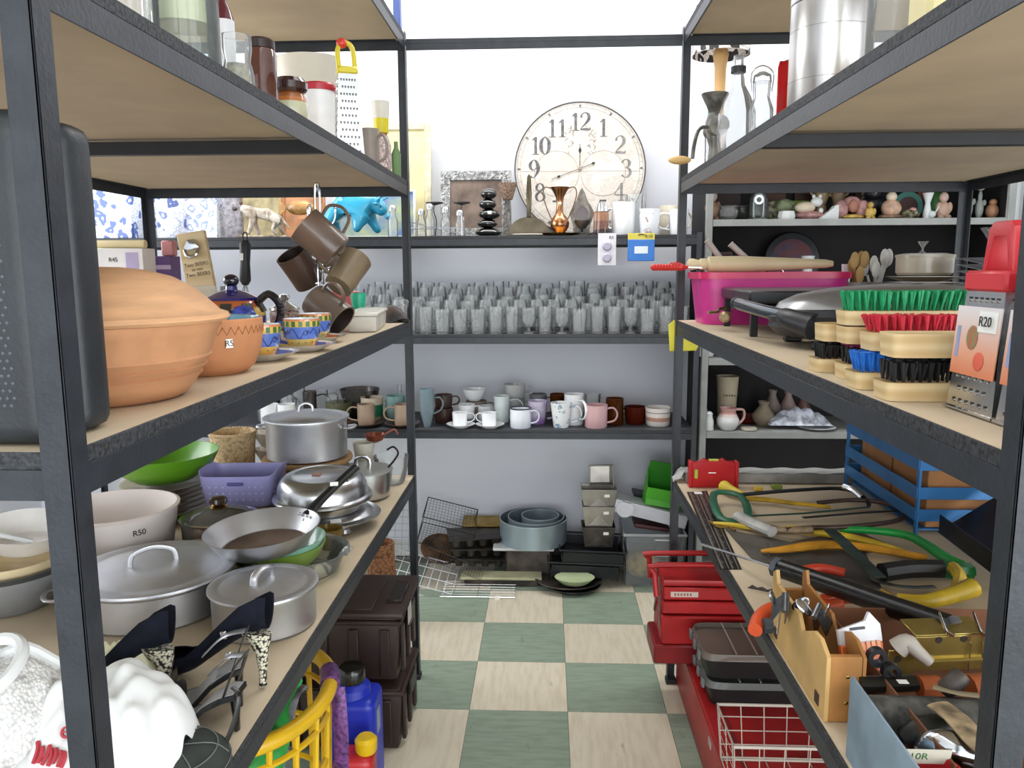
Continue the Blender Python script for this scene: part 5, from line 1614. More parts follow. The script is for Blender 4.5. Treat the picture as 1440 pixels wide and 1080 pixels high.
# --- strappy sandals
def sandal(label, P, rz, hh=.075):
    t = thing('sandal', label, 'shoe', P, rz)
    X = [0, .03, .07, .11, .15, .19, .215]; W = [.018, .024, .022, .026, .034, .030, .012]; S = [hh, hh - .004, hh * .70, hh * .30, .012, .010, .012]

    def fn(u, v):
        f = u * 6; i = min(int(f), 5); q = f - i
        g = lambda T: T[i] * (1 - q) + T[i + 1] * q
        return Vector((g(X), (v * 2 - 1) * g(W), g(S)))
    B().grid(fn, 24, 6, .008).ob('sole', mat('#151516', .35), t)
    B().grid(lambda u, v: fn(.02 + .96 * u, .08 + .84 * v) + Vector((0, 0, .0016)), 24, 6, .001).ob('insole', mat('#a4a3a4', .4), t)
    B().lathe(solid([(.006, 0), (.0065, .02), (.011, hh - .012)]), 14, c=(.012, 0, 0)).ob('heel', mat('#131314', .2, coat=.5), t)
    B().tube([(.165, -.034, .016), (.160, -.030, .045), (.155, 0, .058), (.160, .030, .045), (.165, .034, .016)], .012, 8, smooth=4, flat=.18, up=(1, 0, 0)).ob('toe_strap', mat('#151517', .4), t)
    B().tube([(.02, .022, hh), (-.004, .020, hh + .045), (-.012, 0, hh + .055), (-.004, -.020, hh + .045), (.02, -.022, hh)], .006, 8, smooth=4, flat=.2, up=(1, 0, 0)).ob('heel_strap', mat('#17171a', .35), t)
    B().tube([(-.004, -.020, hh + .045), (.05, -.034, hh + .030), (.10, -.040, hh - .005)], .009, 8, smooth=5, flat=.2).ob('silver_strap', mat('#a6a7ab', .3, .6), t)
    B().box((.052, -.036, hh + .030), (.016, .004, .014), .002).ob('buckle', CHROME, t)
    return t


S1 = sandal('black strappy sandal with a silver buckle, upper one of the pair', (-.452, 1.085, Z0), PI + .22)
S2 = sandal('black strappy sandal with a grey insole, lower one behind the white cloth', (-.432, 1.020, Z0), PI - .05, .070)
for s_ in (S1, S2): s_.scale = (.66, 1.1, .9)
single(B().tube([(0, 0, .085), (.012, -.008, .075), (.006, -.02, .04), (-.006, -.035, .008), (.004, -.06, .003), (.012, -.075, .003)], .004, 6, smooth=6, flat=.35), 'patent_strap', mat('#141415', .3), 'loose black patent strap hanging down beside the sandals', 'strap', (-.428, .985, Z0))
# --- dark cap
t = thing('cap', 'dark grey stitched felt cap at the front edge of the lower left shelf', 'cap', (-.478, .915, Z0))
B().lathe([(.072, 0), (.074, .006), (.070, .022), (.058, .034), (.035, .040), (0, .042)], 40, sx=.92).ob('crown', mat('#2d322f', .85, var=.15, vs=20), t)
for rr, zz in ((.0725, .0165), (.056, .0352)):
    B().tube([(rr * .92 * math.cos(a), rr * math.sin(a), zz) for a in [2 * PI * q / 48 for q in range(48)]], .0009, 5, closed=True).ob('stitching', mat('#646963', .8), t)
b = B()
for k in range(6):
    a = PI * k / 3 + .3
    b.tube([(.070 * .92 * math.cos(a), .070 * math.sin(a), .0225), (.046 * math.cos(a), .048 * math.sin(a), .0385), (.012 * math.cos(a), .012 * math.sin(a), .0425)], .0008, 4, smooth=3)
b.ob('seam', mat('#646963', .8), t)

# --- white cloths
WC = mat('#e9ebea', .9, var=.02, vs=6, bump=.12, bs=300)


def cloth(name, label, cat, P, sx, sy, hgt, seed, m, rz=0, extra=None):
    rn = random.Random(seed)
    W_ = [(rn.uniform(3, 9), rn.uniform(-6, 6), rn.uniform(0, 6), rn.uniform(.25, 1)) for _ in range(6)]

    def fn(u, v):
        x = (u - .5) * 2; y = (v - .5) * 2
        rr = min(1, math.sqrt(x * x + y * y))
        ang = math.atan2(y, x)
        e = .90 + .035 * math.sin(3 * ang + seed) + .03 * math.sin(7 * ang) + .015 * math.sin(17 * ang)
        mx = max(abs(x), abs(y)); k = (math.sqrt(x * x + y * y) / mx) if mx > 0 else 1
        X_, Y_ = x / k * e * 1.1, y / k * e * 1.1
        q = math.sqrt(X_ * X_ + Y_ * Y_)
        f = sum(a4 * math.sin(a1 * X_ + a2 * Y_ + a3) for a1, a2, a3, a4 in W_) / 4
        f = abs(f)
        z = hgt * max(0, (1 - (q / 1.02) ** 3.2)) ** .8 * (.78 + .20 * f + .05 * math.sin(7 * X_ + 9 * Y_ + seed) * math.cos(4 * Y_ - 3 * X_) + .022 * math.sin(19 * X_ - 13 * Y_)) + .004
        return Vector((X_ * sx, Y_ * sy, z))
    t = thing(name, label, cat, P, rz)
    B().grid(fn, 56, 56, .0015).ob('fabric', m, t, ang=80)
    return t, fn


t, fn = cloth('folded_shirt', 'crumpled white shirt with red lettering behind the near left post', 'shirt', (-.568, .915, Z0), .112, .145, .150, 5, WC, .2)
RP = mat('#a5303a', .7)
def uvat(px, py):      # the spot of the shirt that the photo shows there
    best = None
    R2 = Matrix.Rotation(.2, 4, 'Z')
    for i in range(61):
        for j in range(31):
            u, v = i / 60, j / 60
            x_, y_ = prj(R2 @ fn(u, v) + Vector(t.location))
            e_ = (x_ - px) ** 2 + (y_ - py) ** 2
            if best is None or e_ < best[0]: best = (e_, u, v)
    return best[1], best[2]


for s_, q_, sz, rz_ in (('i', (100, 1000), .026, .3), ('n', (116, 998), .026, .3), ('e', (97, 1030), .030, .2)):
    u_, v_ = uvat(*q_)
    p_ = fn(u_, v_)
    text(s_, sz, t, p_ + Vector((0, -.008, .007)), (1.15, 0, rz_ - .2), RP, ext=.002)
b = B()
for q in range(7):
    ua, va = uvat(56 + 6 * q, 1046 + 2 * q); ub, vb = uvat(48 + 7 * q, 1076)
    b.tube([fn(ua, va) + Vector((0, -.002, .003)), (fn(ua, va) + fn(ub, vb)) / 2 + Vector((.003, -.003, .006)), fn(ub, vb) + Vector((0, -.002, .003))], .0026, 5, smooth=3)
b.ob('red_print', RP, t)
KN_ = weavemat('#eceae6', '#c4c5c4', 230, .9, .5)
t, fn2 = cloth('knitted_shawl', 'white knitted shawl with a looped edge at the lower left corner', 'shawl', (-.690, .870, Z0 + .085), .095, .115, .105, 9, KN_, 0)
B().tube([fn2(.06 + .88 * q / 20, .93 - .3 * math.sin(PI * q / 20)) + Vector((0, 0, .004)) for q in range(21)], .007, 8).ob('looped_edge', WC, t)
B().tube([(-.04, -.02, .106), (.02, .02, .113), (.055, .0, .105), (.06, -.05, .090), (.03, -.075, .085), (-.01, -.07, .095), (-.04, -.02, .106)], .008, 8, smooth=5).ob('looped_border', WC, t)
t, fn3 = cloth('pillow_case', 'pale yellow folded cloth under the white shirt near the left pump', 'cloth', (-.640, 1.078, Z0), .060, .020, .110, 3, mat('#e4e2c0', .9, bump=.1), .2)

# ================================================================== FLOOR UNDER THE LEFT RACK
CRB = mat('#30211d', .45, var=.12, vs=8)


def crate(label, P, sx, sy, h, lid):
    t = thing('storage_crate', label, 'crate', P)
    B().box((0, 0, (h - .02) / 2), (sx - .03, sy - .03, h - .022), .012, seg=2, taper=.95).ob('body', CRB, t)
    B().box((0, 0, h - .032), (sx - .012, sy - .012, .014), .005).ob('flange', CRB, t)
    for x in (-sx * .30, -sx * .08, sx * .14, sx * .36):
        B().box((x, -sy / 2 + .013, h * .42), (sx * .07, .010, h * .66), .003).ob('rib', CRB, t)
    for y in (-sy * .30, 0, sy * .30):
        B().box((sx / 2 - .013, y, h * .42), (.010, sy * .10, h * .66), .003).ob('rib', CRB, t)
    B().box((sx / 2 - .004, 0, h * .70), (.008, sy * .30, .05), .003).ob('hand_grip', mat('#20191a', .4), t)
    if lid:
        B().box((0, 0, h - .009), (sx, sy, .018), .008, seg=2).ob('lid', CRB, t)
        for x, w in ((-sx * .25, sx * .30), (sx * .12, sx * .30)):
            B().box((x, 0, h + .001), (w, sy * .86, .006), .002).ob('lid_panel', mat('#3a2823', .4, var=.1), t)
        B().box((sx * .40, 0, h + .003), (.045, sy * .5, .012), .003).ob('lid_clip', mat('#241a19', .35), t)
        B().box((sx / 2 + .0002, -sy * .14, h * .80), (.0012, .05, .05)).ob('torn_label', mat('#b6b4ad', .7), t)
    return t


crate('dark brown plastic crate, lower one of the stack under the left rack', (-.582, 2.135, .0005), .39, .28, .205, False)
crate('dark brown plastic crate with a lid, upper one of the stack', (-.582, 2.135, .2065), .39, .28, .205, True)
vessel('wicker_vase', 'tall brown wicker vase behind the crates', 'vase', (-.615, 2.78, .0005), [(.05, 0), (.06, .15), (.05, .25), (.050, .330)], weavemat('#9a6a45', '#5f3d26', 90), .004)
# yellow laundry basket
t = thing('toy_basket', 'oval yellow lattice basket full of toys on the floor under the left rack', 'basket', (-.600, 1.480, .0005))
YE = mat('#dcb01c', .35, var=.04)
rx, ry, hz = .150, .200, .470
b = B(); el = lambda a, k, z: (rx * k * math.cos(a), ry * k * math.sin(a), z)
b.tube([el(2 * PI * q / 56, 1, hz) for q in range(56)], .016, 10, closed=True)
b.ob('rim', YE, t)
b = B()
for q in range(18):
    a = 2 * PI * q / 18
    b.tube([el(a, .84, .008), el(a + .06, .93, hz * .5), el(a + .12, .985, hz - .008)], .0065, 6, flat=.6)
for k in range(5):
    z = .02 + k * .100
    b.tube([el(2 * PI * q / 40, .84 + .15 * z / hz, z) for q in range(40)], .0065, 6, closed=True)
b.ob('lattice', YE, t)
B().lathe(solid([(.122, .002), (.124, .006)]), 40, sy=1.33).ob('bottom', YE, t)
# filling
single(B().grid(lambda u, v: Vector(((u - .5) * .16, (v - .5) * .22, .30 + .05 * math.sin(5 * u) * math.cos(4 * v))), 16, 16, .01), 'grey_cloth', mat('#9a9aa6', .9, var=.3, vs=30), 'crumpled grey and white cloth inside the yellow basket', 'cloth', (-.60, 1.48, .10))
t = thing('toy_dinosaur', 'bright green soft toy sticking up in the yellow basket', 'toy', (-.545, 1.405, .36))
b = B().tube([(0, 0, 0), (.01, .03, .05), (.0, .07, .09), (.015, .10, .12), (.03, .09, .135)], lambda q: .026 - .012 * q, 10, smooth=5)
b.ob('body', mat('#2fa34a', .6), t)
B().tube([(-.02, -.05, .03), (0, -.02, .06), (.02, .02, .05)], .022, 10, smooth=5).ob('arm', mat('#3bb456', .6), t)
# purple ribbon round the rim
t = thing('ribbon', 'purple sparkly ribbon wound on the yellow rim and hanging down', 'ribbon', (-.600, 1.480, 0))
PU = mat('#6a3f7a', .4, .2, var=.3, vs=120)
a0 = .38
c0 = Vector(el(a0, 1, hz))
b = B().tube([Vector(el(a0 - .16 + .32 * q / 6, 1, hz)) for q in range(7)], .021, 12)
b.ob('winding', PU, t)
B().tube([c0 + Vector((.020, -.02, -.01)), c0 + Vector((.028, -.035, -.10)), c0 + Vector((.024, -.03, -.22))], .016, 8, smooth=4, flat=.25).ob('tail', PU, t)
# blue can
t = thing('jerry_can', 'blue plastic can with a black screw cap in front of the crates', 'can', (-.498, 1.868, .0005))
BL_ = mat('#1a2fb0', .35, var=.05)
B().box((0, 0, .130), (.135, .120, .260), .025, seg=4).ob('body', BL_, t)
B().lathe(solid([(.050, .255), (.045, .278), (.030, .290)]), 32, c=(.0, 0, 0)).ob('shoulder', BL_, t)
B().lathe(solid([(.033, .290), (.034, .294), (.034, .322), (.030, .328)]), 36, flute=18, fa=.02).ob('screw_cap', mat('#141516', .25, coat=.4), t)
B().box((.0680, -.01, .19), (.0012, .030, .06)).ob('side_label', mat('#8fa0b4', .5), t)
t = thing('squeeze_bottle', 'red plastic bottle with a large yellow cap at the bottom of the picture', 'bottle', (-.462, 1.735, .0005))
B().box((0, 0, .090), (.095, .075, .180), .020, seg=3).ob('body', mat('#b5262c', .35), t)
B().lathe(solid([(.022, .180), (.026, .186), (.027, .212), (.020, .220)]), 32, c=(.028, 0, 0)).ob('cap', mat('#e0b91c', .35), t)


# ================================================================== FLOOR UNDER THE BACK RACK
def fy(px, py, y): return pyy(px, py, y)


def span(px0, px1, y):
    a = coly(px0, y, .1).x; c = coly(px1, y, .1).x
    return (a + c) / 2, c - a


TIN = mat('#8c8d8b', .4, .8, var=.2, vs=14)
TIND = mat('#4b453f', .45, .5, var=.25, vs=14)
NS = mat('#1d1e22', .4, .2, var=.1, vs=14)
# nested ring tins
zr = fy(750, 768, 3.22).z
x_, w_ = span(703, 797, 3.30)
t0 = thing('cake_board', 'white tray lying under the three ring tins', 'tray', (x_ - .02, 3.30, .0005))
B().box((0, 0, (zr - .015) / 2), (.20, .13, zr - .016), .01).ob('stacked_base', TIND, t0)
B().box((-.02, -.02, zr - .008), (.26, .18, .012), .004).ob('tray_top', mat('#c6c8c8', .5), t0)
RG = mat('#9fb0b8', .35, .55, var=.06, vs=8)
for r_, h_, dx, dy, lab in ((w_ / 2, .100, 0, 0, 'outermost'), (w_ / 2 * .84, .104, .012, .008, 'middle'), (w_ / 2 * .56, .106, .030, .018, 'innermost')):
    t = thing('ring_tin', 'blue grey metal cake ring, %s of the three nested rings' % lab, 'cake ring', (x_ + dx, 3.31 + dy, zr - .0015), 0, 'nested cake rings')
    B().lathe([(r_ - .0015, 0), (r_, 0), (r_, h_), (r_ - .0015, h_)], 64, closed=True).ob('band', RG, t)
    B().lathe([(r_ - .0030, h_ - .004), (r_ + .0008, h_ - .004), (r_ + .0008, h_ + .001), (r_ - .0030, h_ + .001)], 64, closed=True).ob('rolled_edge', mat('#b4c2c8', .3, .6), t)
# loaf tins stacked
zt = [fy(840, q_, 3.20).z for q_ in (775, 748, 722, 708, 676)]
LT = mat('#a5a19a', .32, .85, var=.12, vs=10)


def loaftin(label, P, w, d, h, m, rot=None, rz=0):
    t = thing('loaf_tin', label, 'baking tin', P, rz, 'loaf tins', rot)
    b = B(); k = .82
    for wall in (0, .002):
        v = [b.bm.verts.new((sx * (w / 2 * f - wall), sy * (d / 2 * f - wall), z)) for f, z in ((k, wall), (1, h)) for sx, sy in ((-1, -1), (1, -1), (1, 1), (-1, 1))]
        for i in range(4): b.bm.faces.new((v[i], v[(i + 1) % 4], v[4 + (i + 1) % 4], v[4 + i]))
        b.bm.faces.new(v[:4])
        if wall:
            for i in range(4): b.bm.faces.new((o_[4 + i], o_[4 + (i + 1) % 4], v[4 + (i + 1) % 4], v[4 + i]))
        o_ = v
    b.ob('tin_body', m, t)
    pts = [(sx * w / 2, sy * d / 2, h) for sx, sy in ((-1, -1), (1, -1), (1, 1), (-1, 1))]
    B().tube(pts, .0022, 6, closed=True).ob('wired_rim', m, t)
    B().prism([(-w * .33, h * .1), (0, h * .62), (w * .33, h * .1)], .002, c0=-d / 2 * .86 - .003).ob('folded_end', m, t)
    B().box((w * .22, -d / 2 * .99, h * .72), (.022, .0012, .012)).ob('price_sticker', WHITE_ST, t)
    return t


xl, wl = span(818, 864, 3.22)
zz = .165
for k, (lab, wf, m_) in enumerate((('dark grey loaf tin at the bottom of the tin stack', 1.0, TIND), ('bright loaf tin, second from the bottom of the stack', .98, LT), ('bright loaf tin, third from the bottom of the stack', 1.06, LT))):
    loaftin(lab, (xl, 3.245, zz), wl * wf, .10, .088, m_)
    zz += (.089, .074, .045)[k] if k else .0895
loaftin('small square tin standing on its side on top of the stack', (xl + .008, 3.285, .165 + .0895 + .076 + .089 + .042), wl * .74, .088, .045, LT, rot=(math.radians(82), 0, math.radians(4)))
# roasting pans
for k, (px0, px1, z_, m_) in enumerate(((770, 872, .058, NS), (786, 878, .112, NS))):
    x_, w_ = span(px0, px1, 3.25)
    t = thing('roasting_pan', 'black roasting pan below the loaf tins, %s one' % ('lower' if k == 0 else 'upper'), 'roasting pan', (x_, 3.27, z_), rot=(0, math.radians(2), 0))
    hh = .052
    b = B().box((0, 0, .002), (w_ * .86, .20, .004))
    for sx in (-1, 1): b.box((sx * w_ * .45, 0, hh / 2), (.003, .23, hh), m=Matrix.Rotation(sx * .15, 4, 'Y'))
    for sy in (-1, 1): b.box((0, sy * .112, hh / 2), (w_ * .9, .003, hh), m=Matrix.Rotation(-sy * .08, 4, 'X'))
    b.ob('pan_body', m_, t)
    B().tube([(sx * w_ / 2, sy * .118, hh) for sx, sy in ((-1, -1), (1, -1), (1, 1), (-1, 1))], .004, 6, closed=True).ob('rim', m_, t)
for k, (px0, px1, z_) in enumerate(((752, 848, .022), (766, 846, .0005))):
    x_, w_ = span(px0, px1, 3.14)
    single(B().lathe([(0, .003), (.8, .003), (.92, .012), (1.0, .016), (.99, .019), (.91, .016), (.79, .007), (0, .007)], 40, m=Matrix.Diagonal((w_ / 2, .115, 1, 1))), 'oven_tray', (TIND, NS)[k],
           'dark oval tray on the floor under the roasting pans, %s one' % ('upper' if k == 0 else 'lower'), 'tray', (x_, 3.17 + .01 * k, z_))
x_, w_ = span(780, 836, 3.12)
single(B().lathe(shell([(.55, 0), (.65, .004), (1.0, .030)], .03), 48, flute=24, fa=.03, m=Matrix.Diagonal((w_ / 2, .06, 1, 1))), 'scalloped_dish', mat('#b7c49a', .3, coat=.4), 'pale green dish with a fluted edge on the dark trays', 'dish', (x_, 3.11, .0415))
# muffin tins and gold tray
x_, w_ = span(636, 712, 3.30)
zm = [.060, .105, .150]
for k in range(3):
    t = thing('muffin_tin', 'dark muffin tin beside the ring tins, %s of three' % ('bottom', 'middle', 'top')[k], 'muffin tin', (x_ - .01 * k, 3.31, zm[k]), .1 * k)
    b = B().box((0, 0, .034), (w_, .17, .003), .001)
    b.ob('plate_top', TIND, t)
    b = B()
    for i in range(4):
        for j in range(3):
            b.lathe([(.016, .0), (.024, .032), (.026, .036), (.022, .036), (.014, .003), (0, .003)], 14, c=(-w_ * .36 + i * w_ * .24, -.055 + j * .055, 0))
    b.ob('muffin_cups', TIND, t)['kind'] = 'stuff'
x_, w_ = span(650, 716, 3.40)
t = thing('gold_tray', 'gold coloured baking tray behind the muffin tins', 'tray', (x_, 3.435, fy(680, 738, 3.41).z - .01), rot=(math.radians(10), 0, 0))
B().box((0, 0, .02), (w_, .10, .006), .002).ob('tray_body', BRASS, t)
for i in range(4): B().lathe(shell([(.014, 0), (.020, .022)], .001), 14, c=(-w_ * .36 + i * w_ * .24, -.02, -.003)).ob('cup', BRASS, t)
x_, w_ = span(648, 762, 3.20)
single(B().box((0, 0, .006), (w_, .08, .012), .003), 'chopping_board', mat('#b9b694', .5, var=.1), 'cream board lying under the muffin tins', 'board', (x_, 3.20, .030))
single(B().box((0, 0, .014), (w_ * .9, .06, .028), .003), 'baking_tin', TIND, 'dark flat tin below the cream board', 'baking tin', (x_, 3.20, .0005))


def wiregrid(name, label, cat, P, w, d, nx, ny, m, r=.0016, rot=None, h=0, rz=0, part='wire'):
    t = thing(name, label, cat, P, rz, None, rot)
    B().tube([(-w / 2, -d / 2, h), (w / 2, -d / 2, h), (w / 2, d / 2, h), (-w / 2, d / 2, h)], r * 1.5, 6, closed=True).ob('frame', m, t)
    b = B()
    for i in range(1, nx): b.tube([(-w / 2 + w * i / nx, -d / 2, h), (-w / 2 + w * i / nx, d / 2, h)], r, 5)
    for j in range(1, ny): b.tube([(-w / 2, -d / 2 + d * j / ny, h), (w / 2, -d / 2 + d * j / ny, h)], r, 5)
    b.ob('wires', m, t)['kind'] = 'stuff'
    return t


x_, w_ = span(620, 724, 3.08)
t = wiregrid('cooling_rack', 'chrome wire cooling rack with a price tag on the floor', 'rack', (x_, 3.12, .012), w_, .15, 2, 7, CHROME, .0014, rot=(math.radians(5), 0, 0))
B().box((w_ * .27, -.082, -.006), (.020, .002, .030)).ob('price_tag', WHITE_ST, t)
x_, w_ = span(548, 640, 3.10)
t = wiregrid('dish_rack', 'white wire dish rack tipped behind the left rack post', 'rack', (x_, 3.15, .070), w_, .20, 8, 3, mat('#d2d4d6', .35), .0020, rot=(math.radians(14), math.radians(14), 0))
B().tube([(-w_ / 2, -.10, 0), (-w_ / 2, -.10, -.045), (w_ / 2, -.10, -.045), (w_ / 2, -.10, 0)], .0025, 6).ob('front_loop', mat('#d2d4d6', .35), t)
x_, w_ = span(592, 644, 3.25)
single(B().lathe(shell([(.05, 0), (.07, .006), (.092, .022)], .002), 40), 'copper_dish', mat('#7d5a3c', .35, .6, var=.3, vs=14), 'round bronze dish leaning behind the white dish rack', 'dish', (x_, 3.30, .10), rot=(math.radians(25), math.radians(12), 0))
# wire mesh cage
x_, w_ = span(590, 662, 3.36)
cg = thing('wire_cage', 'dark wire mesh basket lying tilted against the back wall', 'basket', (x_, 3.36, .155), rot=(math.radians(20), math.radians(16), .1))
CGm = mat('#2f3134', .4, .4)
b = B(); w2, d2, h2 = w_ * .50, .09, .115
for z in (0, h2): b.tube([(-w2, -d2, z), (w2, -d2, z), (w2, d2, z), (-w2, d2, z)], .0026, 6, closed=True)
for sx, sy in ((-1, -1), (1, -1), (1, 1), (-1, 1)): b.tube([(sx * w2, sy * d2, 0), (sx * w2, sy * d2, h2)], .0026, 6)
b.ob('frame', CGm, cg)
b = B()
for i in range(1, 16):
    x = -w2 + 2 * w2 * i / 16
    b.tube([(x, -d2, 0), (x, -d2, h2), (x, d2, h2)], .0007, 4)
for j in range(1, 9):
    b.tube([(-w2, -d2, h2 * j / 9), (w2, -d2, h2 * j / 9)], .0007, 4); b.tube([(-w2, -d2 + 2 * d2 * j / 9, h2), (w2, -d2 + 2 * d2 * j / 9, h2)], .0007, 4)
b.ob('mesh_wires', CGm, cg)['kind'] = 'stuff'
wiregrid('oven_shelf', 'dark wire oven shelf slanting in front of the mesh basket', 'rack', (coly(640, 3.20, .1).x, 3.22, .105), .26, .16, 22, 2, mat('#6d6e6e', .35, .8), .0010, rot=(math.radians(14), math.radians(22), 0))
wiregrid('wire_shelf', 'pale blue wire shelf leaning behind the left rack post', 'rack', (coly(560, 3.36, .1).x, 3.38, .17), .16, .24, 5, 8, mat('#a9b8bc', .4, .4), .0012, rot=(math.radians(68), 0, 0))
# transparent bin with a lid-less top and handle
x_, w_ = span(876, 962, 3.22)
t = thing('storage_bin', 'clear plastic bin with a white clip handle under the back rack', 'bin', (x_, 3.29, .0005))
hb = fy(910, 752, 3.19).z
CB = glassmat('#eef1f2', .2, .12)
b = B()
for sy in (-1, 1): b.box((0, sy * .095, hb / 2), (w_ - .02, .003, hb), m=Matrix.Rotation(-sy * .06, 4, 'X'))
for sx in (-1, 1): b.box((sx * (w_ / 2 - .008), 0, hb / 2), (.003, .19, hb), m=Matrix.Rotation(sx * .05, 4, 'Y'))
b.box((0, 0, .003), (w_ - .03, .18, .004)); b.ob('bin_shell', CB, t)
B().tube([(sx * w_ / 2, sy * .11, hb) for sx, sy in ((-1, -1), (1, -1), (1, 1), (-1, 1))], .006, 8, closed=True).ob('rim', mat('#a9acae', .4), t)
B().tube([(.0, -.112, hb - .02), (.0, -.116, hb - .085), (.085, -.116, hb - .085), (.085, -.112, hb - .02)], .005, 8, closed=True).ob('clip_handle', mat('#dcdedd', .4), t)
single(B().ball((0, 0, .06), (.075, .05, .06)), 'yellow_bag', mat('#c9a04a', .7, var=.3, vs=20), 'ochre yellow bag inside the clear bin', 'bag', (x_ - .04, 3.28, .006))
single(B().box((0, 0, .03), (.08, .10, .06), .012), 'blue_bag', mat('#8c93a6', .6, var=.3, vs=20), 'grey blue bag inside the clear bin', 'bag', (x_ + .07, 3.28, .006))
B_ = single(B().box((0, 0, .010), (.15, .12, .020), .008, seg=2), 'red_folder', mat('#4a1f22', .5), 'dark red folded case lying on the clear bin', 'case', (x_ - .01, 3.28, hb + .008), rot=(0, math.radians(8), 0))
x2, w2_ = span(863, 968, 3.15)
t = thing('gutter_channel', 'white plastic half round channel lying slanted on the clear bin', 'channel', (x2, 3.20, hb + .082), rot=(0, math.radians(14), 0))
B().prism([(-w2_ / 2, .028), (w2_ / 2, .028), (w2_ / 2, -.022), (-w2_ / 2, -.022)], .004).ob('front_face', mat('#cfd0da', .4), t)
B().box((0, .05, .030), (w2_, .11, .005), .001).ob('top_face', mat('#dfe0e6', .4), t)
B().lathe(solid([(.036, 0), (.036, .004)]), 24, m=Matrix.Translation((-w2_ / 2 + .045, -.001, .0)) @ mY).ob('round_end', mat('#d6d7df', .4), t)
single(B().box((0, 0, .006), (.14, .10, .012), .002), 'black_tray', NS, 'black tray behind the green bins', 'tray', (x2 + .01, 3.36, hb + .115), rot=(0, math.radians(12), 0))
GRN = mat('#4fae2c', .4, var=.04)
x3, w3 = span(905, 952, 3.22)
for k, (dz, lab) in enumerate(((.105, 'lower'), (.150, 'upper'))):
    t = thing('picking_bin', 'bright green open fronted parts bin beside the right rack post, %s one' % lab, 'bin', (x3 + .004 * k, 3.26, hb + dz), rot=(math.radians(-10 + 20 * k), math.radians(10), 0))
    B().box((0, .05, .055), (w3, .003, .11 + .04 * k)).ob('back_wall', mat('#2f8a1f', .45), t)
    B().box((0, 0, .0015), (w3, .10, .003)).ob('bottom', GRN, t)
    B().box((0, -.05, .025), (w3, .003, .05), .001).ob('front_wall', GRN, t)
    for sx in (-1, 1): B().prism([(-.05, 0), (.05, 0), (.05, .10), (-.02, .05), (-.05, .05)], .003, m=Matrix.Translation((sx * w3 / 2, 0, 0)) @ Matrix.Rotation(PI / 2, 4, 'Z')).ob('side_wall', GRN, t)

# ================================================================== RIGHT RACK, LEVEL ABOVE THE EYE
P = Vector((.445, 2.20, ZA))
t = thing('meat_grinder', 'old cast iron hand mincer with a wooden crank handle on the upper right shelf', 'mincer', P)
IR = mat('#77756f', .45, .6, var=.25, vs=30)
B().lathe(solid([(.022, 0), (.016, .01), (.012, .06), (.020, .085), (.022, .11), (.020, .13), (.016, .145)]), 24).ob('body', IR, t)
vessel('', '', '', P, [(.014, .145), (.022, .165), (.034, .188), (.036, .195)], IR, .002, parent=t, part='hopper')
B().lathe(solid([(.020, -.05), (.022, .05), (.026, .055), (.026, .066)]), 20, m=Matrix.Translation((0, 0, .105)) @ Matrix.Rotation(PI / 2, 4, 'X')).ob('barrel', IR, t)
B().tube([(-.01, -.03, .105), (-.045, -.04, .100), (-.060, -.05, .06), (-.065, -.055, .022)], .005, 8, smooth=4).ob('crank', IR, t)
B().ball((-.098, -.055, .018), (.030, .011, .011)).ob('wooden_grip', mat('#d2ac70', .5), t)
P = jarA(999, .485)
t = thing('glass_jar', 'slim glass jar with a turquoise lid', 'jar', P)
vessel('', '', '', P, [(.019, 0), (.020, .16), (.014, .18)], CLEARW, .002, parent=t, seg=24)
B().lathe(solid([(.0135, .1802), (.0135, .225)]), 24).ob('lid', mat('#3fae9f', .4), t)
P = jarA(1034, .462)
t = thing('decanter', 'faceted clear glass decanter with a black collar', 'decanter', P, .3)
B().lathe([(0, .0), (.040, 0), (.048, .05), (.046, .11), (.034, .145), (.017, .175), (.013, .205), (.013, .245), (.011, .245), (.011, .205), (.015, .173), (.031, .143), (.042, .11), (.044, .05), (.037, .006), (0, .006)], 8).ob('body', CLEARW, t)
B().lathe([(.0135, .205), (.018, .205), (.018, .219), (.0135, .219)], 28, closed=True).ob('collar', BLACKP, t)
P = jarA(1068, .482)
t = thing('glass_jar', 'ribbed glass jar with a wire clip lid beside the red bottle', 'jar', P)
vessel('', '', '', P, [(.024, 0), (.027, .01), (.027, .09), (.018, .115), (.020, .15)], CLEARW, .002, parent=t, flute=12, fa=.02, seg=36)
B().lathe(solid([(.021, .1502), (.019, .165), (.008, .172)]), 24).ob('glass_lid', CLEARW, t)
B().tube([(-.022, 0, .13), (-.024, 0, .17), (0, 0, .186), (.024, 0, .17), (.022, 0, .13)], .0016, 6, smooth=4).ob('wire_clip', CHROME, t)
P = jarA(1098, .452)
single(B().lathe(solid([(.0135, 0), (.0135, .12), (.011, .128)]), 4, flute=0), 'red_bottle', glassmat('#c92a2a', .25, .5), 'narrow square red glass bottle beside the steel canister', 'bottle', P, .6)
P = jarA(1106, .500)
t = thing('bottle', 'clear bottle with a mushroom stopper behind the steel canister', 'bottle', P)
vessel('', '', '', P, [(.018, 0), (.018, .10), (.006, .12), (.006, .145)], CLEARW, .002, parent=t, seg=20)
B().ball((0, 0, .155), (.016, .016, .008)).ob('stopper', CLEARW, t)
P = jarA(1163, .472)
t = thing('steel_canister', 'tall brushed steel canister with a lid on the upper right shelf', 'canister', P)
BS = mat('#c9c6c2', .28, 1.0, var=.10, vs=30, stretch=(1, 1, .04))
B().lathe(solid([(.063, 0), (.065, .003), (.065, .168)]), 64).ob('body', BS, t)
B().lathe(solid([(.0645, .1688), (.0655, .170), (.0655, .192), (.061, .197), (.015, .197)]), 64).ob('lid', BS, t)
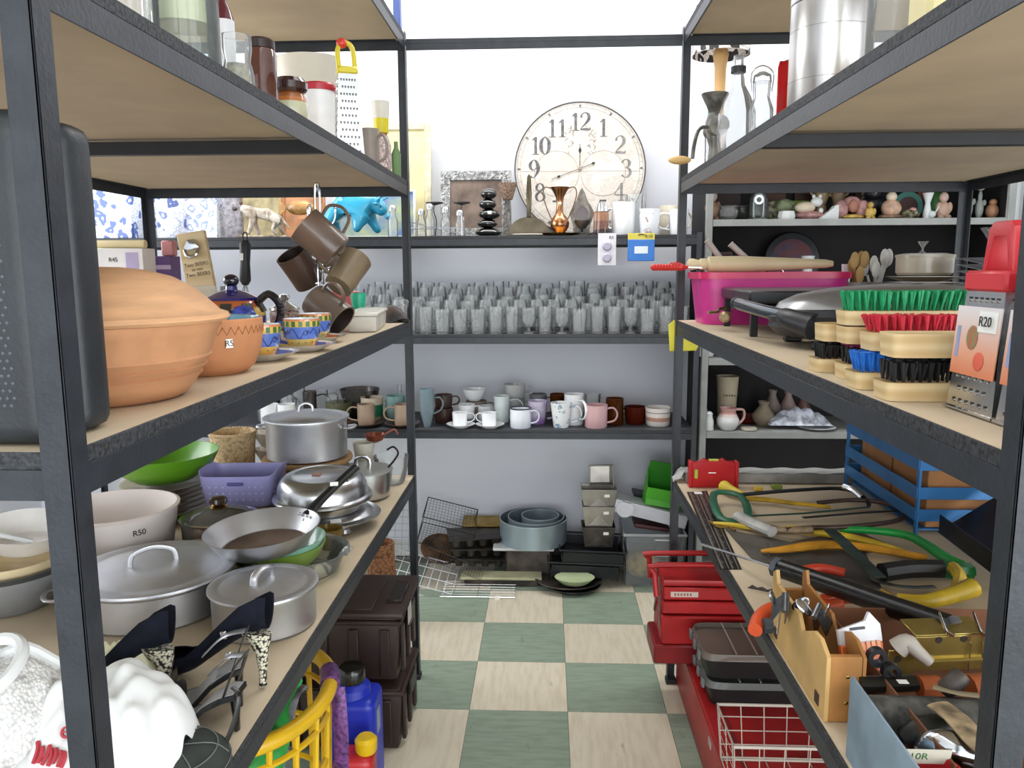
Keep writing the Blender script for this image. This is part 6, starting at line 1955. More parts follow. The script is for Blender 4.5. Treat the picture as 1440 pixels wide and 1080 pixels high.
for z in (.045, .125): B().lathe([(.0650, z), (.0653, z), (.0653, z + .0008), (.0650, z + .0008)], 64, closed=True).ob('seam_line', mat('#8d8a86', .4, .8), t)
P = jarA(1252, .468)
vessel('glass_vase', 'thick clear glass vase right of the steel canister', 'vase', P, [(.028, 0), (.034, .008), (.034, .26)], CLEARW, .005)
P = jarA(1312, .480)
single(B().box((0, 0, .10), (.045, .06, .20), .006), 'cream_carton', mat('#d9cf9c', .5), 'pale yellow carton right of the glass vase', 'carton', P)
P = Vector((.415, 2.14, TOP['T'] + .0002))
single(B().ball((0, 0, .022), (.036, .05, .022)), 'iron_weight', mat('#1e1e20', .4), 'round black object overhanging the edge of the top right shelf', 'ornament', P)
# lamp on the cabinet
LP = Vector((coly(1012, 3.22, 2).x, 3.22, 1.6735))
t = thing('table_lamp', 'wooden table lamp with a black and white tribal patterned shade on the grey cabinet', 'lamp', LP)
B().lathe(solid([(.055, 0), (.055, .012), (.020, .02), (.018, .30), (.020, .302), (.022, .42), (.030, .47), (.026, .49)]), 24).ob('wooden_column', mat('#cfa368', .5, var=.05), t)
SZ = pyy(1012, 76, 3.20).z - LP.z
B().lathe([(.11, SZ), (.100, SZ + .20), (.098, SZ + .20), (.108, SZ)], 40, closed=True).ob('shade', spotmat('#cfc8c2', '#1d1517', 22, .12, .44), t)

# ================================================================== RIGHT RACK, MIDDLE SHELF
# pink tub with kitchen tools
PK = mat('#d0338f', .3, var=.04, sss=.1)
PKR = mat('#d01f5c', .3)
t = thing('pink_tub', 'bright pink oval plastic tub full of kitchen tools', 'tub', (.628, 2.295, ZB))


def rbox(b, w, d, z0, z1, k0, k1, wall, e=.25, n=64):
    rings = []
    for wl_, zs in ((0, ((k0, z0), (1.0 * (k0 + k1) / 2, (z0 + z1) / 2), (k1, z1))), (wall, ((k1, z1), ((k0 + k1) / 2, (z0 + z1) / 2), (k0, z0 + wall)))):
        for k, z in zs:
            rings.append([b.bm.verts.new(((w / 2 * k - wl_) * math.copysign(abs(math.cos(2 * PI * q / n)) ** e, math.cos(2 * PI * q / n)), (d / 2 * k - wl_) * math.copysign(abs(math.sin(2 * PI * q / n)) ** e, math.sin(2 * PI * q / n)), z)) for q in range(n)])
    for a, c in zip(rings[:-1], rings[1:]):
        for q in range(n): b.bm.faces.new((a[q], a[(q + 1) % n], c[(q + 1) % n], c[q]))
    b.bm.faces.new(rings[0]); b.bm.faces.new(rings[-1])
    return b


rbox(B(), .425, .200, 0, .142, .90, .985, .003, .35).ob('tub_body', PK, t)
rbox(B(), .434, .208, .126, .144, 1, 1.0, .010, .35).ob('rim_band', PKR, t)
zt_ = ZB + .146
t = thing('rolling_pin', 'cream wooden rolling pin lying across the pink tub', 'rolling pin', (.60, 2.27, ZB + .166), .0)
B().lathe(solid([(.006, -.205), (.015, -.200), (.017, -.190), (.012, -.172), (.016, -.168), (.017, -.155), (.014, -.150), (.022, -.145), (.023, -.06), (.018, .05), (.012, .18), (.008, .20)]), 28, m=Matrix.Rotation(PI / 2, 4, 'Y')).ob('body', mat('#d3c39c', .5, var=.04), t)
for k, (a_, c_, lab) in enumerate((((994, 338), (1022, 375), 'left'), ((1027, 343), (1068, 380), 'right'))):
    p0, p1 = pyy(a_[0], a_[1], 2.34), pyy(c_[0], c_[1], 2.34)
    d_ = (p1 - p0)
    o = thing('wooden_spoon', 'pale grey utensil handle sticking out of the pink tub, %s one' % lab, 'utensil', p1 + d_ * .9)
    B().tube([(0, 0, 0), -d_ * 1.0, -d_ * 1.88, -d_ * 1.9], lambda q: .007 + .003 * q, 10).ob('handle', mat('#b5aea6', .4), o)
o = B().tube([pyy(1076, 378, 2.33), pyy(1090, 372, 2.33), pyy(1103, 384, 2.33), pyy(1110, 400, 2.33)], .002, 6, smooth=4).ob('wire_tool', CHROME)
tag(o, 'bent chrome wire tool on the rim of the pink tub', 'utensil')
t = thing('kitchen_gripper', 'red ribbed handle sticking out from the pink tub into the aisle', 'tool', (.395, 2.25, ZB + .158))
b = B()
pr = [(.002, -.105), (.008, -.100)]
for q in range(9): pr += [(.010, -.094 + q * .008), (.0085, -.090 + q * .008)]
pr += [(.011, -.018), (.006, -.010), (.004, .0)]
b.lathe(solid(pr), 18, m=Matrix.Rotation(PI / 2, 4, 'Y')).ob('grip', mat('#c92a26', .35), t)
B().box((-.035, 0, .010), (.03, .010, .010), .003).ob('thumb_button', mat('#b0231f', .35), t)
B().tube([(0, 0, 0), (.12, .03, -.004)], .003, 6).ob('shaft', CHROME, t)
# yellow wedge on the post
yw = 2.4275
pts = [pyy(a, c, yw) for a, c in ((940, 458), (948, 450), (983, 486), (979, 493), (942, 494))]
o = B().prism([(p.x, p.z) for p in pts], .006, c0=yw, bev=.001).ob('yellow_scraper', mat('#e3d92c', .45, var=.05))
tag(o, 'yellow plastic wedge hanging behind the far post of the right rack', 'scraper')
# flat black griddle
t = thing('table_grill', 'flat black table grill on legs behind the silver contact grill', 'grill', (.665, 1.985, ZB), -.04)
B().box((0, 0, .090), (.40, .36, .028), .004).ob('hot_plate', mat('#2e3134', .35, .3), t)
B().box((0, 0, .065), (.34, .30, .020), .004).ob('burner_tray', BLACKP, t)
for sx in (-1, 1):
    for sy in (-1, 1): B().box((sx * .185, sy * .165, .037), (.016, .016, .074), .001).ob('leg', BLACKP, t)
B().tube([(-.20, .10, .052), (-.222, .08, .050), (-.236, .02, .046), (-.262, .0, .046)], .004, 8, smooth=4).ob('gas_pipe', mat('#b59a72', .35, .9), t)
B().lathe(solid([(.010, -.008), (.014, -.004), (.014, .008), (.009, .012)]), 10, m=Matrix.Translation((-.225, -.02, .036)) @ Matrix.Rotation(PI / 2, 4, 'X')).ob('valve_knob', mat('#c2a884', .3, .8), t)
B().box((-.215, .0, .042), (.012, .04, .010), .002).ob('valve_body', mat('#9a8768', .35, .9), t)
# contact grill
t = thing('contact_grill', 'silver and black electric contact grill on the middle right shelf', 'grill', (.675, 1.615, ZB), .0)
GP = mat('#202225', .4, var=.03)
prof = [(0, .012), (.60, .012), (.92, .022), (1.0, .040), (.985, .052), (0, .060)]
mS = Matrix.Diagonal((.225, .150, 1, 1))
B().lathe(prof, 56, m=mS).ob('base_shell', GP, t)
mT = Matrix.Translation((0, 0, .060)) @ Matrix.Rotation(math.radians(-2.5), 4, 'Y')
B().lathe([(0, 0), (1.0, 0), (1.02, .010), (.985, .022), (.94, .0235), (0, .0235)], 56, m=mT @ mS).ob('upper_frame', GP, t)
B().lathe([(.94, .0238), (.90, .036), (.75, .050), (.45, .060), (0, .064)], 56, m=mT @ mS).ob('silver_lid', mat('#9a9b9d', .28, .7, var=.05, vs=4), t)
for k in (-1, 1): B().tube([(-.10, k * .03, .112), (.06, k * .03, .125)], .0016, 5, flat=.4).ob('lid_crease', mat('#6d6e70', .3, .6), t)
B().ball((-.055, -.07, .108), (.010, .008, .0012)).ob('badge', mat('#b58a5c', .4), t)
B().tube([(-.205, -.05, .062), (-.222, .02, .066), (-.236, .12, .072), (-.242, .20, .076)], .0135, 14).ob('handle_bar', mat('#5d6166', .2, .9), t)
B().tube([(-.242, .198, .076), (-.243, .212, .0765)], .0145, 14).ob('handle_cap', BLACKP, t)
B().tube([(-.17, -.10, .045), (-.20, -.06, .056), (-.208, -.03, .062)], lambda q: .026 - .010 * q, 12, smooth=4).ob('handle_root', GP, t)
for sx, sy in ((-1, -1), (1, -1), (-1, 1), (1, 1)): B().box((sx * .15, sy * .09, .008), (.035, .025, .016), .003).ob('foot', BLACKP, t)

# scrubbing brushes
PW1 = woodmat('#dfc89a', '#cfb07c', 2.2, (1, 2, 9), .55, 5)


def brush(label, P, L, col, up=True, wz=.022, bz=.026, flare=1.15, rz=0, W=.052):
    t = thing('scrubbing_brush', label, 'brush', P, rz, 'scrubbing brushes')
    z0 = 0 if up else bz
    rbox(B(), L, W, z0, z0 + wz, .97, 1.0, .0001, .28, 40).ob('wooden_block', PW1, t)
    b = B(); rn = random.Random(hash(label) % 97)
    n = int(L / .0105)
    for i in range(n):
        for j in range(4):
            x = -L / 2 + .012 + (L - .024) * i / (n - 1); y = -W / 2 + .010 + (W - .020) * j / 3
            for q in range(3):
                ox, oy = rn.uniform(-.002, .002), rn.uniform(-.002, .002)
                za, zb = (wz, wz + bz * rn.uniform(.93, 1.02)) if up else (bz, rn.uniform(.0005, .002))
                fx = x * flare + rn.uniform(-.003, .003); fyy_ = y * (flare + .12) + rn.uniform(-.003, .003)
                b.tube([(x + ox * .5, y + oy * .5, za), (fx + ox, fyy_ + oy, zb)], lambda s_: .0014 + .0014 * s_, 5)
    o = b.ob('bristles', mat(col, .5, var=.12, vs=80), t)
    o['kind'] = 'stuff'
    return t


BKB = '#17181a'
zz = ZB
brush('wooden brush with black bristles up, lowest and nearest beside the grater', (.463, .960, ZB), .125, BKB, True, .022, .024, 1.0)
brush('wooden brush lying bristles down on the nearest black brush', (.466, .960, ZB + .0475), .122, BKB, False, .028, .004, 1.0)
brush('wooden brush with blue bristles up under the red brush', (.462, 1.050, ZB), .125, '#1f6fd0', True, .022, .026, 1.05)
brush('wooden brush with red bristles up on the blue brush', (.500, 1.055, ZB + .0495), .165, '#c8283c', True, .024, .022, 1.06)
brush('wooden brush with black bristles up under the green brush', (.480, 1.140, ZB), .125, BKB, True, .022, .022, 1.0)
brush('plain wooden brush lying bristles down under the green brush', (.482, 1.140, ZB + .0455), .130, '#8a2f5a', False, .024, .005, 1.0)
brush('wooden brush with green bristles up, topmost of the brushes', (.508, 1.142, ZB + .0765), .185, '#12925a', True, .020, .028, 1.04)
brush('wooden brush with black bristles up, farthest along the shelf', (.462, 1.222, ZB), .110, BKB, True, .020, .022, 1.0)
brush('wooden brush lying bristles down on the farthest black brush', (.470, 1.222, ZB + .0435), .112, BKB, False, .026, .003, 1.0)


# graters with handles
def grater(label, P, rz):
    t = thing('box_grater', label, 'grater', P, rz, 'red handled box graters')
    gratermat_part(t, t, .092, .074, .070, .052, .132, 9, SSTEEL)
    RD = mat('#c8323a', .35)
    B().box((0, 0, .142), (.080, .058, .022), .003).ob('red_collar', RD, t)
    b = B().prism([(-.030, .150), (-.022, .196), (-.014, .204), (.020, .204), (.026, .198), (.028, .150), (.018, .150), (.017, .192), (-.012, .192), (-.018, .150)], .034, bev=.003, c0=-.017)
    b.ob('handle', RD, t)
    def f(nt, N, L, bb):
        tc = N.new('ShaderNodeTexCoord'); s = N.new('ShaderNodeSeparateXYZ'); r = N.new('ShaderNodeValToRGB')
        L.new(tc.outputs['Generated'], s.inputs[0]); L.new(s.outputs[2], r.inputs[0])
        e = r.color_ramp.elements; e[0].position = 0; e[0].color = hexl('#d9825a'); e[1].position = .95; e[1].color = hexl('#e2dcdc')
        k = e.new(.35); k.color = hexl('#e0a286'); L.new(r.outputs[0], bb.inputs['Base Color']); bb.inputs['Roughness'].default_value = .4
    cm = Matrix.Translation((0, -.0325, .078)) @ Matrix.Rotation(-.068, 4, 'X')
    B().box((0, 0, 0), (.086, .0012, .074), m=cm).ob('card_label', nodemat(f, 'card_print'), t)
    B().box((.020, -.0012, .022), (.034, .0008, .022), m=cm).ob('price_sticker', WHITE_ST, t)
    text('R20', .015, t, (.020, -.0352 + .0, .1000), (PI / 2 - .068, 0, 0))
    B().ball((-.006, -.0012, .004), (.011, .0008, .013), m=cm).ob('salad_picture', mat('#6f8a5a', .5, var=.6, vs=90, col2='#b5553f'), t)
    B().ball((.012, -.0012, -.020), (.010, .0008, .010), m=cm).ob('tomato_picture', mat('#d9604a', .5), t)
    B().box((-.034, -.0010, -.002), (.006, .0006, .034), m=cm).ob('blue_stripe', mat('#8a9ac0', .5), t)
    B().tube([(-.047, -.036, .0025), (.047, -.036, .0025), (.047, .036, .0025), (-.047, .036, .0025)], .0020, 6, closed=True).ob('foot_wire', CHROME, t)
    return t


grater('steel box grater with red handle and R20 card, the fully visible one', (.488, .856, ZB), -PI / 2)
grater('steel box grater with red handle, half cut off by the near right post', (.488, .757, ZB), -PI / 2)

# plates, pot, utensils at the back of the middle right shelf
DP = mat('#c9c8cc', .25, coat=.5)
for k in range(12):
    single(B().lathe(shell([(.055, 0), (.065, .003), (.105, .012), (.112, .014)], .003), 40), 'dinner_plate', DP, 'white dinner plate in the tall stack right of the silver grill, %s from the bottom' % ORD[k], 'plate', (1.070, 1.900, ZB + .0148 * k), 0, 'white plates in the tall stack')
vessel('cut_glass_bowl', 'flared cut glass bowl on top of the white plate stack', 'bowl', (1.070, 1.90, ZB + .0150 * 12 + .004), [(.020, 0), (.030, .01), (.052, .05), (.060, .062)], CLEARW, .003, flute=10, fa=.04, seg=40)
BP = mat('#b8a78e', .35, coat=.3)
for k in range(9):
    single(B().lathe(shell([(.050, 0), (.060, .003), (.088, .011), (.093, .013)], .003), 40), 'side_plate', BP, 'beige plate in the stack beneath the cream pot, %s from the bottom' % ORD[k], 'plate', (.985, 2.125, ZB + .0148 * k), 0, 'beige plates beneath the cream pot')
t = thing('cream_pot', 'low cream pot with a flat lid standing on the beige plates', 'pot', (.985, 2.125, ZB + .0148 * 9 + .002))
B().lathe(solid([(.062, 0), (.068, .006), (.069, .045)]), 40).ob('body', mat('#cfc5b0', .3, coat=.4), t)
B().lathe(solid([(.071, .0452), (.071, .052), (.050, .056)]), 40).ob('lid', mat('#c4b9a2', .3, coat=.4), t)
single(B().lathe(shell([(.010, 0), (.003, .006), (.003, .014), (.014, .03)], .0015), 18), 'liqueur_glass', CLEARW, 'tiny stemmed glass standing on the cream pot lid', 'glass', (.975, 2.12, ZB + .0148 * 9 + .0585))
for px, lab, m_, n_, sd in ((1199, 'wooden spatulas', mat('#b5935c', .6), 5, 1), (1229, 'white plastic spoons', mat('#d5d3ce', .4), 6, 2)):
    P = coly(px, 2.25, ZB)
    t = thing('utensil_pot', 'round pot holding %s behind the silver grill' % lab, 'pot', P)
    vessel('', '', '', P, [(.030, 0), (.034, .005), (.034, .115)], mat('#8d8a84', .4), .003, parent=t)
    rn = random.Random(sd)
    for k in range(n_):
        a = rn.uniform(0, 6.28); l = rn.uniform(.15, .20); ex = rn.uniform(.015, .040)
        c_, s_ = math.cos(a), math.sin(a)
        o = thing('spatula' if sd == 1 else 'spoon', '%s in the %s utensil pot behind the silver grill, %s of the bunch' % (('wooden spatula', 'left', ORD[k]) if sd == 1 else ('white plastic spoon', 'right', ORD[k])), 'utensil', P, 0, lab + ' in the utensil pot')
        B().tube([(-c_ * .012, -s_ * .012, .006), (c_ * ex * .75, s_ * ex * .75, l - .035)], .0035, 6).ob('shaft', m_, o)
        B().ball((c_ * ex, s_ * ex, l - .015), (.012, .005, .024)).ob('blade', m_, o)
P = coly(1175, 2.33, ZB)
vessel('bud_vase', 'white bud vase with a red side stripe behind the pink tub', 'vase', (.872, 2.36, ZB), [(.014, 0), (.018, .04), (.010, .10), (.014, .165)], WHITEC, .002)

# ================================================================== GREY CABINET CONTENTS
cs = random.Random(21)


def cab_at(px, k, y=3.16): return coly(px, y, CT[k] + .0012)


def lump(name, label, cat, px, w, h, m, bits, k=3, y=3.15, rz=0):
    """small ornament made of rounded bits (dx,dy,dz,rx,ry,rz) in fractions of w and h"""
    P = cab_at(px, k, y); s = mpp(P); W_, H_ = w * s, h * s
    t = thing(name, label, cat, P, rz)
    for i, (nm, mm, c, r) in enumerate(bits):
        B().ball((c[0] * W_, c[1] * W_, c[2] * H_), (r[0] * W_, r[1] * W_, r[2] * H_), u=14, v=9).ob(nm, mm or m, t)
    return t


IV = mat('#d8c9b0', .5, var=.1); PKC = mat('#b98a86', .5, var=.15, vs=50); GDN = mat('#b99a4c', .5, var=.15, vs=40); BRC = mat('#8f7158', .5, var=.2, vs=40)
WHT = mat('#dfe3e2', .35); GYC = mat('#8a8f8a', .5)
FIG = lambda bm_, hm_: [('body', bm_, (0, 0, .32), (.42, .34, .34)), ('head', hm_, (0, 0, .80), (.27, .24, .20)), ('arm', bm_, (.30, -.15, .42), (.16, .14, .20)), ('arm', bm_, (-.30, -.15, .42), (.16, .14, .20)), ('foot', bm_, (.2, -.2, .07), (.2, .2, .08)), ('foot', bm_, (-.2, -.2, .07), (.2, .2, .08))]
lump('dog_figurine', 'brown and white spaniel figurine at the left end of the ornament shelf', 'figurine', 1001, 24, 42, None, FIG(BRC, mat('#b5a79c', .5)))
P = cab_at(1023, 3, 3.14)
vessel('glass_bowl', 'small round cut glass bowl beside the spaniel figurine', 'bowl', P, [(.020, 0), (.036, .015), (.040, .035), (.034, .046), (.040, .054)], CLEARW, .003, flute=12, fa=.03, seg=36)
vessel('glass_bowl', 'second cut glass bowl with a sticker behind the first', 'bowl', cab_at(1042, 3, 3.28), [(.020, 0), (.030, .02), (.030, .065)], SMOKE, .003)
P = cab_at(1066, 3, 3.15)
t = thing('dome_clock', 'silver anniversary clock under a glass dome', 'clock', P)
B().lathe(solid([(.038, 0), (.040, .006), (.030, .012)]), 28).ob('base', CHROME, t)
B().lathe([(.034, .012), (.034, .075), (.026, .098), (.010, .110), (0, .112)], 28).ob('glass_dome', CLEAR, t)
for sx in (-1, 1): B().tube([(sx * .018, 0, .012), (sx * .018, 0, .085), (0, 0, .102)], .003, 6, smooth=3).ob('pillar', WHT, t)
B().lathe([(.010, -.002), (.018, -.002), (.018, .004), (.010, .004)], 24, m=Matrix.Translation((0, 0, .078)) @ mY, closed=True).ob('dial_ring', CHROME, t)
B().lathe(solid([(.011, -.002), (.011, .001)]), 20, m=Matrix.Translation((0, 0, .078)) @ mY).ob('dial', mat('#4a4c4c', .4), t)
lump('vase', 'mottled green and pink vase behind the dome clock', 'vase', 1083, 20, 30, mat('#8f8a72', .5, var=.4, vs=60), [('body', None, (0, 0, .4), (.45, .45, .4)), ('neck', None, (0, 0, .85), (.25, .25, .16))], y=3.24)
t = lump('teacup', 'pale green cup with a leafy saucer', 'cup', 1102, 34, 32, mat('#a9b58c', .5, var=.2, vs=40), [('cup_body', None, (0, 0, .62), (.42, .42, .36)), ('leaf_saucer', None, (-.1, 0, .10), (.62, .5, .10))], y=3.25)
single(B().box((0, 0, .045), (.16, .02, .09), .002), 'greeting_card', mat('#7d9438', .6, var=.2, vs=20), 'yellow green card standing at the back of the ornament shelf', 'card', cab_at(1110, 3, 3.36))
P = cab_at(1106, 3, 3.13)
vessel('trinket_box', 'plain white octagonal trinket pot', 'pot', P, [(.030, 0), (.034, .012), (.030, .032)], WHT, .003, seg=8)
lump('cat_figurine', 'white cat figurine resting in a pinkish basket', 'figurine', 1138, 34, 34, None,
     [('basket', PKC, (0, 0, .18), (.62, .4, .18)), ('body', IV, (-.2, 0, .50), (.42, .3, .24)), ('head', WHT, (.25, -.05, .72), (.24, .22, .20)), ('ear', WHT, (.12, -.05, .94), (.07, .06, .09)), ('ear', WHT, (.38, -.05, .94), (.07, .06, .09)), ('paw', WHT, (.42, -.1, .36), (.10, .1, .12))])
for px, lab in ((1153, 'left'), (1176, 'right')):
    P = cab_at(px, 3, 3.29)
    t = thing('cherub_vase', 'tan cherub vase with curled handles, %s of the pair' % lab, 'vase', P)
    m_ = mat('#b59a70', .5, var=.15, vs=50) if lab == 'left' else mat('#94795c', .5, var=.15, vs=50)
    B().lathe(solid([(.020, 0), (.026, .03), (.018, .07), (.028, .10), (.026, .125), (.020, .135)]), 24, flute=5, fa=.08).ob('body', m_, t)
    for s in (-1, 1): B().tube([(s * .024, 0, .10), (s * .040, 0, .112), (s * .036, 0, .128), (s * .026, 0, .118)], .0045, 8, smooth=4).ob('handle', m_, t)
# white shoe ornament
P = cab_at(1165, 3, 3.13)
t = thing('porcelain_boot', 'white porcelain shoe ornament pointing left', 'ornament', P)
B().prism([(-.036, 0), (.034, 0), (.034, .052), (.026, .055), (.012, .048), (.004, .028), (-.026, .014), (-.038, .006)], .032, bev=.005, c0=-.016).ob('body', WHT, t)
lump('flower_figurine', 'pink petalled flower ornament with a small figure inside', 'figurine', 1197, 38, 33, None,
     [('petal', PKC, (-.38, 0, .42), (.26, .2, .40)), ('petal', PKC, (.38, 0, .42), (.26, .2, .40)), ('petal', PKC, (0, .05, .66), (.34, .2, .32)), ('child', mat('#a5705c', .5), (0, -.15, .55), (.18, .14, .28)), ('base', GDN, (0, -.15, .10), (.4, .3, .12))])
t = lump('elephant_figurine', 'black elephant figurine with a white tusk', 'figurine', 1228, 42, 49, None,
     [('body', BLACKP, (0, 0, .45), (.46, .3, .32)), ('head', BLACKP, (-.1, -.15, .74), (.30, .26, .20)), ('leg', BLACKP, (-.22, 0, .14), (.14, .14, .16)), ('leg', BLACKP, (.22, 0, .14), (.14, .14, .16)), ('tusk', WHT, (-.12, -.38, .82), (.05, .06, .08))], y=3.25)
t = lump('teddy_figurine', 'small yellow bear figurine in front of the black elephant', 'figurine', 1223, 16, 24, None, FIG(GDN, GDN), y=3.12)
lump('hare_figurine', 'pale pink hare figurine behind the elephant', 'figurine', 1214, 16, 51, None,
     [('body', IV, (0, 0, .35), (.5, .4, .36)), ('head', IV, (.1, 0, .80), (.4, .3, .13)), ('ear', IV, (.2, 0, .93), (.12, .1, .10))], y=3.34)
lump('rabbit_figurine', 'tall cream and pink rabbit figurine on a mossy base', 'figurine', 1252, 28, 50, None,
     [('base', BRC, (0, 0, .07), (.62, .4, .08)), ('dress', mat('#c9a58c', .5, var=.15, vs=40), (0, 0, .30), (.48, .36, .26)), ('head', IV, (0, 0, .62), (.26, .24, .14)), ('ear', mat('#c4a09a', .5), (0, 0, .86), (.12, .1, .17)), ('arm', IV, (.35, 0, .30), (.16, .14, .12))])
P = cab_at(1274, 3, 3.34)
t = thing('round_plaque', 'round turquoise rimmed plaque standing behind the ornaments', 'plaque', P)
B().lathe([(.040, 0), (.060, 0), (.060, .008), (.040, .008)], 36, m=Matrix.Translation((0, 0, .060)) @ mY, closed=True).ob('turquoise_rim', mat('#3f8f80', .4), t)
B().lathe(solid([(.041, .001), (.041, .004)]), 36, m=Matrix.Translation((0, 0, .060)) @ mY).ob('centre', mat('#5a3830', .5), t)
lump('moss_figurine', 'low mossy green and brown ornament', 'ornament', 1279, 26, 17, mat('#7f7a5c', .6, var=.5, vs=70), [('rock', None, (0, 0, .4), (.5, .35, .42)), ('flower', PKC, (.1, -.1, .75), (.2, .16, .2))])
P = cab_at(1303, 3, 3.15)
t = thing('bud_vase', 'white flared bud vase with a swan at its foot', 'vase', P)
vessel('', '', '', P, [(.014, 0), (.016, .02), (.009, .06), (.020, .098)], WHT, .002, parent=t)
B().ball((.012, -.015, .016), (.014, .010, .014)).ob('swan', WHT, t)
B().tube([(.022, -.016, .02), (.034, -.018, .045)], .0024, 6).ob('swan_neck', WHT, t)
lump('rabbit_figurine', 'pink and cream rabbit figurine beside the bud vase', 'figurine', 1325, 24, 37, None, FIG(mat('#b99a86', .5, var=.1), mat('#c4a79a', .5)))
lump('green_box', 'small green box behind the last rabbit figurine', 'box', 1316, 26, 44, mat('#3f7a3a', .5), [('box_body', None, (0, 0, .5), (.5, .3, .45))], y=3.33)
for px, lab, hh in ((1361, 'silver grey bird figurine right of the rear rack post', 58), (1376, 'grey figurine of a lady with a large hat', 54)):
    lump('lady_figurine' if 'lady' in lab else 'bird_figurine', lab, 'figurine', px, 18, hh, None,
         [('skirt', GYC, (0, 0, .25), (.30, .3, .26)), ('torso', GYC, (0, 0, .55), (.16, .16, .16)), ('head', mat('#a89c92', .5), (0, 0, .82), (.34, .3, .12)), ('arm', GYC, (.35, 0, .40), (.16, .1, .08))], y=3.14)
lump('squirrel_figurine', 'round orange brown squirrel figurine at the right end of the ornament shelf', 'figurine', 1394, 20, 27, mat('#a5785a', .5), [('body', None, (0, 0, .38), (.45, .4, .38)), ('head', None, (0, -.05, .82), (.28, .26, .18))])
# row of book spines / frames in the dark back
for px, w_, c, lab in ((1018, 44, '#3a241e', 'dark brown'), (1088, 30, '#5a3528', 'reddish brown'), (1128, 26, '#4a2c22', 'brown'), (1213, 26, '#6a4a34', 'light brown'), (1295, 16, '#7a3a30', 'red')):
    P = cab_at(px, 3, 3.40); s = mpp(P)
    single(B().box((0, 0, .065), (w_ * s, .012, .13), .002), 'framed_board', mat(c, .6), '%s framed board leaning at the back of the ornament shelf' % lab, 'board', P)
# shelf below: plaque, vase, frame
P = cab_at(1113, 2, 3.34)
t = thing('decorative_plate', 'dark round plate painted with red and blue fruit on the second cabinet shelf', 'plate', P, rot=(math.radians(-8), 0, 0))
B().lathe(solid([(.095, 0), (.115, .008), (.110, .012)]), 48, m=Matrix.Translation((0, 0, .115)) @ mY).ob('rim', mat('#12161d', .3), t)
B().lathe(solid([(.085, -.002), (.085, .0125)]), 48, m=Matrix.Translation((0, 0, .115)) @ mY).ob('painted_centre', mat('#2a3350', .4, var=.8, vs=16, col2='#6a2222'), t)
P = cab_at(1010, 2, 3.36)
t = thing('small_picture', 'dark red wooden frame on the second cabinet shelf', 'picture', P, rot=(math.radians(-6), 0, 0))
b = B()
for x, z, sx, sz in ((-.05, .075, .014, .15), (.05, .075, .014, .15), (0, .007, .09, .014), (0, .143, .09, .014)): b.box((x, 0, z), (sx, .012, sz), .001)
b.ob('frame', mat('#4a2018', .4), t)
B().box((0, .004, .075), (.088, .003, .125)).ob('picture_panel', mat('#3a3834', .5), t)
vessel('vase', 'small white waisted vase on the second cabinet shelf', 'vase', cab_at(1134, 2, 3.17), [(.018, 0), (.022, .04), (.016, .09), (.026, .128)], WHT, .002)
vessel('white_bowl', 'white bowl with a dark rim on the shelf above the mug filled one', 'bowl', cab_at(992, 1, 3.15), [(.030, 0), (.045, .03), (.052, .06)], WHITEC, .003)
# shelf with vases
P = cab_at(1021, 0, 3.22)
t = thing('planter', 'tall beige tapered planter with dark lettering', 'vase', P)
vessel('', '', '', P, [(.032, 0), (.034, .01), (.044, .195), (.046, .20)], mat('#b5a890', .6), .003, parent=t)
for k_, wd_ in enumerate((.004, .007, .005, .008, .004)): B().box((-.022 + .011 * k_, -.0430, .125), (wd_, .001, .006)).ob('faded_mark', mat('#5a4a3c', .6), t)
P = cab_at(1023, 0, 3.11)
t = thing('jug', 'white and pink glazed milk jug in front of the planter', 'jug', P)
vessel('', '', '', P, [(.028, 0), (.042, .02), (.044, .042), (.030, .070), (.034, .088)], bandmat([(0, '#d9dadb'), (.6, '#d5c6c2'), (.72, '#c99a94')], .2, .6), .003, parent=t)
B().tube([(.028, 0, .080), (.060, 0, .078), (.062, 0, .045), (.040, 0, .020)], .005, 8, smooth=4).ob('handle', mat('#cfa59e', .25, coat=.5), t)
P = cab_at(996, 0, 3.10)
t = thing('salt_shaker', 'white salt shaker at the left end of the lower cabinet shelf', 'shaker', P)
B().lathe(solid([(.020, 0), (.020, .035), (.014, .055), (.016, .066), (.008, .074)]), 20).ob('body', WHT, t)
lump('ceramic_group', 'small cluster of cream ceramic figures behind the salt shaker', 'figurine', 990, 12, 26, IV, [('figure', None, (0, 0, .3), (.4, .4, .3)), ('figure', None, (.1, 0, .75), (.25, .25, .2))], k=0, y=3.20)
single(B().lathe(solid([(.030, 0), (.032, .004), (.030, .010)]), 28), 'soap_dish', mat('#b5b0a2', .4), 'flat pale round lid lying beside the milk jug', 'lid', cab_at(1053, 0, 3.10))
for px, y_, c, lab, r_, h_ in ((1073, 3.19, '#8f8270', 'grey beige round vase beside the plastic bag', .045, .10), (1085, 3.30, '#8a7c74', 'taller beige vase in the back row', .036, .13), (1107, 3.31, '#a08a84', 'pinkish vase in the back row', .036, .125), (1128, 3.31, '#6a4a44', 'dark vase under the shelf beam', .034, .11)):
    vessel('round_vase', lab, 'vase', cab_at(px, 0, y_), [(r_ * .5, 0), (r_ * .95, h_ * .25), (r_, h_ * .45), (r_ * .5, h_ * .75), (r_ * .38, h_ * .85), (r_ * .52, h_)], mat(c, .5, var=.08), .003)
single(B().lathe(shell([(.035, 0), (.05, .01), (.06, .03)], .003), 28), 'red_bowl', mat('#5a1512', .4), 'dark red bowl in the shade behind the milk jug', 'bowl', cab_at(1052, 0, 3.25))
single(B().lathe(shell([(.040, 0), (.055, .004), (.075, .010)], .002), 36), 'saucer', WHITEC, 'white plate under the shiny plastic bag', 'plate', cab_at(1147, 0, 3.13))
rn = random.Random(8)
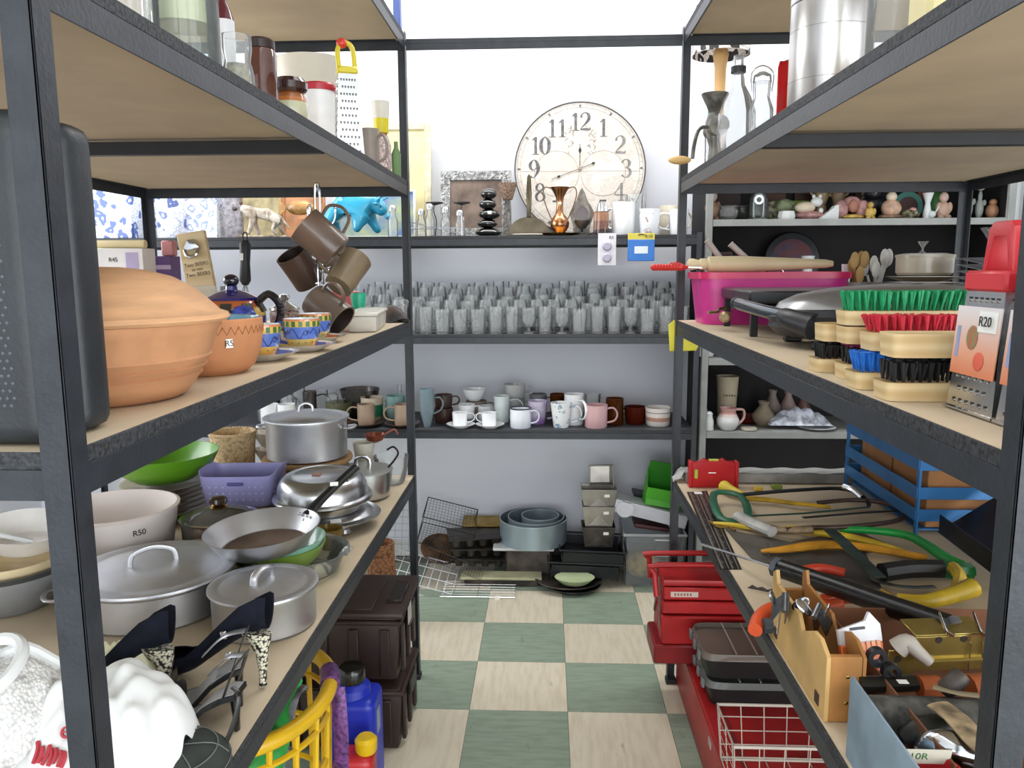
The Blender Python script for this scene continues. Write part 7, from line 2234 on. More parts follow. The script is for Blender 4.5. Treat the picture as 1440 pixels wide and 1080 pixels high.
t = thing('plastic_bag', 'crumpled shiny clear plastic bag on the lower cabinet shelf', 'bag', cab_at(1122, 0, 3.16) + Vector((0, 0, .012)), 0)
B().grid(lambda u, v: Vector(((u - .5) * .25, (v - .5) * .09, .075 * math.sin(PI * u) ** .7 * math.sin(PI * v) ** .5 * (.8 + .2 * math.sin(17 * u + 9 * v) * math.cos(13 * u - 7 * v)) + .003)), 44, 22, .001).ob('film', mat('#b9bfcc', .12, var=.3, vs=30, coat=1.0, bump=1.0, bs=60), t)
P = coly(1125, 3.16, .127)
t = thing('chrome_dish', 'chrome rimmed glass dish glinting in the dark on the bottom cabinet shelf', 'dish', (P.x, 3.18, .1285 + .0), 0)
B().lathe(shell([(.05, 0), (.08, .01), (.10, .03)], .003), 36).ob('body', SSTEEL, t)


# ================================================================== RIGHT RACK, LOWER SHELF
Z5 = TOP['C'] + 0.0002


def zp(px, py, dz=0.01): return pz(px, py, Z5 + dz)


def lay(name, label, cat, pts, r, m, part='bar', flat=1.0, smooth=4, closed=False, group=None):
    """a tool lying on the shelf, its axis given by photo pixels and heights; origin at its first point"""
    P = [zp(a, c, d) for a, c, d in pts]
    t = thing(name, label, cat, P[0], 0, group)
    t['_o'] = 0; del t['_o']
    B().tube([p - P[0] for p in P], r, 10, smooth=smooth, flat=flat, closed=closed, up=(0, 0, 1)).ob(part, m, t)
    return t, P[0]


def more(t, O, part, pts, r, m, flat=1.0, smooth=4, closed=False):
    return B().tube([zp(a, c, d) - O for a, c, d in pts], r, 8, smooth=smooth, flat=flat, closed=closed, up=(0, 0, 1)).ob(part, m, t)


RUST = mat('#4d4640', .55, .4, var=.35, vs=30)
GRNH = mat('#1f5a40', .4, var=.1)
YEL = mat('#d6b52c', .4, var=.15, vs=12)
YELO = mat('#cf922a', .4, var=.15, vs=12)
# grey plastic wrapped bar across the far end
t = thing('wrapped_bar', 'long grey metal bar wrapped in clear plastic beside the red spirit level', 'bar', (.722, 2.372, Z5))
B().box((0, 0, .016), (.60, .055, .032), .003).ob('bar', mat('#8f8d89', .4, .2, var=.15, vs=14), t)
B().grid(lambda u, v: Vector(((u - .5) * .62, .031 - v * .062 * 1.0, .0335 + .002 * math.sin(40 * u + 9 * v))), 60, 6, .0006).ob('plastic_film', glassmat('#dfe0de', .4, .35), t)
B().grid(lambda u, v: Vector((-.305 - .03 * u, .03 - .06 * v, .034 - .03 * u + .006 * math.sin(9 * v + 5 * u))), 8, 8, .0006).ob('loose_film', glassmat('#e6e7e5', .4, .5), t)
# red spirit level
P = Vector((.495, 2.315, Z5))
t = thing('spirit_level', 'red plastic spirit level standing on edge at the far end of the lower right shelf', 'level', P)
RDL = mat('#b51c22', .3, var=.04)
B().prism([(-.070, 0), (.070, 0), (.072, .078), (.040, .076), (.028, .088), (.014, .078), (-.014, .078), (-.028, .088), (-.042, .074), (-.072, .078)], .020, bev=.003, c0=-.02).ob('body', RDL, t)
for x in (-.068, .068): B().box((x, -.010, .040), (.010, .030, .082), .003).ob('end_rib', RDL, t)
VL = mat('#b5b54a', .2, var=.05)
B().tube([(-.052, -.022, .030), (-.052, -.022, .056)], .006, 10).ob('vial', VL, t)
B().tube([(-.014, -.010, .080), (.014, -.010, .080)], .006, 10).ob('vial', VL, t)
B().box((-.005, -.0215, .046), (.022, .002, .003)).ob('white_mark', WHITE_ST, t)
# long steel rule
t = thing('steel_rule', 'long dark steel rule with worn scale lines along the shelf edge', 'ruler', (0, 0, 0))
q_ = [pz(a, c, Z5 + .0015) for a, c in ((966, 692), (994, 690), (1043, 800), (1012, 800))]
cen = (q_[0] + q_[2]) / 2; t.location = (cen.x, cen.y, Z5)
b = B(); lo = [b.bm.verts.new((p.x - cen.x, p.y - cen.y, 0)) for p in q_]; up_ = [b.bm.verts.new((p.x - cen.x, p.y - cen.y, .0018)) for p in q_]
b.bm.faces.new(lo); b.bm.faces.new(up_)
for i in range(4): b.bm.faces.new((lo[i], lo[(i + 1) % 4], up_[(i + 1) % 4], up_[i]))
b.ob('blade', mat('#3a3736', .4, .6, var=.3, vs=20), t)
b = B()
for k in range(70):
    f = (k + .5) / 70
    for u0, u1 in ((.14, .14 + (.14 if k % 5 == 0 else .07)), (.60, .60 + (.14 if k % 5 == 0 else .07))):
        A0 = q_[0].lerp(q_[3], f); A1 = q_[1].lerp(q_[2], f)
        p, r_ = A0.lerp(A1, u0) - cen, A0.lerp(A1, u1) - cen
        b.tube([(p.x, p.y, .0022), (r_.x, r_.y, .0022)], .0005, 4)
for u in (.12, .42, .58, .86):
    p, r_ = q_[0].lerp(q_[1], u) - cen, q_[3].lerp(q_[2], u) - cen
    b.tube([(p.x, p.y, .0022), (r_.x, r_.y, .0022)], .0006, 4)
b.ob('scale_lines', mat('#a39d94', .5, .3), t)['kind'] = 'stuff'
p = q_[0].lerp(q_[1], .5) - cen
B().box((p.x, p.y - .02, .0028), (.022, .022, .0008)).ob('price_sticker', WHITE_ST, t)
# flat sheets below the saws
for k, (pts, c, lab) in enumerate(((((1050, 775), (1200, 745), (1260, 770), (1110, 800)), '#6d5a4a', 'brown paper sheet'), (((1020, 745), (1120, 765), (1180, 812), (1060, 790)), '#5a554e', 'grey sanding sheet'), (((1120, 790), (1215, 775), (1240, 830), (1180, 828)), '#4a4540', 'dark sheet of emery cloth'))):
    P = [pz(a, c_, Z5) for a, c_ in pts]; cen = sum(P, Vector()) / 4
    t = B(); lo = [t.bm.verts.new((p.x - cen.x, p.y - cen.y, 0)) for p in P]; up_ = [t.bm.verts.new((p.x - cen.x, p.y - cen.y, .0012)) for p in P]
    t.bm.faces.new(lo); t.bm.faces.new(up_)
    for i in range(4): t.bm.faces.new((lo[i], lo[(i + 1) % 4], up_[(i + 1) % 4], up_[i]))
    single(t, 'loose_sheet', mat(c, .8, var=.2, vs=8), '%s lying beneath the saws' % lab, 'sheet', (cen.x, cen.y, Z5 + .0014 * k))
# hacksaws and bow saws
t, O = lay('hacksaw', 'hacksaw with a dark green closed handle and black frame', 'saw', [(1004, 694, .03), (1014, 729, .014), (1050, 728, .014), (1042, 698, .03)], .011, GRNH, 'handle', .6, 4, True)
more(t, O, 'frame', [(1040, 696, .03), (1110, 690, .030), (1180, 687, .028), (1212, 697, .024), (1222, 710, .022)], .0055, mat('#151618', .35, .4))
more(t, O, 'blade', [(1048, 726, .016), (1130, 722, .018), (1222, 713, .020)], .007, mat('#1f4638', .45, .3), .15, 1)
more(t, O, 'blade_pin', [(1186, 684, .04), (1200, 690, .036), (1212, 700, .026)], .008, CHROME)
t, O = lay('saw', 'saw with a dark brown rounded frame and worn tan handle', 'saw', [(1105, 745, .024), (1140, 742, .024), (1190, 741, .026), (1258, 733, .026), (1272, 722, .026), (1258, 710, .026), (1205, 703, .024), (1150, 707, .02)], .006, mat('#4b3a33', .45, .4, var=.2, vs=20), 'frame')
more(t, O, 'handle', [(1082, 742, .020), (1105, 746, .020), (1142, 745, .024)], .013, mat('#9a8568', .5, .2, var=.25, vs=20), .7)
more(t, O, 'blade', [(1130, 728, .022), (1200, 722, .022), (1262, 718, .024)], .008, mat('#2a2a29', .4, .6), .15, 1)
t, O = lay('wooden_float', 'white worn wooden tool handle lying across the saws', 'tool', [(1038, 726, .022), (1060, 737, .021), (1086, 748, .020)], .017, mat('#b9b8b4', .5, var=.12, vs=20), 'handle_body', .75)
t, O = lay('bow_saw', 'yellow bow saw with a rusty blade clamp nearest the steel rule', 'saw', [(1003, 736, .008), (1030, 738, .010), (1075, 744, .009), (1120, 744, .010)], lambda q: .006 + .005 * q, YEL, 'bow', .8)
more(t, O, 'blade_clamp', [(998, 733, .006), (1010, 741, .008), (1024, 741, .008), (1034, 746, .006)], .003, mat('#8f6f34', .4, .7))
more(t, O, 'bow_end', [(1125, 747, .012), (1175, 752, .012), (1230, 764, .012), (1292, 785, .010)], lambda q: .012 - .006 * abs(q - .4), YEL, .8)
t, O = lay('bow_saw', 'orange yellow bow saw with a thin spiked tip', 'saw', [(1070, 775, .010), (1100, 773, .014), (1150, 767, .016), (1200, 768, .016), (1250, 775, .016), (1304, 785, .012)], lambda q: .004 + .009 * min(1, q * 3) * (1.25 - q * .6), YELO, 'bow', .8)
more(t, O, 'spike', [(1080, 764, .02), (1081, 786, .002)], .0016, RUST)
t, O = lay('bow_saw', 'short mustard yellow bow at the back behind the green hacksaw handle', 'saw', [(1046, 701, .012), (1080, 703, .014), (1120, 708, .014), (1168, 713, .012)], lambda q: .010 - .004 * q, mat('#b9921f', .45, var=.2, vs=12), 'bow', .8)
t, O = lay('yellow_torch', 'bright yellow rounded tool grip in front of the red spirit level', 'tool', [(1018, 684, .022), (1030, 690, .022), (1046, 696, .020)], lambda q: .018 - .010 * q, mat('#e0c63a', .35), 'grip')
t, O = lay('tree_saw', 'bright green curved tubular saw frame', 'saw', [(1180, 744, .018), (1225, 746, .024), (1272, 752, .024), (1300, 765, .024), (1330, 785, .024), (1352, 796, .020)], lambda q: .008 + .005 * q, mat('#1c9440', .35, var=.06), 'frame')
more(t, O, 'black_grip', [(1240, 805, .020), (1280, 800, .022), (1325, 800, .022)], .020, mat('#101112', .5))
more(t, O, 'green_grip', [(1325, 800, .022), (1350, 803, .022), (1362, 803, .02)], .019, mat('#14602e', .4))
t, O = lay('steel_strip', 'flat dark green steel blade lying diagonally over the yellow bows', 'blade', [(1166, 744, .034), (1190, 766, .034), (1236, 812, .034)], .016, mat('#4a5a52', .3, .6, var=.2, vs=14), 'blade', .10, 1)
t, O = lay('jagged_strip', 'thin silver saw blade with a wavy toothed edge', 'blade', [(1222, 812, .012), (1240, 819, .010), (1262, 824, .012), (1290, 826, .010), (1315, 825, .012)], .009, mat('#8f918f', .25, .9), 'blade', .12, 3)
t, O = lay('bow_saw', 'yellow tubular bow saw end with a brass clamp in front of the dark metal sheet', 'saw', [(1262, 842, .020), (1300, 846, .022), (1345, 835, .028), (1368, 826, .034)], lambda q: .011 + .008 * q, YEL, 'bow_end')
more(t, O, 'curved_end', [(1345, 832, .028), (1350, 812, .032), (1340, 798, .030)], .013, YEL)
more(t, O, 'blade_clamp', [(1240, 829, .012), (1256, 838, .012), (1264, 848, .010), (1296, 855, .010)], .004, mat('#b3924a', .35, .7))
single(B().box((0, 0, .006), (.030, .022, .012), .002), 'lime_box', glassmat('#9fb85a', .25, .5), 'small lime green clear plastic box in front of the wrapped bar', 'box', pz(1092, 687, Z5) + Vector((0, 0, 0)))
single(B().box((0, 0, .006), (.026, .018, .012), .003), 'yellow_clip', mat('#d6b83c', .4), 'small yellow clip lying right of the spirit level', 'clip', pz(1066, 690, Z5))
t, O = lay('red_pliers', 'red plastic tool grips lying between the sheets', 'tool', [(1130, 802, .010), (1155, 799, .012), (1188, 806, .010)], .010, mat('#c8432c', .4), 'grip')
# telescopic bar with black grip
t, O = lay('extension_pole', 'black padded pole with a thin steel rod pointing at the steel rule', 'pole', [(1096, 799, .050), (1180, 827, .058), (1260, 855, .072), (1340, 882, .092)], .019, mat('#0e0f11', .3), 'grip', 1, 1)
more(t, O, 'end_cap', [(1091, 797, .050), (1098, 800, .050)], .021, mat('#4a5058', .25, .5))
more(t, O, 'rod', [(986, 765, .004), (1094, 800, .048)], .0028, SSTEEL, 1, 1)
# handsaw with orange handle, coping saw teeth
t, O = lay('hand_saw', 'orange hoop handled saw with a grey grip at the shelf edge', 'saw', [(1062, 886, .012), (1070, 866, .016), (1090, 855, .018), (1120, 852, .018), (1150, 856, .018), (1180, 850, .018)], .013, mat('#dd5526', .4), 'hoop_handle')
more(t, O, 'grey_grip', [(1074, 880, .020), (1096, 880, .020), (1120, 884, .018)], .014, mat('#3a444c', .5))
more(t, O, 'orange_end', [(1160, 846, .020), (1190, 838, .024), (1225, 842, .024)], .015, mat('#dd5526', .4))
b = B().prism([(-.05, 0), (.05, .0), (.045, .009)] + [(.04 - .01 * k, .009 - (.004 if k % 2 else 0)) for k in range(1, 9)], .0008)
single(b, 'saw_offcut', RUST, 'short toothed piece of saw blade in front of the wooden holder', 'blade', zp(1086, 834, .002), -.5)
# blue steel crate
CB_ = mat('#2f6fa8', .4, .2, var=.06, vs=10)
x0, x1, y0, y1 = .897, 1.200, 1.885, 2.335
t = thing('steel_crate', 'blue slatted steel crate holding brown cartons on the lower right shelf', 'crate', (x0, y0, Z5))
for x in (0, x1 - x0):
    for y in (0, y1 - y0): B().box((x, y, .110), (.006 if x == 0 else .014, .014, .220), .001).ob('corner_post', CB_, t)
for z in (.052, .107, .178):
    for x in (-.004, x1 - x0 + .004): B().box((x, (y1 - y0) / 2, z), (.003, y1 - y0 + .01, .032 if z > .1 else .030), .0008).ob('side_rail', CB_, t)
    for y in (-.004, y1 - y0 + .004): B().box(((x1 - x0) / 2, y, z), (x1 - x0, .003, .030), .0008).ob('end_rail', CB_, t)
B().box(((x1 - x0) / 2, (y1 - y0) / 2, .012), (x1 - x0 - .02, y1 - y0 - .02, .004)).ob('floor_panel', CB_, t)
CBD = mat('#9a6a40', .8, var=.1, vs=6)
for k, yy in enumerate((.115, .325)):
    single(B().box((0, 0, .075), (.24, .195, .15), .002), 'cardboard_box', CBD, 'brown carton inside the blue steel crate, %s one' % ('nearer' if k == 0 else 'farther'), 'box', (x0 + .15, y0 + yy, Z5 + .0145))
# folded dark metal sheet
p = [pz(a, c, Z5) for a, c in ((1296, 752), (1345, 836))]
t = thing('metal_chute', 'folded dark sheet metal chute leaning against the blue crate', 'metal sheet', (.96, 1.645, Z5 + .018), rot=(0, 0, -.06))
DK = mat('#33343a', .35, .7, var=.25, vs=5)
B().box((0, 0, 0), (.28, .34, .002), m=Matrix.Translation((.075, .035, .085)) @ Matrix.Rotation(math.radians(-36), 4, 'Y')).ob('sloping_panel', DK, t)
B().box((0, 0, 0), (.002, .34, .045), m=Matrix.Translation((-.036, .035, .0235))).ob('folded_edge', DK, t)
B().box((0, 0, 0), (.27, .002, .04), m=Matrix.Translation((.085, -.134, .095)) @ Matrix.Rotation(math.radians(-36), 4, 'Y')).ob('front_lip', DK, t)

# --- wooden holder with clips
WD = mat('#c9a468', .6, var=.08, vs=12)
WDS = mat('#a8743c', .6, var=.12, vs=12)
t = thing('wooden_holder', 'narrow plywood box holder at the aisle edge with spring clips on it', 'wooden box', (.399, 1.070, Z5))
pf = [(0, 0), (.272, 0), (.272, .118), (.256, .128), (.246, .106), (.130, .106), (.110, .086), (.060, .110), (.030, .112), (0, .098)]
b = B().prism(pf, .006, m=Matrix.Rotation(PI / 2, 4, 'Z') @ Matrix.Translation((0, -.006, 0)))
b.ob('side_board', WD, t)
B().box((.028, .004, .050), (.044, .010, .100), .001).ob('end_board', WDS, t)
B().box((.028, .266, .045), (.044, .010, .090), .001).ob('end_board', WDS, t)
B().prism(pf, .005, m=Matrix.Rotation(PI / 2, 4, 'Z') @ Matrix.Translation((0, -.056, 0))).ob('side_board', WDS, t)
for y in (.030, .240): B().box((-.0002, y, .020), (.003, .016, .018), .0005).ob('peg_hole', mat('#3a2516', .8), t)
for z in (.03, .07): B().ball((.030, -.0015, z), (.003, .0012, .003), u=8, v=6).ob('screw', BRASS, t)


def binder(label, P, rot, s=1.0):
    t = thing('spring_clip', label, 'clip', P, 0, 'spring clips', rot)
    t.scale = (s, s, s)
    for sx in (-1, 1):
        B().prism([(-.017, -.045), (.017, -.045), (.012, 0), (-.012, 0)], .0015, m=Matrix.Rotation(sx * .12, 4, 'X'), c0=sx * .005).ob('jaw_plate', mat('#7d7f82', .25, .95), t)
        B().ball((0, sx * .016, .016), (.011, .003, .020), m=Matrix.Rotation(-sx * .5, 4, 'X')).ob('wing_lever', CHROME, t)
    B().tube([(-.016, 0, 0), (.016, 0, 0)], .006, 10).ob('spring_coil', mat('#6d6f72', .3, .9), t)
    return t


binder('large silver spring clip hooked on the wooden holder, left one', (.386, 1.225, Z5 + .112), (.2, -.75, 1.3), 1.0)
binder('large silver spring clip hooked on the wooden holder, right one', (.420, 1.180, Z5 + .118), (-.2, -.5, .9), .85)
o = B().tube([(0, 0, 0), (-.002, .004, -.05), (-.002, .008, -.056), (-.002, .012, -.05), (0, .010, 0)], .0011, 5, smooth=3).ob('wire_pin', CHROME, None, (.3915, 1.262, Z5 + .092))
tag(o, 'thin looped wire hanging on the side of the wooden holder', 'wire')

# --- cardboard tray full of bits
TX0, TX1, TY0, TY1 = .480, .860, .870, 1.300
t = thing('cardboard_tray', 'large open brown cardboard tray of hardware at the near end of the lower right shelf', 'tray', ((TX0 + TX1) / 2, (TY0 + TY1) / 2, Z5))
KB = mat('#7d5238', .85, var=.1, vs=8)
w_, d_ = TX1 - TX0, TY1 - TY0
B().box((0, 0, .0015), (w_, d_, .003)).ob('bottom', KB, t)
B().box((0, d_ / 2, .036), (w_, .003, .072), .0008).ob('back_wall', KB, t)
B().box((0, -d_ / 2, .030), (w_, .003, .060), .0008).ob('front_wall', KB, t)
for s in (-1, 1): B().box((s * w_ / 2, 0, .035), (.003, d_, .070), .0008).ob('side_wall', KB, t)
ZT = Z5 + .0035


def tp(px, py, z): return pz(px, py, Z5 + z)


# white and orange packet
P = tp(1226, 905, .095)
t = thing('seed_packet', 'white and orange hanging packet behind the wooden holder', 'packet', (P.x, P.y, ZT), rot=(math.radians(-18), 0, .25))
B().box((0, 0, .042), (.072, .010, .084), .002).ob('orange_part', mat('#d9692c', .4), t)
B().prism([(-.036, .084), (.036, .084), (.036, .109), (.020, .128), (.012, .116), (-.036, .106)], .006, c0=-.003).ob('white_part', mat('#dcdce0', .4), t)
b = B()
for k in range(6): b.box((-.018 + .009 * k, -.0056, .080), (.006, .0012, .012))
b.ob('printed_letters', mat('#e9a27a', .5), t)
B().box((-.004, -.0038, .106), (.026, .0012, .004), .0004).ob('hanger_slot', BLACKP, t)
P = tp(1262, 912, .075)
o = B().tube([(0, 0, 0), (.012, -.004, .012), (.022, -.012, .004), (.040, -.02, -.012)], lambda q: .016 - .008 * q, 12, smooth=4).ob('nozzle', mat('#b5ada2', .5), None, P)
tag(o, 'grey plastic nozzle beside the orange packet', 'nozzle')
P = tp(1242, 935, .080)
t = thing('black_clamp', 'black plastic clamp with two round eyes in front of the orange packet', 'clamp', P)
for c, r_ in (((-.010, 0, .012), .014), ((.006, -.012, -.004), .013)):
    B().lathe([(r_ * .5, -.006), (r_, -.006), (r_, .006), (r_ * .5, .006)], 24, m=Matrix.Translation(c) @ mY, closed=True).ob('eye', BLACKP, t)
B().tube([(.0, -.006, -.010), (.004, -.004, -.04), (.0, 0, -.07)], .009, 8).ob('stem', BLACKP, t)
# zinc bracket
P = tp(1335, 920, .060)
t = thing('zinc_bracket', 'yellow zinc plated angle bracket with holes', 'bracket', (P.x, P.y + .01, P.z - .030), rot=(.15, 0, .12))
ZN = mat('#a8944a', .28, .8, var=.4, vs=10, col2='#c2b070')
B().box((0, 0, .030), (.115, .003, .062), .001).ob('face_plate', ZN, t)
B().box((.0, .022, .062), (.115, .044, .003), .001).ob('top_plate', ZN, t)
B().tube([(-.04, -.003, .020), (.055, -.003, .020)], .006, 10, flat=.5).ob('pressed_rib', ZN, t)
B().box((-.078, -.006, .020), (.045, .003, .048), .001).ob('side_tab', ZN, t)
for x, z in ((-.035, .028), (-.020, .055), (.02, .055), (-.085, .028)): B().lathe(solid([(.0055, 0), (.0055, .001)]), 14, m=Matrix.Translation((x, -.0018 if x > -.05 else -.0078, z)) @ mY).ob('bolt_hole', mat('#2a2016', .8), t)
B().tube([(.030, -.005, .050), (.034, -.007, -.004)], .0012, 5).ob('wire_leg', CHROME, t); B().tube([(.046, -.005, .052), (.056, -.007, .010)], .0012, 5).ob('wire_leg', CHROME, t)
B().tube([(.026, -.005, .052), (.030, -.005, .062), (.046, -.005, .062), (.050, -.005, .052)], .0014, 5, smooth=3).ob('wire_leg', mat('#b9895a', .3, .8), t)
for k, (px, py) in enumerate(((1330, 885), (1378, 885))):
    P = tp(px, py, .100)
    o = B().tube([(-.012, 0, .028), (-.006, 0, .012), (0, 0, -.002), (.010, -.004, -.008)], lambda q: .002 + .005 * q, 8, smooth=4, flat=.6).ob('silver_lever', CHROME, None, P)
    tag(o, 'polished silver lever standing up behind the zinc bracket, %s one' % ('left' if k == 0 else 'right'), 'lever')
t, O = lay('black_bar', 'black wooden bar with a small white price sticker', 'bar', [(1208, 962, .060), (1250, 962, .060), (1286, 960, .060)], .014, mat('#14130f', .4), 'bar_body', .8, 1)
p = zp(1268, 957, .074) - O
B().box((p.x, p.y - .003, p.z), (.014, .010, .0008), m=None).ob('price_sticker', WHITE_ST, t)
t, O = lay('grey_pipe', 'thick grey felt roll lying across the cardboard tray', 'roll', [(1212, 1010, .045), (1300, 1012, .045), (1402, 1016, .045)], .030, mat('#4c4b46', .8, var=.35, vs=40), 'roll_body', 1, 1)
t, O = lay('pink_tool', 'pink plastic tool end sticking out by the near right post', 'tool', [(1392, 1006, .075), (1408, 1006, .075)], .011, mat('#c8325a', .4), 'knob')
t, O = lay('pipe_elbow', 'small dark iron pipe elbow on the grey felt roll', 'pipe', [(1330, 968, .075), (1340, 962, .085), (1352, 950, .095)], .013, RUST, 'elbow')
t, O = lay('wood_stick', 'flat splintered stick lying over the grey felt roll', 'stick', [(1312, 966, .080), (1350, 975, .080), (1376, 978, .080)], .006, mat('#8a7c62', .7), 'stick_body', .4, 1)
P0 = [(1318, 990, .082), (1345, 1010, .082), (1372, 1040, .082), (1402, 1068, .080)]
t, O = lay('wood_sliver', 'pale brown splintered wooden strip lying diagonally in the tray', 'wood', P0, .017, mat('#a59070', .7, var=.3, vs=30), 'strip', .18, 2)
# blue-grey steel plate standing in the tray
t = thing('steel_sheet', 'pale blue grey painted steel plate standing on edge along the aisle beside the wooden holder', 'metal plate', (.404, .865, Z5))
B().prism([(-.16, 0), (.125, 0), (.125, .114), (.118, .116), (-.16, .110)], .003, m=Matrix.Rotation(math.radians(90), 4, 'Z')).ob('plate_body', mat('#8a9fb0', .45, .2, var=.12, vs=12), t)
# red tin with paper, chrome fitting
P = tp(1300, 1085, .050)
t = thing('red_pot', 'red plastic cup with folded paper marked R101 at the bottom of the picture', 'cup', (P.x, P.y - .02, ZT))
B().lathe(shell([(.024, 0), (.028, .01), (.032, .065)], .003), 28).ob('cup_body', mat('#b52a30', .4), t)
B().box((0, .033, .062), (.055, .001, .022), m=Matrix.Rotation(.25, 4, 'X')).ob('folded_paper', mat('#c9c6b4', .6), t)
text('10R', .014, t, (-.010, .0160, .0685), (PI / 2 + .25, 0, 0), mat('#2f6f3c', .6))
P = tp(1365, 1055, .060)
t = thing('chrome_fitting', 'curved polished chrome fitting beside the near right post', 'fitting', (P.x, P.y, P.z - .02))
B().tube([(-.04, .03, .0), (-.03, .015, .014), (0, 0, .016), (.03, -.012, .004)], lambda q: .016 + .006 * math.sin(PI * q), 16, smooth=6).ob('body', CHROME, t)
B().ball((-.012, -.030, -.002), (.009, .007, .007)).ob('white_cap', WHITEC, t)
B().box((.030, -.032, .0), (.022, .014, .014), .003).ob('grey_block', mat('#aeb6b9', .4), t)
t, O = lay('black_rubber', 'crumpled black rubber part in the middle of the cardboard tray', 'rubber part', [(1275, 1040, .035), (1300, 1028, .050), (1335, 1026, .050), (1350, 1036, .040)], .018, mat('#15140f', .5, bump=.8, bs=40), 'rubber_body')
t, O = lay('orange_block', 'orange brown wooden block seen behind the grey felt roll', 'block', [(1292, 966, .035), (1320, 966, .035)], .018, mat('#a8572a', .6), 'block_body', .9, 1)
t, O = lay('orange_block', 'second orange brown wooden block near the pipe elbow', 'block', [(1362, 966, .035), (1392, 964, .035)], .020, mat('#a05228', .6), 'block_body', .9, 1)

# ================================================================== FLOOR UNDER THE RIGHT RACK
RT = mat('#a81e20', .38, .1, var=.08, vs=10)
RTD = mat('#7d1518', .45, .1, var=.12, vs=10)
t = thing('tool_chest', 'long low red steel chest on the floor under the right rack', 'chest', (.620, 1.985, .0005))
B().box((0, 0, .075), (.400, .860, .150), .008, seg=2).ob('body', RT, t)
B().box((-.01, 0, .156), (.375, .86, .010), .004).ob('lid', RT, t)
B().box((-.150, 0, .1625), (.012, .84, .004), .001).ob('lid_ridge', RTD, t)
B().box((-.2005, -.10, .125), (.002, .03, .02)).ob('paper_label', mat('#b9b2ae', .6), t)
B().box((-.160, .16, .1655), (.016, .045, .001)).ob('price_sticker', WHITE_ST, t)
single(B().box((0, 0, .030), (.36, .168, .060), .006), 'metal_tray', RTD, 'shallow dark red metal tray beneath the cantilever toolbox', 'tray', (.500, 2.302, .1625), 0)
t = thing('cantilever_toolbox', 'red steel cantilever toolbox with a tubular handle beside the aisle', 'toolbox', (.530, 2.300, .2235))
for sy in (-1, 1): B().box((0, sy * .040, .045), (.380, .078, .090), .005).ob('base_tray', RT, t)
for k, z in enumerate((.117, .160)):
    for sy in (-1, 1): B().box((0, sy * (.042), z), (.376 - .006 * k, .080, .038), .004).ob('upper_tray', (RT, RTD)[k] if k == 0 else RT, t)
B().prism([(-.188, .182), (.188, .182), (.184, .200), (-.184, .200)], .150, c0=-.075, bev=.003).ob('top_lid', RT, t)
for sy in (-1, 1):
    B().tube([(-.205, sy * .072, .150), (-.210, sy * .060, .215), (-.196, sy * .050, .236), (.196, sy * .050, .236), (.210, sy * .060, .215), (.205, sy * .072, .150)], .0085, 10, smooth=3).ob('tube_handle', RT, t)
for sx in (-1, 1):
    for k in range(3):
        B().box((0, 0, 0), (.003, .060, .012), .001, m=Matrix.Translation((sx * .1935, -.05 + .004 * k, .075 + .045 * k)) @ Matrix.Rotation(math.radians(58), 4, 'X')).ob('hinge_arm', mat('#8a6f68', .4, .6), t)
        B().box((0, 0, 0), (.003, .060, .012), .001, m=Matrix.Translation((sx * .1935, .04 + .004 * k, .075 + .045 * k)) @ Matrix.Rotation(math.radians(-58), 4, 'X')).ob('hinge_arm', mat('#8a6f68', .4, .6), t)
B().box((-.125, -.0830, .160), (.080, .0012, .016)).ob('maker_strip', mat('#c9b3a8', .5), t)
for k_ in range(6): B().box((-.152 + .009 * k_, -.0838, .160), (.005, .0008, .008)).ob('worn_mark', mat('#8a5a52', .5), t)
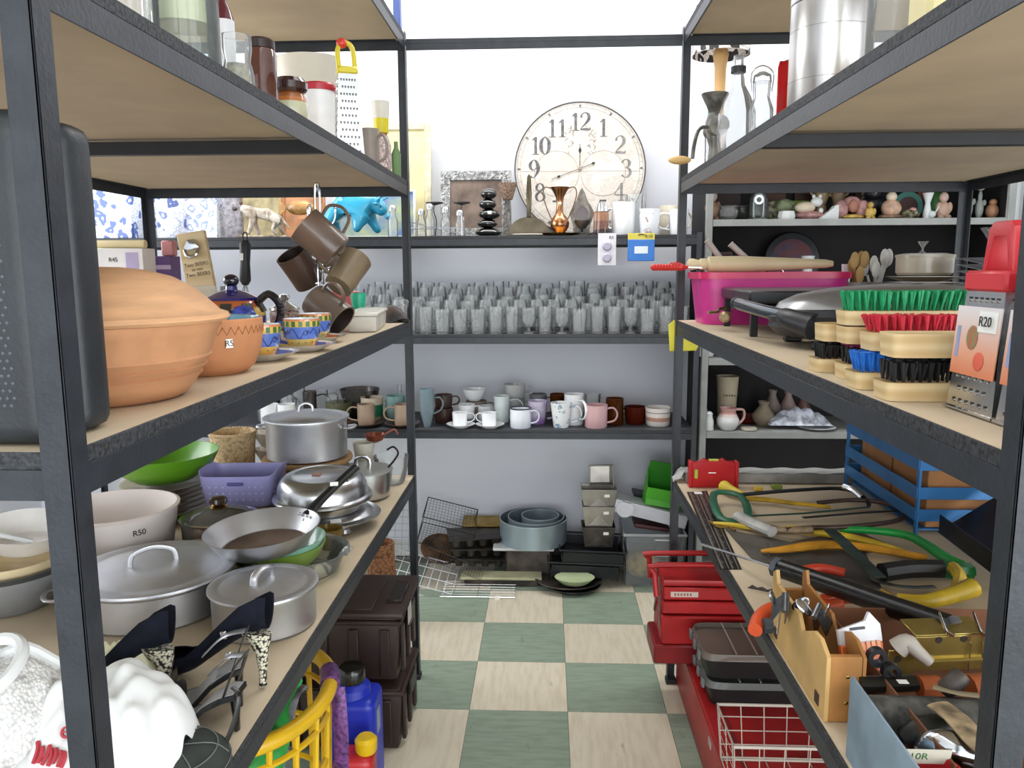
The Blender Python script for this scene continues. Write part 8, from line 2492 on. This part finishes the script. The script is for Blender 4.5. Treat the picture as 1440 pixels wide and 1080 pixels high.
for k, (z, lab, c1) in enumerate(((0, 'lower', '#8a8d8a'), (.078, 'upper', '#8f837a'))):
    t = thing('parts_organiser', 'black parts organiser with a clear lid on the red chest, %s one' % lab, 'organiser', (.610 - .012 * k, 2.090 + .004 * k, .1620 + z), 0, 'parts organisers')
    rbox(B(), .350, .195, 0, .052, .94, 1.0, .003, .22, 48).ob('black_base', mat('#151718', .45), t)
    rbox(B(), .362, .204, .0525, .070, 1.0, .96, .0001, .22, 48).ob('clear_lid', glassmat(c1, .3, .55), t)
    for x, c in ((-.125, '#a8322c'), (-.07, '#b5572f'), (-.01, '#8f7a5a'), (.05, '#3f4448'), (.11, '#8a4a30')):
        B().box((x, 0, .046), (.048, .160, .008), .002).ob('compartment', mat(c, .5, var=.3, vs=50), t)
    for x in (-.09, -.035, .025, .08): B().box((x, 0, .0705), (.003, .185, .003)).ob('lid_rib', mat('#a5a5a0', .4), t)
    for y in (-.06, 0, .06): B().box((-.183, y, .052), (.008, .022, .026), .002).ob('latch', mat('#6d7072', .4), t)
# white wire basket on the chest
t = thing('wire_basket', 'white plastic coated wire basket on the near end of the red chest', 'basket', (.575, 1.690, .1620))
WW = mat('#b5aba0', .4)
w2, d2, h2 = .165, .085, .135
b = B()
b.tube([(-w2, -d2, h2), (w2, -d2, h2), (w2, d2, h2), (-w2, d2, h2)], .0038, 8, closed=True)
b.ob('rim_wire', WW, t)
B().tube([(-w2 + .01, -d2 + .01, .004), (w2 - .01, -d2 + .01, .004), (w2 - .01, d2 - .01, .004), (-w2 + .01, d2 - .01, .004)], .003, 6, closed=True).ob('base_wire', WW, t)
for i in range(7):
    x = -w2 + 2 * w2 * i / 6
    B().tube([(x, -d2, h2), (x * .94, -d2 + .01, .004), (x * .94, d2 - .01, .004), (x, d2, h2)], .0014, 5).ob('wire', WW, t)
for j in range(3):
    y = -d2 + .02 + (2 * d2 - .04) * j / 2
    B().tube([(-w2, y, h2), (-w2 + .01, y, .004), (w2 - .01, y, .004), (w2, y, h2)], .0014, 5).ob('wire', WW, t)
for z in (.035, .07, .105):
    k = .94 + .06 * z / h2
    B().tube([(-w2 * k, -d2 * k, z), (w2 * k, -d2 * k, z), (w2 * k, d2 * k, z), (-w2 * k, d2 * k, z)], .0014, 5, closed=True).ob('wire', WW, t)
